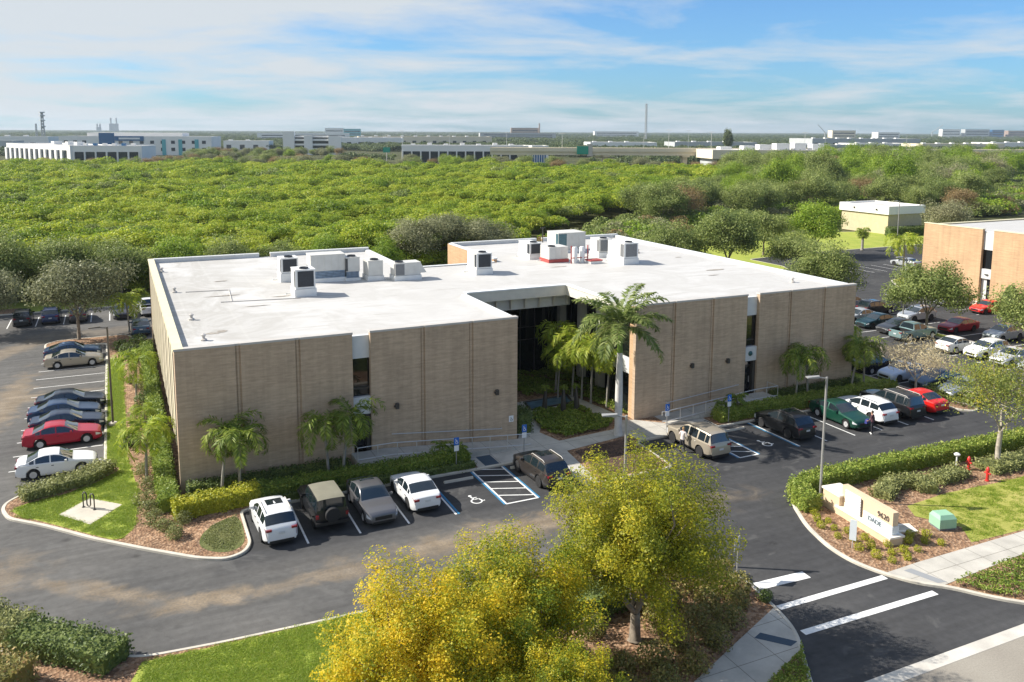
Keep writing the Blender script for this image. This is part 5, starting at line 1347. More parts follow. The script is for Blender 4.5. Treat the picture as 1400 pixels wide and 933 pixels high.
# ------------------------------------------------------------------ people
def person(loc, rz, label, joints, mats, hair, zones, hairr=(0.10, 0.12), name='person'):
    """one skinned body; joints: dict name -> (xyz, radius), edges fixed; zones: function(z, x, y) -> material index"""
    E = [('pel', 'spine'), ('spine', 'chest'), ('chest', 'neck'), ('neck', 'head'), ('head', 'crown'), ('chest', 'shl'), ('shl', 'ell'), ('ell', 'wrl'), ('wrl', 'pal'), ('chest', 'shr'), ('shr', 'elr'), ('elr', 'wrr'), ('wrr', 'par'),
         ('pel', 'hil'), ('hil', 'knl'), ('knl', 'anl'), ('anl', 'tol'), ('pel', 'hir'), ('hir', 'knr'), ('knr', 'anr'), ('anr', 'tor')]
    J = dict(joints)
    for s, sd in (('l', 1), ('r', -1)):
        p = Vector(J['pa'+s][0]); w_ = Vector(J['wr'+s][0]); d = (p-w_).normalized()
        side = d.cross(Vector((0, 0, 1)));  side = side.normalized() if side.length > .1 else Vector((1, 0, 0))
        for i, (o, ln) in enumerate(((-.03, .075), (-.01, .088), (.012, .08), (.032, .062))):
            J['f%s%da' % (s, i)] = (p+side*o+d*ln*.5, .009); J['f%s%db' % (s, i)] = (p+side*o*1.15+d*ln+Vector((0, 0, -.015)), .008)
            E += [('pa'+s, 'f%s%da' % (s, i)), ('f%s%da' % (s, i), 'f%s%db' % (s, i))]
        J['th%s' % s] = (p-d*.04+side*-.05, .011); J['tt%s' % s] = (p+side*-.065+d*.015, .009); E += [('wr'+s, 'th'+s), ('th'+s, 'tt'+s)]
    names = list(J); idx = {n: i for i, n in enumerate(names)}
    me = D.meshes.new('person'); me.from_pydata([tuple(J[n][0]) for n in names], [(idx[a], idx[b]) for a, b in E], [])
    for m in mats: me.materials.append(m)
    o = D.objects.new('body_build', me); COL.objects.link(o)
    sk = o.modifiers.new('skin', 'SKIN'); sv = me.skin_vertices[0].data
    for n in names:
        rr = J[n][1]; sv[idx[n]].radius = (rr, rr) if not isinstance(rr, tuple) else rr
    sv[idx['pel']].use_root = True
    sb = o.modifiers.new('sub', 'SUBSURF'); sb.levels = 1; sb.render_levels = 1
    dg = bpy.context.evaluated_depsgraph_get(); ev = o.evaluated_get(dg); m2 = D.meshes.new_from_object(ev)
    D.objects.remove(o)
    m2.materials.clear()
    for m in mats: m2.materials.append(m)
    for p in m2.polygons: c = p.center; p.material_index = zones(c); p.use_smooth = True
    t = empty(name, loc, rz, label, 'person'); b = link('body', m2, t)
    hd = Vector(J['head'][0]); hm = MB(); g = np.random.default_rng(3)
    n = 10
    vs = []; fs = []
    for i in range(7):
        th = PI*i/9
        for j in range(n):
            ph = 2*PI*j/n; k = 1.0
            zz = math.cos(th)*hairr[1]; rr = math.sin(th)*hairr[0]
            yy = rr*math.sin(ph)
            if i > 3 and math.sin(ph) > .35: yy *= .5; zz += .05
            vs.append((hd.x+rr*math.cos(ph), hd.y+yy-.015, hd.z+.045+zz))
    fs = [(i*n+j, i*n+(j+1) % n, (i+1)*n+(j+1) % n, (i+1)*n+j)[::-1] for i in range(6) for j in range(n)]
    hm.add(vs, fs); hm.build('hair', hair, t, True, sharp=180)
    f = MB()
    for s in (-1, 1): f.lathe([(0, .016), (.014, .0), (0, -.016)], 6, (hd.x+s*.033, hd.y+.088, hd.z+.012))
    f.build('eyes', M['black'], t)
    nz = MB(); nz.add([(hd.x-.016, hd.y+.088, hd.z-.03), (hd.x+.016, hd.y+.088, hd.z-.03), (hd.x, hd.y+.122, hd.z-.025), (hd.x, hd.y+.092, hd.z+.02)], [(0, 1, 2), (1, 3, 2), (3, 0, 2)]); nz.build('nose', mats[0], t)
    mo = MB().box(hd.x-.025, hd.x+.025, hd.y+.085, hd.y+.094, hd.z-.062, hd.z-.052); mo.build('mouth', M['maroon'], t)
    return t
def pose(armL, armR, leanx=0.0, leany=0.0, step=0.12):
    j = {'pel': ((0, 0, .93), (.15, .11)), 'spine': ((leanx*.4, leany*.4, 1.12), (.135, .10)), 'chest': ((leanx*.8, leany*.8, 1.33), (.155, .105)), 'neck': ((leanx, leany+.01, 1.47), .055), 'head': ((leanx*1.1, leany*1.1+.025, 1.60), (.078, .092)), 'crown': ((leanx*1.1, leany*1.1+.02, 1.68), (.07, .085)),
         'hil': ((.09, 0, .86), .10), 'knl': ((.10, step*.5+.02, .48), .065), 'anl': ((.10, step, .085), .045), 'tol': ((.11, step+.16, .045), .042),
         'hir': ((-.09, 0, .86), .10), 'knr': ((-.10, -step*.3+.03, .48), .065), 'anr': ((-.10, -step, .085), .045), 'tor': ((-.11, -step+.16, .045), .042)}
    for s, a in (('l', armL), ('r', armR)):
        sg = 1 if s == 'l' else -1
        sh = Vector((sg*.19+leanx*.85, leany*.85, 1.40)); j['sh'+s] = (tuple(sh), .06)
        e, w, p = [Vector(q) for q in a]
        j['el'+s] = (tuple(e), .043); j['wr'+s] = (tuple(w), .03); j['pa'+s] = (tuple(p), (.042, .022))
    return j
# woman in a pale shirt reaching into the off-roader's open side
person((30.95, -6.55, 0.004), R(-70), 'blond person in a pale shirt standing at the open side of the tan off-roader', pose(((.30, .10, 1.17), (.27, .33, 1.12), (.26, .41, 1.12)), ((-.30, .06, 1.15), (-.25, .28, 1.05), (-.24, .36, 1.04)), leany=.10),
       [M['skin'], M['shirt'], M['darkcloth'], M['black']], M['blond'], lambda c: 3 if c.z < .10 else 2 if c.z < .93 else (1 if c.z < 1.455 and abs(c.x) < .345 and c.y < .22 else 0))
# person with a blue bag at the green sedan
person((45.35, -9.35, 0.004), R(20), 'person in a maroon top and dark trousers holding a blue bag at the green sedan', pose(((.29, .08, 1.15), (.26, .26, 1.0), (.25, .33, .98)), ((-.30, .04, 1.13), (-.24, .22, 1.0), (-.22, .30, .98)), leany=.04, step=.07),
       [M['skin'], M['maroon'], M['darkcloth'], M['signwhite']], M['darkhair'], lambda c: 3 if c.z < .10 else 2 if c.z < .92 else (1 if c.z < 1.455 and abs(c.x) < .33 and c.y < .2 else 0))
bg = empty('bag', (45.20, -8.98, 0.75), R(20), 'blue bag held by the person at the green sedan', 'bag')
mb = MB(); mb.add([(-.2, -.09, 0), (.2, -.09, 0), (.2, .09, 0), (-.2, .09, 0), (-.23, -.06, .26), (.23, -.06, .26), (.23, .06, .26), (-.23, .06, .26)], [(4, 5, 6, 7), (0, 1, 5, 4), (1, 2, 6, 5), (2, 3, 7, 6), (3, 0, 4, 7), (3, 2, 1, 0)]); mb.build('bag_body', M['bagblue'], bg)
for s in (-1, 1): MB().tube([(-.1, s*.05, .25), (-.05, s*.05, .33), (.05, s*.05, .33), (.1, s*.05, .25)], .01, 5).build('strap', M['bagblue'], bg)

# ------------------------------------------------------------------ lamps, signs, street furniture
def lamp(x, y, h, dirv, label, mat='pole', two=False, base=True, head=(0.75, 0.34)):
    t = empty('street_lamp', (x, y, 0.0), 0, label, 'street lamp', 'parking lot lamp posts')
    p = MB(); p.tube([(0, 0, 0.1), (0, 0, h)], [0.075, 0.065], 8); p.build('pole', M[mat], t, True, sharp=60)
    if base: MB().lathe([(0.30, 0.0), (0.30, 0.26), (0.27, 0.30), (0.0, 0.30)], 14).build('footing', M['pad'], t, True)
    dx, dy = dirv; a = math.atan2(dy, dx)
    ar = MB(); ar.tube([(0, 0, h-0.08), (dx*0.55, dy*0.55, h+0.0)], 0.035, 6); ar.build('arm', M[mat], t)
    hd = MB(); vs = [(0.45, -head[1]/2*.7, 0), (0.45+head[0], -head[1]/2, 0.0), (0.45+head[0], head[1]/2, 0.0), (0.45, head[1]/2*.7, 0), (0.45, -head[1]/2*.6, .11), (0.45+head[0], -head[1]/2, .06), (0.45+head[0], head[1]/2, .06), (0.45, head[1]/2*.6, .11)]
    hd.add(vs, [(4, 5, 6, 7), (0, 1, 5, 4), (1, 2, 6, 5), (2, 3, 7, 6), (3, 0, 4, 7), (3, 2, 1, 0)])
    o = hd.build('lamp_head', M[mat], t); o.rotation_euler = (0, 0, a); o.location = (0, 0, h-0.02)
    return t
lamp(33.6, -16.25, 7.5, (-0.9, 0.3), 'grey street lamp standing behind the address sign')
lamp(-3.6, 14.6, 7.35, (-1, 0.05), 'bronze street lamp on the grass strip beside the left row of cars', 'pole_bronze')
lamp(19.5, -17.3, 7.55, (-0.9, 0.4), 'grey street lamp among the yellow trees, in front of the tall royal palm')
lamp(77.8, 15.8, 7.4, (-0.9, 0.35), 'grey street lamp in the middle of the right lot')
lamp(124.2, 56.8, 9.2, (-1, 0), 'tall grey street lamp before the low cream building')

def sign_post(x, y, h, label, panels, group=None, rz=0.0, mat='pole', cat='sign', name='sign_post'):
    t = empty(name, (x, y, 0.0), rz, label, cat, group)
    MB().tube([(0, 0, 0.0), (0, 0, h)], 0.03, 6).build('post', M[mat], t)
    for (nm_, z0, z1, w, mt) in panels: MB().box(-w/2, w/2, -0.045, -0.03, z0, z1).build(nm_, M[mt], t)
    return t
def acc_sign(x, y, label):
    t = sign_post(x, y, 2.25, label, [('sign_panel', 1.75, 2.25, 0.34, 'signblue'), ('lower_panel', 1.36, 1.72, 0.32, 'signwhite')], 'blue accessible parking signs')
    mb = MB()
    for a, b, w in (((-.05, 2.17), (-.02, 1.98), .035), ((-.02, 2.05), (.07, 2.05), .025), ((-.02, 1.98), (.07, 1.98), .03), ((.07, 1.98), (.11, 1.86), .03)):
        d = Vector((b[0]-a[0], b[1]-a[1])).normalized(); n = Vector((-d.y, d.x))*w/2
        mb.add([(a[0]-n.x, -.05, a[1]-n.y), (b[0]-n.x, -.05, b[1]-n.y), (b[0]+n.x, -.05, b[1]+n.y), (a[0]+n.x, -.05, a[1]+n.y)], [(0, 1, 2, 3)])
    for i in range(12):
        a0, a1 = R(110+240*i/12), R(110+240*(i+1)/12)
        mb.add([(r*math.cos(a), -.05, 1.92+r*math.sin(a)) for r, a in ((.06, a0), (.085, a0), (.085, a1), (.06, a1))], [(0, 1, 2, 3)])
    mb.build('symbol', M['signwhite'], t)
acc_sign(16.0, -3.35, 'blue accessible parking sign at the end of the front hedge')
acc_sign(20.9, -3.0, 'blue accessible parking sign in front of the bronze crossover')
acc_sign(32.0, -3.3, 'blue accessible parking sign in front of the tan off-roader')
acc_sign(37.4, -3.4, 'blue accessible parking sign in front of the empty bay of the right wing')
t = empty('wall_sign', (21.35, -0.02, 1.62), 0, 'small pinkish white accessible sign on the brick at the left of the entrance court', 'sign')
MB().box(-0.17, 0.17, -0.02, 0.0, -0.2, 0.24).build('sign_panel', M['signwhite'], t)
mb = MB()
for a, b, w in (((-.03, .14), (-.01, .0), .04), ((-.01, .0), (.07, .0), .035), ((.07, .0), (.10, -.1), .035)):
    d = Vector((b[0]-a[0], b[1]-a[1])).normalized(); n = Vector((-d.y, d.x))*w/2
    mb.add([(a[0]-n.x, -.026, a[1]-n.y), (b[0]-n.x, -.026, b[1]-n.y), (b[0]+n.x, -.026, b[1]+n.y), (a[0]+n.x, -.026, a[1]+n.y)], [(0, 1, 2, 3)])
for i in range(12):
    a0, a1 = R(100+260*i/12), R(100+260*(i+1)/12)
    mb.add([(r*math.cos(a), -.026, -.06+r*math.sin(a)) for r, a in ((.055, a0), (.085, a0), (.085, a1), (.055, a1))], [(0, 1, 2, 3)])
mb.build('symbol', M['letter'], t)

def text_mesh(s, size, depth=0.03):
    cu = D.curves.new('lettering', 'FONT'); cu.body = s; cu.size = size; cu.extrude = depth/2; cu.align_x = 'CENTER'
    cu.resolution_u = 3
    o = D.objects.new('lettering_build', cu); COL.objects.link(o)
    dg = bpy.context.evaluated_depsgraph_get(); me = D.meshes.new_from_object(o.evaluated_get(dg)); D.objects.remove(o); return me
# the address sign: runs away from the camera, its face towards the drive (-X)
sg = empty('address_sign', (33.35, -19.9, 0.1), R(-6), 'low peach stucco address sign with the number 9620 on a stepped base', 'sign')
MB().box(-0.42, 0.42, -2.1, 2.0, 0.0, 0.42).build('base', M['stucco'], sg)
MB().box(-0.50, 0.46, -2.2, 2.0, 0.42, 0.52).build('ledge', M['stucco_white'], sg)
MB().box(-0.16, 0.2, -1.95, 1.85, 0.52, 1.72).build('wall', M['stucco'], sg)
MB().box(-0.40, 0.75, 1.75, 3.1, 0.0, 1.05).build('pier', M['stucco'], sg)
MB().box(-0.46, 0.82, 1.70, 3.18, 1.05, 1.15).build('pier_cap', M['stucco_white'], sg)
lp = MB()
for i in range(7): lp.box(-0.20, -0.163, 0.35, 1.55, 0.60+i*0.145, 0.60+i*0.145+0.10)
lp.build('name_board', M['signwhite'], sg)
MB().box(-0.172, -0.1605, 0.36, 1.54, 0.61, 1.56).build('board_back', M['grille_gray'], sg)
MB().box(-0.235, -0.163, 0.24, 0.31, 0.53, 1.5).build('board_edge', M['letter'], sg)
MB().box(-0.20, 0.24, -1.99, 0.12, 0.54, 0.98).build('lower_panel', M['signpanel'], sg)
def letters(s, size, y, z, mat, x=-0.20):
    o = link('lettering', text_mesh(s, size), sg); o.data.materials.clear(); o.data.materials.append(M[mat])
    o.rotation_euler = (R(90), 0, R(-90)); o.location = (x, y, z)
letters('9620', 0.42, -1.30, 1.13, 'letter', -0.185); letters('DADE', 0.36, -0.75, 0.64, 'letter_blue', -0.225)
t = empty('small_sign', (30.85, -21.25, 0.1), R(-58), 'small pale blank sign panel on a short post before the address sign', 'sign')
MB().tube([(0, 0, 0), (0, 0, 0.9)], 0.03, 6).build('post', M['coping'], t); MB().box(-0.17, 0.17, -0.05, -0.02, 0.45, 1.55).build('sign_panel', M['signpanel'], t)
t = empty('street_sign', (23.4, -21.2, 0.1), R(25), 'thin post with a small sign at the corner of the yellow tree island', 'sign')
MB().tube([(0, 0, 0), (0, 0, 2.1)], 0.03, 6).build('post', M['steel'], t); MB().box(-0.3, 0.3, 0.03, 0.05, 1.5, 2.1).build('sign_panel', M['coping'], t)
# utility box
t = empty('utility_box', (37.15, -21.55, 0.11), R(-15), 'mint green utility box on the mulch beside the dry lawn', 'utility box')
mb = MB(); mb.add([(-.5, -.45, .12), (.5, -.45, .12), (.5, .45, .12), (-.5, .45, .12), (-.5, -.45, .62), (.5, -.45, .62), (.5, .45, .62), (-.5, .45, .62), (-.4, -.3, .82), (.4, -.3, .82), (.4, .35, .82), (-.4, .35, .82)],
    [(0, 1, 5, 4), (1, 2, 6, 5), (2, 3, 7, 6), (3, 0, 4, 7), (4, 5, 9, 8), (5, 6, 10, 9), (6, 7, 11, 10), (7, 4, 8, 11), (8, 9, 10, 11)]); mb.build('cover', M['utilgreen'], t)
MB().box(-.46, .46, -.41, .41, 0, .12).build('base', M['grille_gray'], t)
t = empty('manhole_pad', (34.9, -20.75, 0.11), R(-20), 'flat pale concrete access pad in the mulch behind the address sign', 'concrete pad')
MB().box(-.75, .75, -.45, .45, 0, .06).build('slab', M['stucco_white'], t); MB().box(-.4, .4, -.25, .25, .06, .075).build('cover', M['pad'], t)
def hydrant(x, y, label, lid=False):
    t = empty('standpipe', (x, y, 0.1), 0, label, 'standpipe', 'red standpipes by the hedge')
    MB().lathe([(.13, 0), (.13, .06), (.085, .08), (.085, .62), (.12, .64), (.12, .70), (.1, .80), (.04, .90), (0, .92)], 12).build('barrel', M['hydrant'], t, True)
    o = MB().lathe([(0, -.2), (.055, -.2), (.055, .2), (0, .2)], 10, (0, 0, .5), 'y').build('outlet', M['hydrant'], t)
    if lid: MB().lathe([(.05, 0), (.05, .88), (.17, .90), (.2, .98), (.1, 1.06), (0, 1.08)], 12, (-.55, .45, 0)).build('white_cap', M['white'], t, True)
hydrant(45.6, -16.75, 'red standpipe close against the clipped hedge', True); hydrant(45.1, -18.4, 'red standpipe standing at the edge of the dry lawn')
# bike rack: a wave of tube
t = empty('bike_rack', (-4.75, -0.1, 0.14), R(-47), 'dark wave shaped bike rack on a concrete pad', 'bike rack')
pts = []
w = 0.28
pts = [(-2*w, 0, 0), (-2*w, 0, .72)]
cx = -1.5*w
def arc(cx, cz, r, a0, a1, n=7): return [(cx+r*math.cos(a0+(a1-a0)*i/n), 0, cz+r*math.sin(a0+(a1-a0)*i/n)) for i in range(n+1)]
pts += arc(-1.5*w, .76, w/2, PI, 0); pts += arc(-.5*w, .26, w/2, PI, 2*PI); pts += arc(.5*w, .76, w/2, PI, 0); 
pts += arc(1.5*w-.0, .26, w/2, PI, 2*PI)[:0]+[(w, 0, .3), (w, 0, 0)]
MB().tube(pts, .035, 8).build('tube', M['mullion'], t, True, sharp=60)
for x in (-2*w, w): MB().lathe([(.09, 0), (.09, .015), (0, .015)], 10, (x, 0, 0)).build('foot_plate', M['mullion'], t)
# ------------------------------------------------------------------ hedges and beds
hedge([(-0.78, -2.3), (-0.75, 9.0), (-0.7, 24.0), (-0.65, 36.5)], 0.95, 0.95, M['l_hedge'], 'long clipped green hedge along the sunlit left flank of the building', dens=150)
hedge([(0.35, -0.75), (5.0, -0.75), (9.7, -0.75)], 0.75, 0.85, M['l_dark'], 'dark clipped hedge against the brick of the left wing, behind the palms')
hedge([(-0.55, -3.2), (0.6, -3.05), (4.0, -2.75)], 1.15, 0.98, M['l_hedge_y'], 'golden end of the front hedge at the corner by the mulched bed')  # yellower leaves paint the sunlight on this end of the hedge
hedge([(4.0, -2.75), (9.0, -2.7), (17.0, -2.65)], 1.1, 0.92, M['l_hedge'], 'long front hedge between the parked cars and the left wing')
hedge([(4.2, -3.45), (10.0, -3.42), (17.2, -3.40)], 0.35, 0.42, M['l_dark'], 'low dark edging row along the kerb behind the five parked cars')
hedge([(36.9, -2.75), (43.0, -2.7), (55.0, -2.6)], 1.15, 0.85, M['l_hedge'], 'long front hedge between the parked cars and the right wing')
hedge([(43.9, -0.75), (53.0, -0.75)], 0.8, 0.8, M['l_dark'], 'dark clipped hedge against the brick of the right wing, behind the palms')
hedge([(32.15, -17.2), (32.25, -16.0), (33.1, -15.1), (35.5, -14.75), (43.0, -14.85), (53.0, -15.3), (64.0, -15.5), (90, -15.4)], 1.15, 0.95, M['l_hedge'], 'curving clipped hedge behind the address sign along the drive', dens=190)
hedge([(37.0, -17.6), (38.8, -16.6), (41.0, -17.0), (40.2, -18.2)], 1.1, 0.55, M['l_shrub'], 'loose grey green shrub row bent behind the address sign', rough=.09)
hedge([(42.0, -17.3), (44.5, -17.1)], 1.1, 0.55, M['l_shrub'], 'short grey green shrub row between the hedge and the dry lawn', rough=.09)
hedge([(46.4, -17.3), (51.0, -17.4), (60.0, -17.3), (75, -17.2)], 1.7, 0.5, M['l_shrub'], 'long grey green shrub row at the foot of the sparse tree', rough=.09, dens=140)
hedge([(-8.4, 2.95), (-6.6, 3.6), (-5.0, 4.3), (-4.0, 5.7)], 1.35, 0.62, M['l_shrub'], 'bushy shrub row at the end of the left row of cars', rough=.1, dens=170, leaf=.14)
hedge([(-8.6, -11.2), (-7.0, -12.6)], 1.5, 0.9, M['l_shrub'], 'pale green bush at the left edge beside the drive', rough=.1)
hedge([(-7.0, -13.0), (-5.0, -14.8), (-3.5, -16.2)], 1.6, .85, M['l_dark'], 'big dark green hedge at the lower left corner', rough=.09, leaf=.13)
hedge([(-8.2, -15.3), (-6.9, -16.6)], 1.7, 1.1, M['l_shrub_b'], 'brownish bush at the lower left corner below the dark hedge', rough=.1, leaf=.13)
hedge([(13.0, -20.0), (15.6, -20.9), (17.4, -20.4)], 1.5, 1.15, M['l_dark'], 'dark green hedge under the big yellow tree', rough=.09, leaf=.13)
hedge([(22.9, 2.2), (22.7, 0.6)], 1.1, 1.6, M['l_dark'], 'tall dark clipped bush at the brick corner of the entrance court', rough=.08)
cover('ground_cover', [(24.5, 3.0), (24.2, 0.9), (24.9, -1.2), (28.7, -0.85), (30.0, 0.4), (29.2, 2.3), (28.9, 4.6), (25.2, 4.3)], 0.5, 300, .20, M['l_palm'], seed=3)
cover('ground_cover', [(29.6, 7.6), (30.3, 6.0), (31.2, 1.2), (33.4, 1.2), (33.4, 14.0), (26.2, 14.0), (26.4, 8.0)], 0.55, 200, .18, M['l_palm'], seed=4)
cover('ground_cover', [(21.9, -26.95), (22.3, -26.6), (21.1, -28.3), (20.5, -29.1), (16.6, -29.1)], 0.4, 700, .11, M['l_hedge'], seed=5)
cover('ground_cover', [(32.3, -25.9), (38.7, -25.45), (70, -25.45), (70, -29.0), (35.4, -29.1), (33.4, -27.4)], 0.42, 300, .12, M['l_hedge'], seed=6)
cover('ground_cover', [(2.6, -4.2), (1.2, -5.0), (.5, -6.6), (1.0, -7.8), (1.9, -8.2), (2.5, -7.0)], 0.10, 500, .07, M['l_shrub'], seed=7)
cover('ground_cover', [(56.0, -4.1), (56.2, -8.4), (57.2, -8.2), (64, -7.2), (66, -5.0), (57, -4.2)], 0.9, 170, .16, M['l_sparse'], seed=8)

# shrubs: each one a thing
SH = [shrub_mesh(i, .62, .58, .62, 520, .10, M['l_hedge_y'], 5) for i in range(3)]
SG = [shrub_mesh(10+i, .8, .7, .75, 800, .11, M['l_shrub'], 6) for i in range(3)]
SB = [shrub_mesh(20+i, 1.0, .95, 1.05, 1300, .13, M['l_shrub_b'], 7) for i in range(3)]
SD = [shrub_mesh(30+i, .95, .9, 1.0, 1100, .14, M['l_dark'], 7) for i in range(2)]
def shrub(me, x, y, s, label, group, sz=1.0):
    o = link('shrub', me); o.location = (x, y, .1); o.rotation_euler = (0, 0, random.uniform(0, 6.3)); o.scale = (s, s, s*sz)
    return tag(o, label, 'shrub', group)
# young shrubs in the bed of the address sign, three rows
gk = 'young shrubs in the mulch before the address sign'
for i, (x, y) in enumerate([(31.9, -17.5), (31.5, -18.2), (31.05, -18.9), (31.9, -18.6), (31.55, -19.35), (31.0, -20.1), (31.9, -19.9), (31.5, -20.75), (31.05, -21.5), (32.15, -20.9), (31.7, -21.7), (31.15, -22.5), (32.6, -21.9), (32.1, -22.6), (31.5, -23.2), (32.9, -22.7), (32.45, -23.3), (33.6, -22.9), (33.95, -22.1), (34.7, -22.4), (34.6, -21.6), (35.4, -21.9), (35.3, -22.9)]):
    shrub(SH[i % 3], x, y, random.uniform(.5, .72), 'small round green shrub set in the mulch around the address sign', gk)
gk = 'grey shrubs along the left flank'
for i, (x, y, s) in enumerate([(-1.9, -0.6, 1.0), (-1.7, 1.6, .95), (-1.9, 4.0, .9), (-1.5, 5.6, .8), (-1.8, -2.0, .95), (-1.6, -3.4, .95), (-1.2, -4.6, .85), (-0.7, -5.6, .9), (-0.2, -4.0, .8), (-1.8, 12.2, .95), (-1.6, 14.1, .85), (-1.9, 16.4, .8), (-1.5, 23.5, 1.0), (-2.1, 25.2, .9)]):
    shrub(SG[i % 3], x, y, s, 'grey green rounded shrub in the mulch strip beside the left flank', gk)
gk = 'dark shrubs at the rear of the left flank'
for i, (x, y, s) in enumerate([(-2.3, 35.2, 1.2), (-1.4, 37.6, 1.3), (-2.8, 37.3, 1.1), (-1.9, 32.6, 1.1), (-2.4, 9.6, 1.1), (-1.5, 18.7, 1.0)]):
    shrub(SD[i % 2], x, y, s, 'dark green spreading bush between the palms of the left flank', gk)
gk = 'bronze shrubs of the yellow tree island'
for i, (x, y, s) in enumerate([(22.8, -19.3, .85), (22.9, -20.7, .8), (22.7, -22.3, .85), (21.7, -19.0, .95), (21.6, -20.4, .9), (21.8, -21.9, .9), (21.9, -23.2, .8), (20.5, -19.4, 1.0), (20.4, -21.0, .95), (20.5, -22.6, .95), (20.6, -24.0, .85), (19.2, -20.2, 1.0), (19.1, -21.9, .95), (19.2, -23.6, .95), (19.0, -25.0, .85), (17.9, -21.5, .9), (17.8, -23.0, .95), (17.5, -24.6, .95), (17.2, -26.0, .85), (16.0, -25.3, .95), (15.4, -26.8, .9), (14.6, -25.0, .95), (13.8, -26.6, .9), (14.8, -22.4, .8), (13.2, -23.8, .9), (20.8, -17.7, .9), (22.3, -18.2, .75), (18.9, -18.4, .9)]):
    shrub(SB[i % 3], x, y, s, 'loose bronze green shrub in the mulch of the yellow tree island', gk)
shrub(SD[0], 23.3, -23.3, .55, 'small dark bush at the tip of the yellow tree island by the crosswalk', gk)
for x, y, s, lab in ((58.2, -7.6, .9, 'yellow green bush at the end of the front row by the red sedan'), (60.0, -7.0, .95, 'yellow green bush under the sparse tree behind the silver car'), (62.3, -6.4, 1.0, 'yellow green bush at the far end of the verge under the sparse tree')):
    shrub(SH[1], x, y, s*1.5, lab, 'bushes on the verge under the sparse tree')

# ------------------------------------------------------------------ palms
gp = 'palms planted round the building'
PA = [palm_meshes(40+i, 3.45, 12, 2.45, M['l_palm'], .085, 2.35, .50, 36, (.45*(-1)**i, .1), .5, w=.042, lifts=(.1, 1.35)) for i in range(3)]
PY = [palm_meshes(50+i, 3.0, 13, 2.55, M['l_palm_y'], .09, 2.25, .54, 34, (.1, .1*(-1)**i), .5, w=.045, lifts=(.1, 1.35)) for i in range(2)]
for i, (x, y, s, k, lab) in enumerate([
    (2.15, -1.35, 1.08, 0, 'palm of the left pair before the brick, leaning outwards'), (3.15, -1.4, 1.06, 1, 'right palm of the left pair before the brick'),
    (8.35, -1.5, 1.05, 2, 'left palm of the pair beside the left door slot'), (9.25, -1.5, 1.12, 0, 'right palm of the pair beside the left door slot'),
    (45.55, -1.6, 1.02, 1, 'left palm of the pair right of the right door slot'), (46.75, -1.6, 1.10, 2, 'right palm of the pair right of the right door slot'),
    (51.6, -1.5, 1.08, 0, 'left palm of the pair at the right corner of the building'), (53.1, -1.4, 1.06, 1, 'right palm of the pair at the right corner of the building')]):
    put_palm(*PA[k], (x, y, .1), i*1.9, s, lab, gp)
for i, (x, y, s, lab) in enumerate([(-1.75, 2.7, 1.05, 'sunlit palm nearest the bike rack on the left flank'), (-1.9, 20.5, 1.0, 'sunlit palm in the middle of the left flank'), (-1.5, 10.9, .62, 'smallest sunlit palm low between the other palms of the left flank'), (-2.0, 45.2, 1.15, 'sunlit palm at the rear of the left flank by the steel blue sedan'), (55.8, 4.0, 1.1, 'palm at the right corner beside the black sedan'), (55.9, 7.6, 1.15, 'bushy palm further back along the right flank')]):
    put_palm(*PY[i % 2], (x, y, .1), i*1.3, s, lab, gp)
# entrance court cluster of sunny palms
CP = [palm_meshes(60+i, 3.9, 13, 2.3, M['l_palm_y'], .075, 2.4, .54, 34, (.3*(-1)**i, .1), .5, w=.045, lifts=(.0, 1.25)) for i in range(3)]
for i, (x, y, s, lab) in enumerate([(29.2, 8.2, 1.32, 'tallest slender palm of the entrance court, hindmost'), (29.9, 6.7, 1.22, 'slender palm of the entrance court in front of the tallest one'), (30.4, 4.6, 1.16, 'slender palm of the entrance court beside the royal palm'), (31.0, 3.2, 1.05, 'slender palm of the entrance court next to the white columns'), (28.7, 6.9, .95, 'shortest slender palm of the entrance court'), (30.2, 5.7, 1.1, 'slender palm in the midst of the entrance court cluster')]):
    put_palm(*CP[i % 3], (x, y, .1), i*2.1, s, lab, 'slender palms of the entrance court')
am = palm_meshes(70, .9, 26, 2.7, M['l_palm'], .12, 2.0, .5, 30, (0, 0), .4, lifts=(.25, 1.5))
put_palm(*am, (24.0, 9.6, .1), .4, 1.1, 'dense dark clump palm against the glass of the entrance court', gp, 'clump_palm')
put_palm(*am, (23.0, 7.8, .1), 2.4, .82, 'lower dark clump palm beside the left wing in the entrance court', gp, 'clump_palm')
# saplings by the ramps
sp_ = palm_meshes(75, 1.0, 9, 1.0, M['l_palm'], .12, 1.6, .32, 18, (0, 0), .3, lifts=(.3, 1.4), bulge=.3)
for i, (x, y, s, lab) in enumerate([(15.6, -1.95, 1.0, 'small potbellied palm between the front hedge and the left ramp'), (16.7, -2.0, .8, 'smaller palm by the sign at the left ramp'), (37.8, -2.1, .85, 'smaller palm before the right ramp'), (39.2, -2.1, 1.15, 'taller young palm before the right ramp')]):
    put_palm(*sp_, (x, y, .1), i*1.1, s, lab, 'young palms beside the ramps')
for i, (x, y, s, lab) in enumerate([(26.0, 4.0, .9, 'left dark bottle trunk of the bed before the basin'), (27.3, 3.4, 1.0, 'middle dark bottle trunk of the bed before the basin'), (28.4, 3.3, .95, 'right dark bottle trunk of the bed before the basin')]):
    t = empty('bottle_palm', (x, y, .1), i, lab, 'palm', 'bottle palms of the entrance bed')
    MB().tube([(0, 0, 0), (0, 0, .5), (.05, 0, 1.2), (.1, 0, 2.0)], [.16, .22, .17, .09], 9).build('trunk', M['mullion'], t, True, sharp=60)
    cr_ = link('crown', sp_[1], t); cr_.location = (.08, 0, 1.55); cr_.scale = (.45, .45, .45)
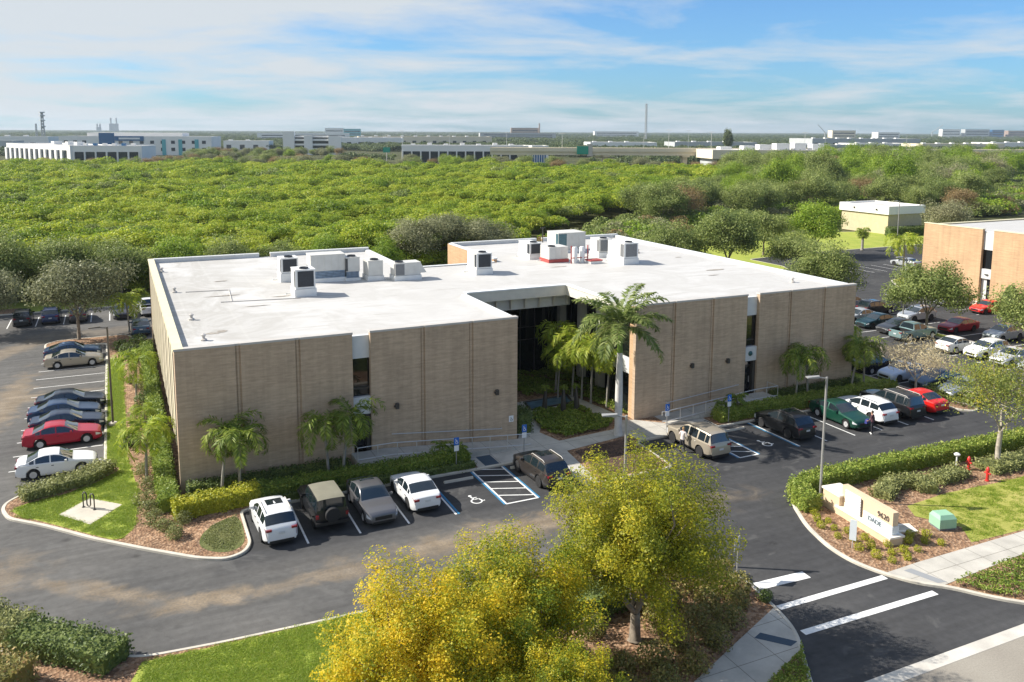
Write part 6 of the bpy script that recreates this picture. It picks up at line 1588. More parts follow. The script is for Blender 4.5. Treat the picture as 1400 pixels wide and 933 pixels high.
# the royal palm
rp_ = palm_meshes(81, 6.15, 20, 4.3, M['l_royal'], .25, 1.3, .80, 60, (.02, 0), .4, .065, bulge=.18, trunkmat='royal_trunk', shaft=1.75, lifts=(-.05, 1.56))
sh_ = MB(); sh_.tube([(0, 0, 6.1), (0, 0, 6.3), (0, 0, 7.2), (0, 0, 7.95)], [.215, .21, .14, .09], 12)
put_palm(*rp_, (28.65, -2.2, .1), .5, .98, 'tall royal palm with grey trunk and green crownshaft before the entrance', gp, 'royal_palm', sh_.mesh('crownshaft', M['crownshaft'], True, 60))
cb = palm_meshes(85, 3.4, 22, 1.5, M['l_palm'], .24, 1.5, .75, 16, (0, 0), .5, .06, lifts=(-.6, 1.4))
put_palm(*cb, (120, 60.7, .1), 0, 1.0, 'stout cabbage palm on the grass before the low cream building', gp)
put_palm(*PY[0], (104.5, 38.6, .1), 0, 1.65, 'yellowish palm behind the corner of the tan building', gp)
fk = palm_meshes(90, 2.2, 22, 4.6, M['l_dark'], .22, 1.6, .9, 34, (0, 0), .3, .07, lifts=(.0, 1.45))
for i, (x, y, s) in enumerate([(108, 84, 1.15), (113, 82, 1.2), (118, 82, 1.1), (112, 88, 1.25)]):
    put_palm(*fk, (x, y, 0), i*1.7, s, ['leftmost dark feathery palm of the clump behind the right wing', 'foremost dark feathery palm of the clump behind the right wing', 'rightmost dark feathery palm of the clump behind the right wing', 'hindmost and tallest dark feathery palm of the clump behind the right wing'][i], 'dark palms behind the right wing')

# ------------------------------------------------------------------ foreground trees
ty = tree_meshes(3, 8.0, 1.3, 3.7, 3.55, 120, 470, .098, M['l_olive'], M['bark'], .23, 1.0, (.46, .46, .50), limbs=70, leafup=1.0, lobes=50)
put_tree('elm_tree', *ty, (16.2, -23.4, .1), .3, 1.0, 'largest yellow green tree, its trunk standing in the bronze shrubs', 'yellow green trees before the drive')
ty2 = tree_meshes(8, 6.3, 1.5, 3.2, 2.8, 95, 540, .094, M['l_yellow'], M['bark'], .19, 1.0, (.42, .42, .50), limbs=60, leafup=1.0, lobes=38)
put_tree('elm_tree', *ty2, (5.9, -25.6, .1), .9, .97, 'leftmost yellow tree at the bottom edge beside the lawn', 'yellow green trees before the drive')
ty3 = tree_meshes(12, 6.3, 1.5, 3.0, 2.7, 85, 540, .094, M['l_yellow'], M['bark'], .18, 1.0, (.42, .42, .50), limbs=60, leafup=1.0, lobes=34)
put_tree('elm_tree', *ty3, (10.2, -24.4, .1), 2.2, .97, 'middle yellow tree between the leftmost and the largest one', 'yellow green trees before the drive')
put_tree('elm_tree', *ty3, (9.9, -28.4, .1), 4.2, .70, 'lowest small yellow tree at the bottom edge', 'yellow green trees before the drive')
put_tree('elm_tree', *ty2, (3.9, -29.3, .1), 3.0, .72, 'low yellow tree cut by the bottom edge left of the middle', 'yellow green trees before the drive')

# sparse tree and bare tree at the right
ts = tree_meshes(21, 7.9, 2.4, 3.6, 2.8, 80, 150, .13, M['l_sparse'], M['bark_pale'], .17, 1.0, (.60, .60, .42), limbs=60, hole=.1, leafup=.4)
put_tree('sparse_tree', *ts, (47.9, -17.1, .1), 1.2, 1.0, 'sparse half yellow tree with pale trunk beside the clipped hedge', 'trees of the right lots')
tb = tree_meshes(25, 4.9, 1.3, 3.2, 1.7, 80, 50, .26, M['l_straw'], M['bark_pale'], .10, 1.0, (.55, .55, .35), limbs=70, leafup=.2, aspect=.12)
put_tree('bare_tree', *tb, (55.6, -4.4, .1), 0, 1.0, 'straw coloured nearly bare tree above the slate blue sedan', 'trees of the right lots')

# oaks
OK = [tree_meshes(100+i, 8.0, 2.0, 4.3, 3.1, 85, 200, .24, M['l_oak'], M['bark'], .16, 1.0, (.75, .75, .5), limbs=30, leafup=.6) for i in range(4)]
GO = [tree_meshes(110+i, 8.0, 2.2, 4.4, 2.9, 85, 200, .22, M['l_grayoak'], M['bark'], .16, 1.0, (.75, .75, .5), limbs=34, leafup=.6) for i in range(2)]
BR = [tree_meshes(120+i, 8.0, 1.8, 3.9, 3.3, 80, 190, .26, M['l_bright'], M['bark'], .2, 1.0, (.75, .75, .55), limbs=26, leafup=.6) for i in range(2)]
SI = [tree_meshes(130, 8.0, 1.6, 4.2, 3.3, 85, 200, .22, M['l_silver'], M['bark'], .22, 1.0, (.75, .75, .55), limbs=30)]
BN = [tree_meshes(135, 8.0, 1.8, 4.0, 3.2, 70, 140, .22, M['l_brown'], M['bark'], .2, 1.0, (.75, .75, .55), limbs=40)]
gr_ = 'trees of the right lots'
put_tree('oak_tree', *OK[0], (75.6, 10.9, .1), 0, .93, 'oak on the median above the crimson sedan and the silver crossover', gr_)
put_tree('oak_tree', *OK[1], (75.5, -1.8, .1), 1, .92, 'oak at the right edge above the grey silver crossover', gr_)
put_tree('oak_tree', *OK[2], (75.6, 26.0, .1), 2, .95, 'oak rising behind the right corner of the roof', gr_)
put_tree('oak_tree', *OK[3], (86, 42, .1), 3, .88, 'low oak left of the one behind the roof corner', gr_)
put_tree('oak_tree', *OK[0], (79, 48, .1), 4, 1.22, 'broad oak behind the right rear edge of the roof', gr_)
put_tree('oak_tree', *OK[2], (70, 50, .1), 2.4, 1.0, 'oak close behind the rear edge of the right wing', gr_)
put_tree('oak_tree', *BR[0], (107.3, 59.2, .1), 5, 1.13, 'brighter tree on the grass before the low cream building', gr_)
put_tree('oak_tree', *OK[3], (99, 63, .1), 5.4, 1.0, 'dark oak beside the brighter tree on the grass', gr_)
put_tree('willow_tree', *SI[0], (146, 64, .1), 0, 1.05, 'pale silvery tree between the cream building and the tan building', gr_)
put_tree('oak_tree', *GO[0], (-6.7, 43.7, .1), .4, 1.05, 'grey green tree on the mulched island of the left lot', 'trees of the left lot')
put_tree('oak_tree', *GO[1], (-15.6, 50.5, .1), 2, .9, 'grey green tree cut by the left edge, its pale trunk leaning', 'trees of the left lot')
gl_ = 'trees behind the left lot'
for i, (x, y, s, k) in enumerate([(-23, 66, 1.1, 0), (-16, 67, 1.05, 2), (-9, 67.5, .95, 1), (-2.5, 67, .9, 3), (4, 68, .85, 0), (11, 69, .8, 2), (-30, 70, 1.2, 1), (18, 69, .72, 3), (25, 70, .75, 1)]):
    put_tree('oak_tree', *(OK[k] if i % 4 else BR[i % 2]), (x, y, 0), i*1.4, s*1.04, 'dark bushy tree in the wall of trees behind the left lot', gl_)
for i, (x, y, s, lab) in enumerate([(38, 70, 1.05, 'left grey tree of the clump behind the middle roof'), (44, 72, 1.12, 'tallest grey tree of the clump behind the middle roof'), (49.5, 70, .98, 'right grey tree of the clump behind the middle roof'), (31.5, 66, .72, 'small bright tree left of the grey clump behind the middle roof')]):
    put_tree('oak_tree', *(GO[i % 2] if i < 3 else BR[1]), (x, y, 0), i*2.2, s, lab, 'trees behind the middle roof')
# the wood at the right, tree by tree
W_ = np.random.default_rng(77)
wood = [(98, 98), (128, 92), (150, 96), (166, 88), (190, 92), (260, 140), (350, 185), (470, 265), (430, 330), (350, 300), (262, 268), (205, 205), (150, 150), (110, 122)]
p = scatter(wood, 900, W_); keep = []
for q in p:
    if q[0] > 118 and q[0] < 185 and q[1] < 104+.35*(q[0]-140) and q[1] > 60: continue
    if 262 < q[0] < 372 and 250 < q[1] < 330: continue
    d = math.hypot(q[0], q[1]+50)
    if all((q[0]-r[0])**2+(q[1]-r[1])**2 > (5.4+d*.012)**2 for r in keep): keep.append(q)
keep = keep[:240]; keep2_ = []
KIND = [('dark oak in the wood behind the right lots', OK), ('brighter green tree in the wood behind the right lots', BR), ('brownish tree in the wood behind the right lots', BN), ('silvery tree in the wood behind the right lots', SI)]
for i, q in enumerate(keep):
    far = math.hypot(q[0]-100, q[1]-90)
    r = W_.random(); kk = 0 if r < (.75 if far < 120 else .42) else 1 if r < .88 else 2 if r < .95 else 3
    lab, ms = KIND[kk]; tm, cm = ms[i % len(ms)]
    s = W_.uniform(.95, 1.35)*(1.0 if far < 150 else 1.25)
    put_tree('wood_tree', tm, cm, (q[0], q[1], 0), W_.uniform(0, 6.28), s, lab, 'trees of the wood behind the right lots')
# taller crowns standing out of the wood towards the right edge
k_ = 0
for q in scatter([(150, 118), (215, 128), (330, 190), (455, 275), (420, 325), (345, 300), (262, 245), (200, 170)], 400, W_):
    if k_ >= 34: break
    if any((q[0]-r[0])**2+(q[1]-r[1])**2 < 13**2 for r in keep2_): continue
    keep2_.append(q); tm, cm = (BR if k_ % 3 else OK)[k_ % 2]
    put_tree('tall_tree', tm, cm, (q[0], q[1], 0), W_.uniform(0, 6.28), W_.uniform(1.15, 1.4), 'tall tree standing out above the wood behind the right lots' if k_ % 3 else 'tall dark tree standing out above the wood behind the right lots', 'tall trees of the right wood', sz=W_.uniform(1.65, 2.0)); k_ += 1
# trees beyond the mangroves
band = [(-120, 430), (-60, 418), (0, 402), (60, 384), (110, 362), (165, 335), (215, 300), (262, 272), (275, 292), (215, 335), (160, 380), (110, 420), (60, 520), (130, 560), (160, 600), (60, 640), (30, 500), (-20, 480), (-60, 470), (-140, 520)]
p = scatter(band, 900, W_); keep2 = []
for q in p:
    if all((q[0]-r[0])**2+(q[1]-r[1])**2 > 10.5**2 for r in keep2): keep2.append(q)
KIND2 = [('dark tree along the far edge of the mangroves', OK), ('olive brown tree along the far edge of the mangroves', BN), ('grey green tree along the far edge of the mangroves', GO), ('bright tree along the far edge of the mangroves', BR)]
for i, q in enumerate(keep2[:150]):
    r = W_.random(); kk = 0 if r < .38 else 1 if r < .62 else 2 if r < .86 else 3
    lab, ms = KIND2[kk]; tm, cm = ms[i % len(ms)]
    put_tree('edge_tree', tm, cm, (q[0], q[1], 0), W_.uniform(0, 6.28), W_.uniform(.95, 1.35)*(.62 if q[0] < 40 and q[1] > 380 else .85), lab, 'trees beyond the mangroves')
# cypress shapes and topiary by the tan building
cone = quads_mesh('foliage', leaves(*(lambda g: (lambda a, z: (np.stack([np.cos(a)*(1.0*np.sqrt(np.clip(1-z**1.7, 0, 1)))*g.uniform(.92, 1.02, 2600), np.sin(a)*(1.0*np.sqrt(np.clip(1-z**1.7, 0, 1)))*g.uniform(.92, 1.02, 2600), z*2.9], 1), .16, .6, .3, np.stack([np.cos(a), np.sin(a), z*.6], 1)*1.3))(g.uniform(0, 2*PI, 2600), g.uniform(0, 1, 2600)))(np.random.default_rng(9))), M['l_dark'])
core = MB().lathe([(.90, 0), (.92, .5), (.82, 1.3), (.55, 2.2), (.2, 2.7), (0, 2.78)], 14).mesh('core', M['l_dark'], True, 180)
for x, y, s, lab, m_ in ((93.8, 27.3, 1.0, 'cone of clipped evergreen at the left corner of the tan building', 0), (93.7, 22.9, 1.0, 'cone of clipped evergreen left of the steps of the tan building', 0), (93.8, 21.4, .62, 'small brownish clipped cone next to the steps of the tan building', 1), (93.6, 14.0, 1.12, 'large cone of clipped evergreen right of the steps of the tan building', 0), (93.8, 12.0, .7, 'small brownish clipped cone at the right edge before the tan building', 1)):
    t = empty('topiary', (x, y, .1), s*3, lab, 'topiary', 'clipped cones before the tan building'); t.scale = (s, s, s)
    a = link('foliage', cone, t); b = link('core', core, t)
    if m_:
        for q in (a, b): q.material_slots[0].link = 'OBJECT'; q.material_slots[0].material = M['l_brown']
for x, y, s, lab in ((93.7, 20.0, 1.35, 'golden bush left of the steps of the tan building'), (93.5, 16.2, 1.2, 'golden bush right of the steps of the tan building'), (95.5, 31.0, 1.3, 'golden bush beyond the left corner of the tan building'), (97.5, 32.5, 1.3, 'golden bush near the yellowish palm')):
    shrub(SH[0], x, y, s*1.25, lab, 'golden bushes before the tan building')
hedge([(141.8, 74.2), (148, 73.2), (156, 73.2)], 1.8, 1.8, M['l_dark'], 'dark clipped hedge along the low cream building', dens=60, leaf=.22)

# ------------------------------------------------------------------ mangrove swamp and the far woods: nobody could count them
def clump(seed, n, rx, rz, leaf, mat, up=.5):
    g = np.random.default_rng(seed)
    C = []; O = []
    for k in range(6):
        a = g.uniform(0, 2*PI); r = g.uniform(.2, .75) if k else 0
        c = np.array([math.cos(a)*rx*r, math.sin(a)*rx*r, g.uniform(-.2, .3)*rz]); s = np.array([rx, rx, rz])*g.uniform(.38, .62)
        q = g.normal(size=(n//6, 3)); q[:, 2] = np.abs(q[:, 2])*1.0-.25; q /= np.linalg.norm(q, axis=1)[:, None]
        q = q*(g.uniform(.5, 1, len(q))**.35)[:, None]
        C.append(c+q*s); O.append(q*.6)
    return quads_mesh('clump', leaves(np.concatenate(C), leaf, .6, up, np.concatenate(O), .4, g), mat)
def forest(name, pts, scales, kinds, clumps, label, cat):
    """one stuff object: leaf clumps instanced on its points"""
    src = D.collections.new(name+'_clumps')
    for i, me in enumerate(clumps): src.objects.link(D.objects.new('%s_clump_%d' % (name, i), me))
    me = D.meshes.new(name); me.from_pydata([tuple(q) for q in pts], [], [])
    n = len(pts); g = np.random.default_rng(1)
    for nm_, ty_, vals in (('sc', 'FLOAT', scales), ('rz', 'FLOAT', g.uniform(0, 6.28, n)), ('kd', 'INT', kinds)):
        at = me.attributes.new(nm_, ty_, 'POINT'); at.data.foreach_set('value', np.asarray(vals).astype(np.float32 if ty_ == 'FLOAT' else np.int32))
    o = link(name, me); ng = D.node_groups.new(name, 'GeometryNodeTree')
    ng.interface.new_socket('Geometry', in_out='INPUT', socket_type='NodeSocketGeometry'); ng.interface.new_socket('Geometry', in_out='OUTPUT', socket_type='NodeSocketGeometry')
    gi = ng.nodes.new('NodeGroupInput'); go = ng.nodes.new('NodeGroupOutput'); ip = ng.nodes.new('GeometryNodeInstanceOnPoints')
    ci = ng.nodes.new('GeometryNodeCollectionInfo'); ci.inputs['Collection'].default_value = src; ci.inputs['Separate Children'].default_value = True; ci.inputs['Reset Children'].default_value = True
    def attr(nm_, ty_):
        a = ng.nodes.new('GeometryNodeInputNamedAttribute'); a.data_type = ty_; a.inputs['Name'].default_value = nm_; return [s for s in a.outputs if s.enabled and s.name == 'Attribute'][0]
    ng.links.new(gi.outputs[0], ip.inputs['Points']); ng.links.new(ci.outputs[0], ip.inputs['Instance']); ip.inputs['Pick Instance'].default_value = True
    ng.links.new(attr('kd', 'INT'), ip.inputs['Instance Index'])
    cb_ = ng.nodes.new('ShaderNodeCombineXYZ'); ng.links.new(attr('rz', 'FLOAT'), cb_.inputs[2]); er = ng.nodes.new('FunctionNodeEulerToRotation'); ng.links.new(cb_.outputs[0], er.inputs[0]); ng.links.new(er.outputs[0], ip.inputs['Rotation'])
    ng.links.new(attr('sc', 'FLOAT'), ip.inputs['Scale']); ng.links.new(ip.outputs[0], go.inputs[0])
    md = o.modifiers.new('scatter', 'NODES'); md.node_group = ng
    tag(o, label, cat, kind='stuff'); return o
CLM = [clump(200+i, 1300, 2.6, 1.7, .27, M['l_mangrove'], .9) for i in range(5)]+[clump(206, 900, 2.8, 1.9, .34, M['l_oak']), clump(207, 900, 2.6, 1.8, .30, M['l_bright'])]
mg = [(-75, 69), (57, 69), (60, 88), (92, 112), (118, 128), (160, 165), (204, 210), (258, 266), (210, 302), (160, 336), (105, 362), (50, 386), (-10, 404), (-70, 420), (-130, 430)]
A_ = np.random.default_rng(31); pts = []
# denser near the camera, looser far away
for dmin, dmax, step in ((0, 190, 2.5), (190, 320, 3.1), (320, 700, 3.8)):
    lo, hi = np.array(mg).min(0), np.array(mg).max(0)
    gx, gy = np.meshgrid(np.arange(lo[0], hi[0], step), np.arange(lo[1], hi[1], step)); q = np.stack([gx.ravel(), gy.ravel()], 1); q = q+A_.uniform(-.5, .5, q.shape)*step
    d = np.hypot(q[:, 0]+2.5, q[:, 1]+51); q = q[in_poly(q, mg) & (d >= dmin) & (d < dmax)]
    an = np.arctan2(q[:, 0]+2.5, q[:, 1]+51); q = q[(an > R(-19)) & (an < R(68))]
    hz = 3.6+1.15*np.sin(q[:, 0]*.085+np.cos(q[:, 1]*.05)*2)*np.cos(q[:, 1]*.07+1)+.55*np.sin(q[:, 0]*.31+q[:, 1]*.23)+A_.normal(0, .62, len(q))
    pts.append(np.stack([q[:, 0], q[:, 1], hz, np.full(len(q), step/2.5)], 1))
# leafy wall down the near edge
for k in range(420):
    x = A_.uniform(-60, 60); pts.append(np.array([[x, 68.6+A_.uniform(-.6, 1.5), A_.uniform(.8, 3.0), .8]]))
pts = np.concatenate(pts)
forest('mangrove_swamp', pts[:, :3], pts[:, 3]*(1.0+.28*np.sin(pts[:, 0]*.19+1)*np.cos(pts[:, 1]*.15)+A_.uniform(-.25, .3, len(pts))), np.where((np.sin(pts[:, 0]*.11+pts[:, 1]*.043)*np.sin(pts[:, 1]*.09-pts[:, 0]*.03+1)+A_.normal(0, .28, len(pts))) > .82, A_.integers(5, 7, len(pts)), A_.integers(0, 5, len(pts))), CLM, 'wide yellow green sheet of mangroves behind the office block', 'mangroves')
# woods on the plain out to the horizon
CLF = [clump(220+i, 420, 7.5, 5.0, 1.5, M['l_far']) for i in range(4)]
F_ = np.random.default_rng(91); q = []
for dmin, dmax, n in ((430, 620, 1500), (560, 1200, 6500), (1200, 2600, 9500), (2600, 9000, 10000)):
    an = F_.uniform(R(-16), R(64), n); d = np.sqrt(F_.uniform(dmin**2, dmax**2, n)); x, y = -2.5+np.sin(an)*d, -51+np.cos(an)*d
    m_ = np.sin(x*.006+1)*np.cos(y*.005)+.5*np.sin(x*.017+y*.011) > (-.55 if dmin > 1000 else -.30)
    m_ |= (an > R(33)) & (F_.random(n) < .7)
    m_ &= ~((y < 345) & (x > 140) & (x < 400)) & ~(in_poly(np.stack([x, y], 1), mg))
    if dmin < 500: m_ &= (y > 395) | (x > 420)
    m_ &= ~((x > 120) & (x < 275) & (y < 500)) & ~((x < 60) & (y < 530))
    q.append(np.stack([x, y, F_.uniform(1.0, 3.6, n)], 1)[m_])
q = np.concatenate(q)
dd = np.hypot(q[:, 0], q[:, 1])
forest('far_woods', q, np.where(dd > 2600, 1.5, 1.0)*F_.uniform(.7, 1.2, len(q)), F_.integers(0, 4, len(q)), CLF, 'dark green woods spread over the plain out to the horizon', 'woods')
# the tangle under and between the trees of the right wood
U_ = np.random.default_rng(55)
ug = [(60, 74), (92, 103), (120, 124), (160, 160), (205, 205), (262, 262), (350, 300), (480, 330), (480, 250), (360, 165), (262, 120), (200, 92), (186, 102), (150, 104), (128, 102), (104, 92), (86, 72), (70, 70)]
p = scatter(ug, 5200, U_); p = p[~((p[:, 0] > 139) & (p[:, 0] < 162) & (p[:, 1] < 100))]; p = p[~((p[:, 0] > 262) & (p[:, 0] < 342) & (p[:, 1] > 258) & (p[:, 1] < 318))]
CLU = [clump(230+i, 700, 2.8, 1.9, .36, M[m]) for i, m in enumerate(('l_oak', 'l_bright', 'l_oak', 'l_grayoak', 'l_brown'))]
forest('undergrowth', np.concatenate([p, U_.uniform(.6, 2.6, (len(p), 1))], 1), U_.uniform(.9, 1.5, len(p)), U_.choice(5, len(p), p=[.36, .22, .24, .12, .06]), CLU, 'tangled bushes between the trees of the wood behind the right lots', 'undergrowth')
# short grass tufts where the lawn is near enough to show them
TF = []
for i in range(3):
    g = np.random.default_rng(240+i); n = 60
    b = g.uniform(-.22, .22, (n, 2)); a = g.uniform(0, 2*PI, n); h = g.uniform(.015, .045, n); w = .014; ln = g.uniform(-.09, .09, (n, 2))
    sd = np.stack([np.cos(a)*w, np.sin(a)*w, np.zeros(n)], 1); base = np.stack([b[:, 0], b[:, 1], np.zeros(n)], 1); tip = base+np.stack([ln[:, 0], ln[:, 1], h], 1)
    TF.append(quads_mesh('tuft', np.stack([base-sd, base+sd, tip+sd*.3, tip-sd*.3], 1), M['l_grass']))
G_ = np.random.default_rng(17)
a1 = scatter([(-2.6, -16.5), (14.2, -16.75), (15.0, -19.0), (12.2, -21.5), (11.8, -25.8), (-3.2, -25.8)], 6500, G_)
a3 = scatter([(-3.95, 34), (-3.95, 14), (-2.95, 14), (-2.8, 34)], 1100, G_)
a2 = scatter([(-3.95, 14), (-3.95, 6.2), (-4.9, 3.9), (-8.6, 1.7), (-8.4, 0.7), (-6.6, -1.0), (-4.3, -3.6), (-3.35, -4.5), (-2.65, -3.4), (-2.5, -1.5), (-2.3, 1.5), (-2.9, 8.0), (-2.9, 14)], 1700, G_)
a2 = a2[~in_poly(a2, [(-6.45, -0.15), (-4.75, -2.35), (-3.0, -0.2), (-4.85, 1.65)])]
a2 = a2[~in_poly(a2, [(-3.7, 6.3), (-4.6, 4.6), (-8.2, 3.9), (-9.0, 2.3), (-8.4, 2.1), (-6.2, 2.6), (-4.4, 3.9), (-3.1, 5.4)])]
a4 = scatter([(38.3, -21.9), (37.2, -20.0), (38, -19.1), (41.2, -18.8), (60, -19.1), (60, -23.3), (40.3, -23.4), (37.4, -23.2)], 900, G_)
q = np.concatenate([a1, a2, a3, a4]); q = np.concatenate([q, np.full((len(q), 1), KERB-.015)], 1)
forest('grass', q, G_.uniform(.8, 1.3, len(q)), G_.integers(0, 3, len(q)), TF, 'short bright grass of the mown lawns', 'grass')
# ------------------------------------------------------------------ other buildings
def blk(name, p0, p1, h, depth, label, wall, roofm='roof_old', cat='building', group='buildings across the plain', zroof=0.5, cop=None, z0=0.0, parapet=True):
    """box block whose front runs from p0 to p1 (left to right as seen), extruded backwards; returns root and a local frame"""
    a, b = Vector(p0), Vector(p1); w = (b-a).length; ang = math.atan2(b.y-a.y, b.x-a.x)
    t = empty(name, (a.x, a.y, 0), ang, label, cat, group)
    mb = MB(); mb.box(0, w, 0, depth, z0, h-(zroof if parapet else 0)); 
    mb.build('wall', M[wall], t)
    if parapet:
        c = MB(); th = .4
        c.box(-.05, w+.05, -.05, th, h-zroof, h).box(-.05, w+.05, depth-th, depth+.05, h-zroof, h).box(-.05, th, th, depth-th, h-zroof, h).box(w-th, w+.05, th, depth-th, h-zroof, h)
        c.build('parapet', M[cop or wall], t)
        MB().sheet([(th, th), (w-th, th), (w-th, depth-th), (th, depth-th)], h-zroof+.02).build('roof', M[roofm], t)
    return t, w
def windows(t, xs, w, z0, z1, y=-.12, mat='farglass', name='window', d=.1):
    for x in xs: MB().box(x, x+w, y, y+d, z0, z1).build(name, M[mat], t)
def roofbox(t, x, y, w, d, h, z, mat='hvac_white', name='roof_unit'):
    MB().box(x, x+w, y, y+d, z, z+h).build(name, M[mat], t)

# tan brick building at the right edge
t = empty('brick_building', (95, 27.7, 0), 0, 'tan orange brick building with white roof at the right edge', 'office building')
H2 = 9.5
def bp2(name, mb, mat): o = mb.build(name, M[mat], t); o.location = (-95, -27.7, 0); return o
y0, y1 = 19.25, 17.75
mb = MB().box(95, 95.4, y0, 27.7, 0, H2-.1).box(95, 95.4, -14, y1, 0, H2-.1); bp2('wall', mb, 'tan_sunlit_brick')
bp2('side_wall', MB().box(95.4, 135, 27.3, 27.7, 0, H2-.35), 'tan_sunlit_brick')
bp2('side_wall', MB().box(95.4, 135, -14, -13.6, 0, H2-.35), 'tan_sunlit_brick')
bp2('rear_wall', MB().box(134.6, 135, -13.6, 27.3, 0, H2-.2), 'tan_sunlit_brick')
bp2('coping', MB().box(94.95, 95.5, y0, 27.75, H2-.1, H2).box(94.95, 95.5, -14.05, y1, H2-.1, H2).box(95.5, 135, 27.2, 27.75, H2-.35, H2-.25), 'coping_cream')
bp2('roof', MB().sheet([(95.3, -13.9), (134.9, -13.9), (134.9, 27.5), (95.3, 27.5)], H2-.42), 'roof')
bp2('spandrel', MB().box(95.35, 95.7, y1, y0, 6.9, H2-.3), 'panel'); bp2('spandrel', MB().box(95.2, 95.7, y1, y0, 3.3, 4.5), 'panel')
bp2('window', MB().box(95.5, 95.6, y1, y0, 4.5, 6.9), 'glass'); bp2('door', MB().box(95.55, 95.62, y1, y1+.8, .3, 3.3), 'doorglass'); bp2('door_panel', MB().box(95.5, 95.6, y1+.8, y0, .3, 3.3), 'panel')
bp2('steps', MB().box(93.6, 95.0, y1-.6, y0+.6, .1, .22).box(94.2, 95.0, y1-.4, y0+.4, .22, .36), 'stucco_white')
bp2('emblem_dome', MB().lathe([(0, -.1), (.25, -.05), (.3, 0)], 12, (95.18, 18.5, 3.9)), 'mullion')  # made-up dome in place of the emblem above the door
for i, (x, y, s) in enumerate([(104, 16, 1.2), (110, 9, 1.6), (118, 15, 1.3)]): bp2('roof_vent', MB().box(x, x+s, y, y+s, H2-.42, H2+.35), 'hvac_white')
# low cream building
t = empty('low_building', (143.4, 75.7, 0), 0, 'low cream building with a broad white roof edge behind the right lots', 'building')
MB().box(.4, 10.4, .4, 13, 0, 4.6).build('wall', M['cream_wall'], t); f = MB().box(0, 10.8, 0, .4, 4.3, 6.0).box(0, .4, .4, 13, 4.3, 6.0).box(10.4, 10.8, .4, 13, 4.3, 6.0).box(0, 10.8, 13, 13.4, 4.3, 6.0).build('fascia', M['farwhite'], t)
MB().sheet([(.4, .4), (10.4, .4), (10.4, 13), (.4, 13)], 5.7).build('roof', M['roof_old'], t)
for y in (3, 9): MB().box(-.25, 0, y, y+.25, 5.0, 5.35).build('wall_lamp', M['mullion'], t)
# white office with dark bays at the far left
t, w = blk('office_building', (-68, 622), (-25.5, 517), 11.6, 30, 'left wing of the white office with many narrow bays beyond the mangroves', 'farwhite')
xs = [3+i*(w-4)/12 for i in range(12)]; windows(t, xs, 4.6, .6, 8.6, mat='farglass')
for i, x in enumerate(xs): MB().box(x-3.6, x-.2, -1.0, 0, 0, 8.8).build('pier', M['farwhite'], t)
for x, y, s in ((60, 8, 5), (78, 10, 4.4), (95, 9, 4.6)): roofbox(t, x, y, s, s, 2.0, 11.4)
t, w = blk('office_building', (-24, 517.5), (13, 505), 11.4, 28, 'right wing of the white office with six wide dark bays beyond the mangroves', 'farwhite')
windows(t, [1.0+i*6.2 for i in range(6)], 5.0, .5, 7.8)
for i in range(7): MB().box(.1+i*6.2, .8+i*6.2, -.6, 0, 0, 8.0).build('pier', M['farwhite'], t)
for i in range(6): roofbox(t, 3+i*5.5, 8, 2.2, 2.5, 1.8, 11.0, ['hvac_white', 'farblue', 'hvac_white'][i % 3])
# long pale building with the blue corner
t, w = blk('office_building', (-42, 735), (72, 700), 15.5, 40, 'long pale office with a blue panel and rows of small windows behind the white office', 'farwhite')
windows(t, [38+i*8.2 for i in range(10)], 3.0, 9.4, 12.0); windows(t, [4+i*7 for i in range(3)], 3.0, 9.4, 12.0); windows(t, [38+i*8.2 for i in range(10)], 3.0, 3.4, 6.2)
MB().box(31, 43, -.5, .0, 7.5, 18.2).build('blue_panel', M['farblue'], t); MB().box(43.2, 66, -.6, -.1, 11.8, 15.6).build('blue_panel', M['farblue'], t)
MB().box(46.5, 63, -.8, -.6, 13.0, 14.4).build('sign_strip', M['signwhite'], t); MB().box(20, 95, 6, 30, 15.5, 18.3).build('penthouse', M['farwhite'], t)
for i in range(3): MB().box(80+i*13, 83+i*13, -.4, 0, 0, 13).build('blue_panel', M['farteal'], t)
# stair tower building
t = empty('stair_building', (130, 697, 0), math.atan2(-12, 44), 'white building with two stair towers and open decks beyond the mangroves', 'building', 'buildings across the plain')
for x, ww, h in ((0, 9.5, 20), (17.5, 7, 16.5)): MB().box(x, x+ww, -2, 8, 0, h).build('tower', M['farwhite'], t)
for z in (4, 8, 12): MB().box(9.5, 48, 0, 16, z, z+1.6).build('deck', M['farwhite'], t)
MB().box(9.6, 47, 3, 15, 0, 15).build('core', M['farglass'], t); MB().box(38, 48.5, -1, 16, 0, 16.2).build('wall', M['farwhite'], t); MB().box(12, 46, 2, 15, 15.0, 16.2).build('roof', M['farwhite'], t)
# central flat building with dark bays
t, w = blk('office_building', (170, 491), (250, 464), 11.6, 24, 'long low office with a row of dark bays in the middle distance', 'farwhite')
n = 14
for i in range(n):
    x = 1.2+i*(w-1.5)/n; MB().box(x, x+(w-1.5)/n-1.0, -.15, 0, .4, 7.6).build('window', M['farglass'], t); MB().box(x-.9, x-.1, -.7, 0, 0, 7.9).build('pier', M['farwhite'], t)
for i in range(7): roofbox(t, 6+i*11, 6, 3.0, 3, 1.5+.6*(i % 2), 11.1)
t, w = blk('office_building', (252, 463), (263, 460), 11.6, 18, 'end block with narrow blue windows beside the long low office', 'farwhite'); windows(t, [.6+i*1.6 for i in range(6)], 1.0, .4, 7.6, mat='farblue')
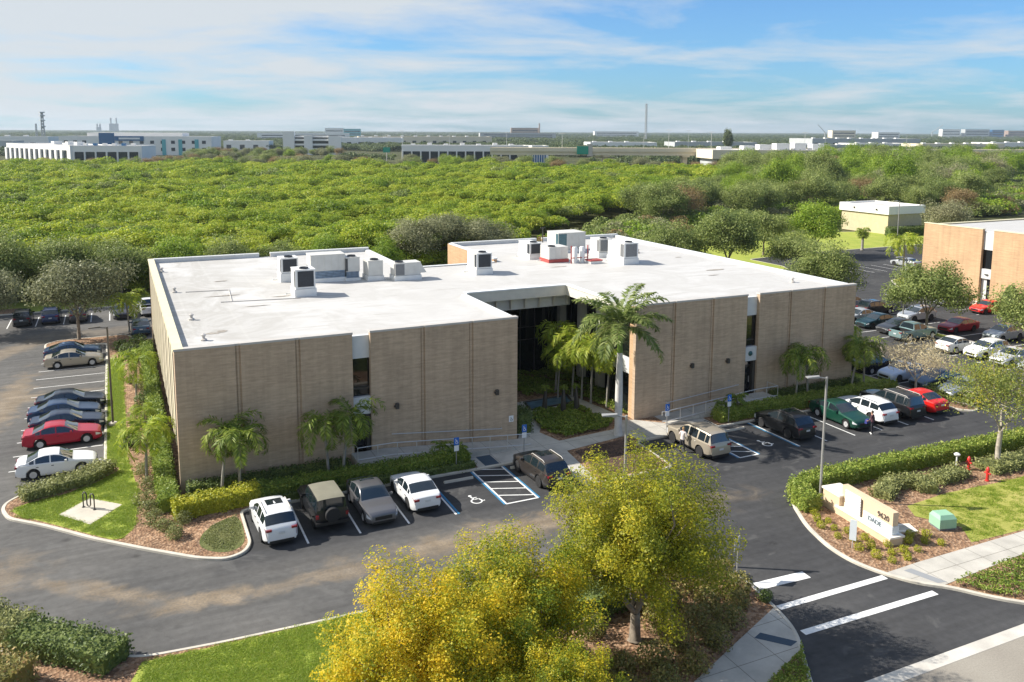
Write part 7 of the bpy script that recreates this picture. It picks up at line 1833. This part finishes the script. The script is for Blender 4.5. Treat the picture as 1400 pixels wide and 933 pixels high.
# grey white building with roof machines
t = empty('office_building', (266, 290, 0), math.atan2(-22, 62), 'cream flat building with a shadowed ground floor and roof machines at the right', 'office building', 'buildings across the plain')
MB().box(2, 62, 2, 26, 0, 8.0).build('wall', M['fargray'], t); MB().box(0, 66, 0, 28, 8.0, 12.4).build('fascia', M['farbeige'], t)
MB().sheet([(.4, .4), (65.6, .4), (65.6, 27.6), (.4, 27.6)], 12.44).build('roof', M['roof_old'], t)
for i in range(9): MB().box(3+i*6.4, 8.2+i*6.4, 1.88, 2.0, .5, 7.6).build('window', M['farglass'], t)
for x, y, ww, h in ((18, 6, 6, 2.0), (27, 8, 5, 2.6), (35, 6, 7, 3.2), (45, 7, 6, 3.4), (54, 6, 6, 3.0), (31, 15, 14, 2.4), (8, 12, 6, 1.4)): roofbox(t, x, y, ww, 6, h, 12.4)
# elevated highway
t = empty('highway_bridge', (150, 374, 0), math.atan2(-51.2, 110), 'cream concrete elevated highway crossing the middle distance', 'bridge')
MB().box(30, 330, 0, 12, 8.8, 11.2).build('girder', M['farbeige'], t); MB().box(30, 330, -.8, 0, 10.6, 12.6).build('barrier', M['farbeige'], t); MB().box(30, 330, 12, 12.8, 10.6, 12.6).build('barrier', M['farbeige'], t)
for x in (45, 90, 132, 170, 215, 260): MB().box(x, x+2.4, 3, 9, 0, 8.0).box(x-.8, x+3.2, 0.4, 11.6, 8.0, 9.2).build('pier', M['farbeige'], t)
for x, lab in ((78, 'green highway sign on the elevated highway'),):
    s = empty('highway_sign', (150+math.cos(-.436)*x, 374+math.sin(-.436)*x-1.2, 9.3), -.436, lab, 'sign'); MB().box(-3, 3, -.3, 0, 0, 4.2).build('sign_panel', M['signgreen'], s); MB().box(2.4, 5.2, -.1, .1, -1, 5.4).build('frame', M['coping'], s)
s = empty('highway_sign', (152, 465, 0), -.4, 'green highway sign above the trees left of the long low office', 'sign'); MB().box(-2.2, 2.2, -.2, 0, 7.6, 10.8).build('sign_panel', M['signgreen'], s); MB().tube([(0, .3, 0), (0, .3, 10)], .3, 6).build('post', M['coping'], s)
for i, (x, y, h) in enumerate([(268, 330, 22), (290, 322, 21), (335, 300, 21), (215, 352, 20), (262, 345, 18), (385, 470, 22), (176, 508, 21), (243, 484, 20), (206, 497, 18), (470, 420, 21), (530, 400, 20)]):
    s = empty('highway_lamp', (x, y, 0), -.4, 'tall thin lamp mast rising above the far trees', 'street lamp', 'tall lamp masts of the highway'); MB().tube([(0, 0, 0), (0, 0, h)], [.16, .1], 6).build('pole', M['steel'], s); MB().tube([(-1.6, 0, h), (0, 0, h+.25), (1.6, 0, h)], .09, 5).build('arm', M['steel'], s)
# sheds and blocks on the plain, each one its own
SHED = [('long white shed left of the pale office', (-108, 960), (-62, 945), 13.5, 30, 'farwhite'), ('beige shed at the left edge behind the white office', (-120, 800), (-80, 788), 11, 25, 'fargray'), ('low white shed right of the pale office', (105, 910), (150, 895), 9.5, 30, 'farwhite'), ('white warehouse behind the stair building', (232, 1010), (330, 985), 12, 50, 'farwhite'), ('beige long shed right of the stair building', (300, 1090), (480, 1050), 13.0, 40, 'farbeige'), ('white shed roof behind the elevated highway, left one', (470, 760), (540, 735), 9.5, 40, 'farwhite'), ('white shed roof behind the elevated highway, right one', (560, 730), (650, 700), 10.0, 40, 'fargray'), ('grey parking deck at the right with flat levels', (850, 822), (1010, 784), 13.0, 60, 'fargray'), ('white low block in front of the grey parking deck', (800, 700), (870, 680), 8.5, 40, 'farwhite'), ('cream low block at the right edge', (830, 632), (930, 604), 9.0, 40, 'farbeige'), ('white low shed right of the cream low block', (960, 640), (1040, 615), 10.0, 40, 'farwhite'), ('pale shed half behind the right wood', (640, 620), (700, 600), 8.5, 30, 'fargray')]
for lab, p0, p1, h, dp, mt in SHED:
    t, w = blk('shed', p0, p1, h, dp, lab, mt, cat='building')
    for i in range(int(w/14)): MB().box(3+i*14, 8+i*14, -.15, 0, 0.5, h*.55).build('door', M['farglass'], t)
    for i in range(max(1, int(w/20))): roofbox(t, 4+i*18, 6, 4, 4, 1.6, h-.4)
FARB = [('white block with a teal side on the horizon', (560, 2444), (612, 2432), 27, 'farwhite'), ('teal annex of the white block on the horizon', (612, 2432), (660, 2420), 25, 'farteal'), ('white hotel block on the right horizon, left one', (3510, 2730), (3580, 2690), 38, 'farwhite'), ('wide white block on the right horizon', (3600, 2680), (3700, 2630), 38, 'fargray'), ('dark blue block on the right horizon', (3712, 2625), (3760, 2600), 36, 'farblue'), ('pinkish block at the right end of the horizon', (3790, 2600), (3900, 2545), 33, 'farbrown'), ('cream block in the middle of the right horizon', (1905, 1825), (1965, 1795), 27, 'farbeige'), ('white block right of the cream one on the horizon', (2050, 1790), (2110, 1765), 22, 'farwhite'), ('brown industrial plant on the horizon left of the tall mast', (1262, 2668), (1352, 2632), 32, 'farbrown'), ('low white terminal on the middle horizon', (1500, 2500), (1640, 2440), 21, 'farwhite'), ('pale low shed on the left horizon', (250, 1650), (420, 1610), 15, 'farwhite'), ('pale low shed on the middle horizon', (820, 1900), (1000, 1840), 16, 'fargray')]
for lab, p0, p1, h, mt in FARB:
    t, w = blk('distant_building', p0, p1, h, 40, lab, mt, 'farwhite' if mt != 'farbrown' else 'farbrown')
    for k in range(2): MB().box(w*.05, w*.95, -.2, 0, h*(.35+.3*k), h*(.45+.3*k)).build('window_band', M['farglass'], t)
s = empty('smokestack', (1352, 2628, 0), 0, 'thin dark stack beside the brown plant on the horizon', 'smokestack'); MB().tube([(0, 0, 0), (0, 0, 48)], [3, 2.4], 8).build('shaft', M['farbrown'], s)
def lattice(x, y, h, w, lab, n=9, taper=.25, r=.35):
    s = empty('lattice_tower', (x, y, 0), .3, lab, 'tower', 'masts on the horizon'); lg = MB(); br = MB()
    for cx_, cy_ in ((-1, -1), (1, -1), (1, 1), (-1, 1)): lg.tube([(cx_*w/2, cy_*w/2, 0), (cx_*w/2*taper, cy_*w/2*taper, h)], r, 4)
    for i in range(n):
        z0, z1 = h*i/n, h*(i+1)/n; k0, k1 = 1-(1-taper)*i/n, 1-(1-taper)*(i+1)/n
        for (a, b) in (((-1, -1), (1, -1)), ((1, -1), (1, 1)), ((1, 1), (-1, 1)), ((-1, 1), (-1, -1))):
            br.tube([(a[0]*w/2*k0, a[1]*w/2*k0, z0), (b[0]*w/2*k1, b[1]*w/2*k1, z1)], r*.7, 3); br.tube([(b[0]*w/2*k0, b[1]*w/2*k0, z0), (a[0]*w/2*k1, a[1]*w/2*k1, z1)], r*.7, 3)
    lg.build('legs', M['fargray'], s); br.build('bracing', M['fargray'], s); return s
lattice(1012, 1461, 79, 3.6, 'tall slender lattice mast on the middle horizon', 16, .7, .4)
s = lattice(-97, 1428, 46, 4.5, 'shorter lattice tower with antenna rings on the left horizon', 9, .5, .55)
for z in (24, 33, 40, 45): MB().box(-3.4, 3.4, -3.4, 3.4, z, z+1.6).build('antenna_ring', M['fargray'], s)
lattice(-122, 1660, 30, 3, 'thin mast left of the lattice tower on the left horizon', 7, .5, .4)
for x, y, h, w, lab in ((10, 5461, 85, 50, 'hazy twin stack block on the left horizon'), (-70, 5480, 52, 26, 'lower hazy stack left of the twin stack block')):
    s = empty('power_station', (x, y, 0), 0, lab, 'power station'); MB().box(-w/2, w/2, 0, 30, 0, h*.62).build('boiler_house', M['fargray'], s)
    for k in (-.3, .28): MB().tube([(k*w, 15, h*.6), (k*w, 15, h)], 5, 8).build('stack', M['fargray'], s)
s = empty('crane', (1985, 1935, 0), 0, 'slanting crane boom on the right horizon', 'crane', 'cranes on the horizon'); MB().tube([(0, 0, 0), (0, 0, 24)], 1.4, 6).build('mast', M['fargray'], s); MB().tube([(0, 0, 22), (-22, 8, 45)], .9, 5).build('boom', M['fargray'], s)
s = empty('crane', (2860, 2260, 0), 0, 'second crane boom leaning right on the right horizon', 'crane', 'cranes on the horizon'); MB().tube([(0, 0, 0), (0, 0, 26)], 1.6, 6).build('mast', M['fargray'], s); MB().tube([(0, 0, 24), (34, -20, 52)], 1.0, 5).build('boom', M['fargray'], s)
tc_ = put_tree('cypress_tree', *tree_meshes(300, 17, 1.5, 2.8, 8.2, 70, 90, .8, M['l_far'], M['bark'], .3, .9, (.9, .9, 1.4)), (560, 640, 0), 0, 1.5, 'dark pointed conifer rising above the far woods', None)

# ------------------------------------------------------------------ air
hz = MB().box(-3000, 7000, -220, 8500, -1.2, 100)
hm, nt, b = newmat('haze_air'); nt.nodes.remove(b)
pv = nt.nodes.new('ShaderNodeVolumePrincipled'); pv.inputs['Color'].default_value = (0.72, 0.84, 0.95, 1); pv.inputs['Density'].default_value = HAZE; pv.inputs['Anisotropy'].default_value = 0.2
nt.links.new(pv.outputs[0], nt.nodes['Material Output'].inputs['Volume'])
if HAZE > 0:
    ho = hz.build('haze', hm); tag(ho, kind='stuff')

# ------------------------------------------------------------------ light and sky
w = D.worlds.new('World'); SC.world = w; w.use_nodes = True; nt = w.node_tree
bgN = nt.nodes['Background']
sky = nt.nodes.new('ShaderNodeTexSky'); sky.sky_type = 'NISHITA'; sky.sun_disc = False
EL, AZ = R(38.5), R(-59.0)
sky.sun_elevation = EL; sky.sun_rotation = AZ
sky.air_density = 1.0; sky.dust_density = 0.6; sky.ozone_density = 2.0; sky.altitude = 0
tc = nt.nodes.new('ShaderNodeTexCoord').outputs['Generated']
sp = nt.nodes.new('ShaderNodeSeparateXYZ'); L(nt, tc, sp.inputs[0])
# clouds live on a flat layer high above: direction divided by its height
zz = N(nt, 'ShaderNodeMath', operation='MAXIMUM'); L(nt, sp.outputs[2], zz.inputs[0]); zz.inputs[1].default_value = 0.0
za = N(nt, 'ShaderNodeMath', operation='ADD'); L(nt, zz.outputs[0], za.inputs[0]); za.inputs[1].default_value = 0.09
dv = N(nt, 'ShaderNodeVectorMath', operation='DIVIDE'); cbz = nt.nodes.new('ShaderNodeCombineXYZ')
for i in range(3): L(nt, za.outputs[0], cbz.inputs[i])
L(nt, tc, dv.inputs[0]); L(nt, cbz.outputs[0], dv.inputs[1])
mp = nt.nodes.new('ShaderNodeMapping'); mp.inputs['Rotation'].default_value = (0, 0, R(25)); mp.inputs['Scale'].default_value = (0.55, 0.62, 0.0); mp.inputs['Location'].default_value = CLOC
L(nt, dv.outputs[0], mp.inputs[0])
c1 = noise(nt, 1.3, 10, mp.outputs[0], rough=0.62, dist=0.35)
c2 = noise(nt, 0.33, 3, mp.outputs[0])
ad = N(nt, 'ShaderNodeMath', operation='MULTIPLY_ADD'); L(nt, c2, ad.inputs[0]); ad.inputs[1].default_value = 0.7; L(nt, c1, ad.inputs[2])
# the veil of cloud is thicker towards the left of the view
az = N(nt, 'ShaderNodeVectorMath', operation='DOT_PRODUCT'); L(nt, tc, az.inputs[0]); az.inputs[1].default_value = (-math.cos(R(25)), math.sin(R(25)), 0)
ad2 = N(nt, 'ShaderNodeMath', operation='MULTIPLY_ADD'); L(nt, az.outputs['Value'], ad2.inputs[0]); ad2.inputs[1].default_value = 0.22; L(nt, ad.outputs[0], ad2.inputs[2])
cm_ = ramp(nt, ad2.outputs[0], [(0.68, 0.05), (0.81, 0.5), (0.97, 0.97)])
skyc = N(nt, 'ShaderNodeMix', data_type='RGBA', blend_type='MULTIPLY'); skyc.inputs[0].default_value = 1.0
L(nt, sky.outputs[0], skyc.inputs[6]); skyc.inputs[7].default_value = SKYTINT
cl = mixc(nt, cm_, skyc.outputs[2], CLOUD)
L(nt, cl, bgN.inputs[0]); bgN.inputs[1].default_value = SKYS
sun = D.lights.new('sun', 'SUN'); sun.energy = SUNS; sun.angle = R(0.53); sun.color = (1.0, 0.94, 0.85)
so = D.objects.new('sun', sun); COL.objects.link(so)
sd = Vector((-math.sin(-AZ)*math.cos(EL), math.cos(AZ)*math.cos(EL), math.sin(EL)))
so.rotation_euler = (-sd).to_track_quat('-Z', 'Y').to_euler(); so.location = (-40, 30, 60)

# ------------------------------------------------------------------ camera
cam = D.cameras.new('camera'); co = D.objects.new('camera', cam); COL.objects.link(co); SC.camera = co
cam.sensor_fit = 'HORIZONTAL'; cam.sensor_width = 36.0; cam.lens = 36.0*1162.56/1400; cam.shift_y = -(466.5-340.16)/1400
cam.clip_start = 0.5; cam.clip_end = 40000
th, pt, rl = 0.43692, 0.13759, 0.0046
fw = Vector((math.sin(th)*math.cos(pt), math.cos(th)*math.cos(pt), -math.sin(pt)))
q = fw.to_track_quat('-Z', 'Y')
co.rotation_mode = 'QUATERNION'; co.rotation_quaternion = q @ Euler((0, 0, rl)).to_quaternion()
co.location = (-2.544, -51.195, 21.3)
SC.view_settings.view_transform = 'Standard'; SC.view_settings.look = 'None'; SC.view_settings.exposure = EXPO; SC.view_settings.gamma = 1.0
SC.view_settings.use_curve_mapping = False
SC.render.resolution_x = 1024; SC.render.resolution_y = 682
SC.cycles.max_bounces = 6; SC.cycles.diffuse_bounces = 3; SC.cycles.glossy_bounces = 3; SC.cycles.transmission_bounces = 3; SC.cycles.volume_bounces = 0; SC.cycles.transparent_max_bounces = 4
SC.cycles.use_denoising = True
SC.cycles.sample_clamp_indirect = 6.0
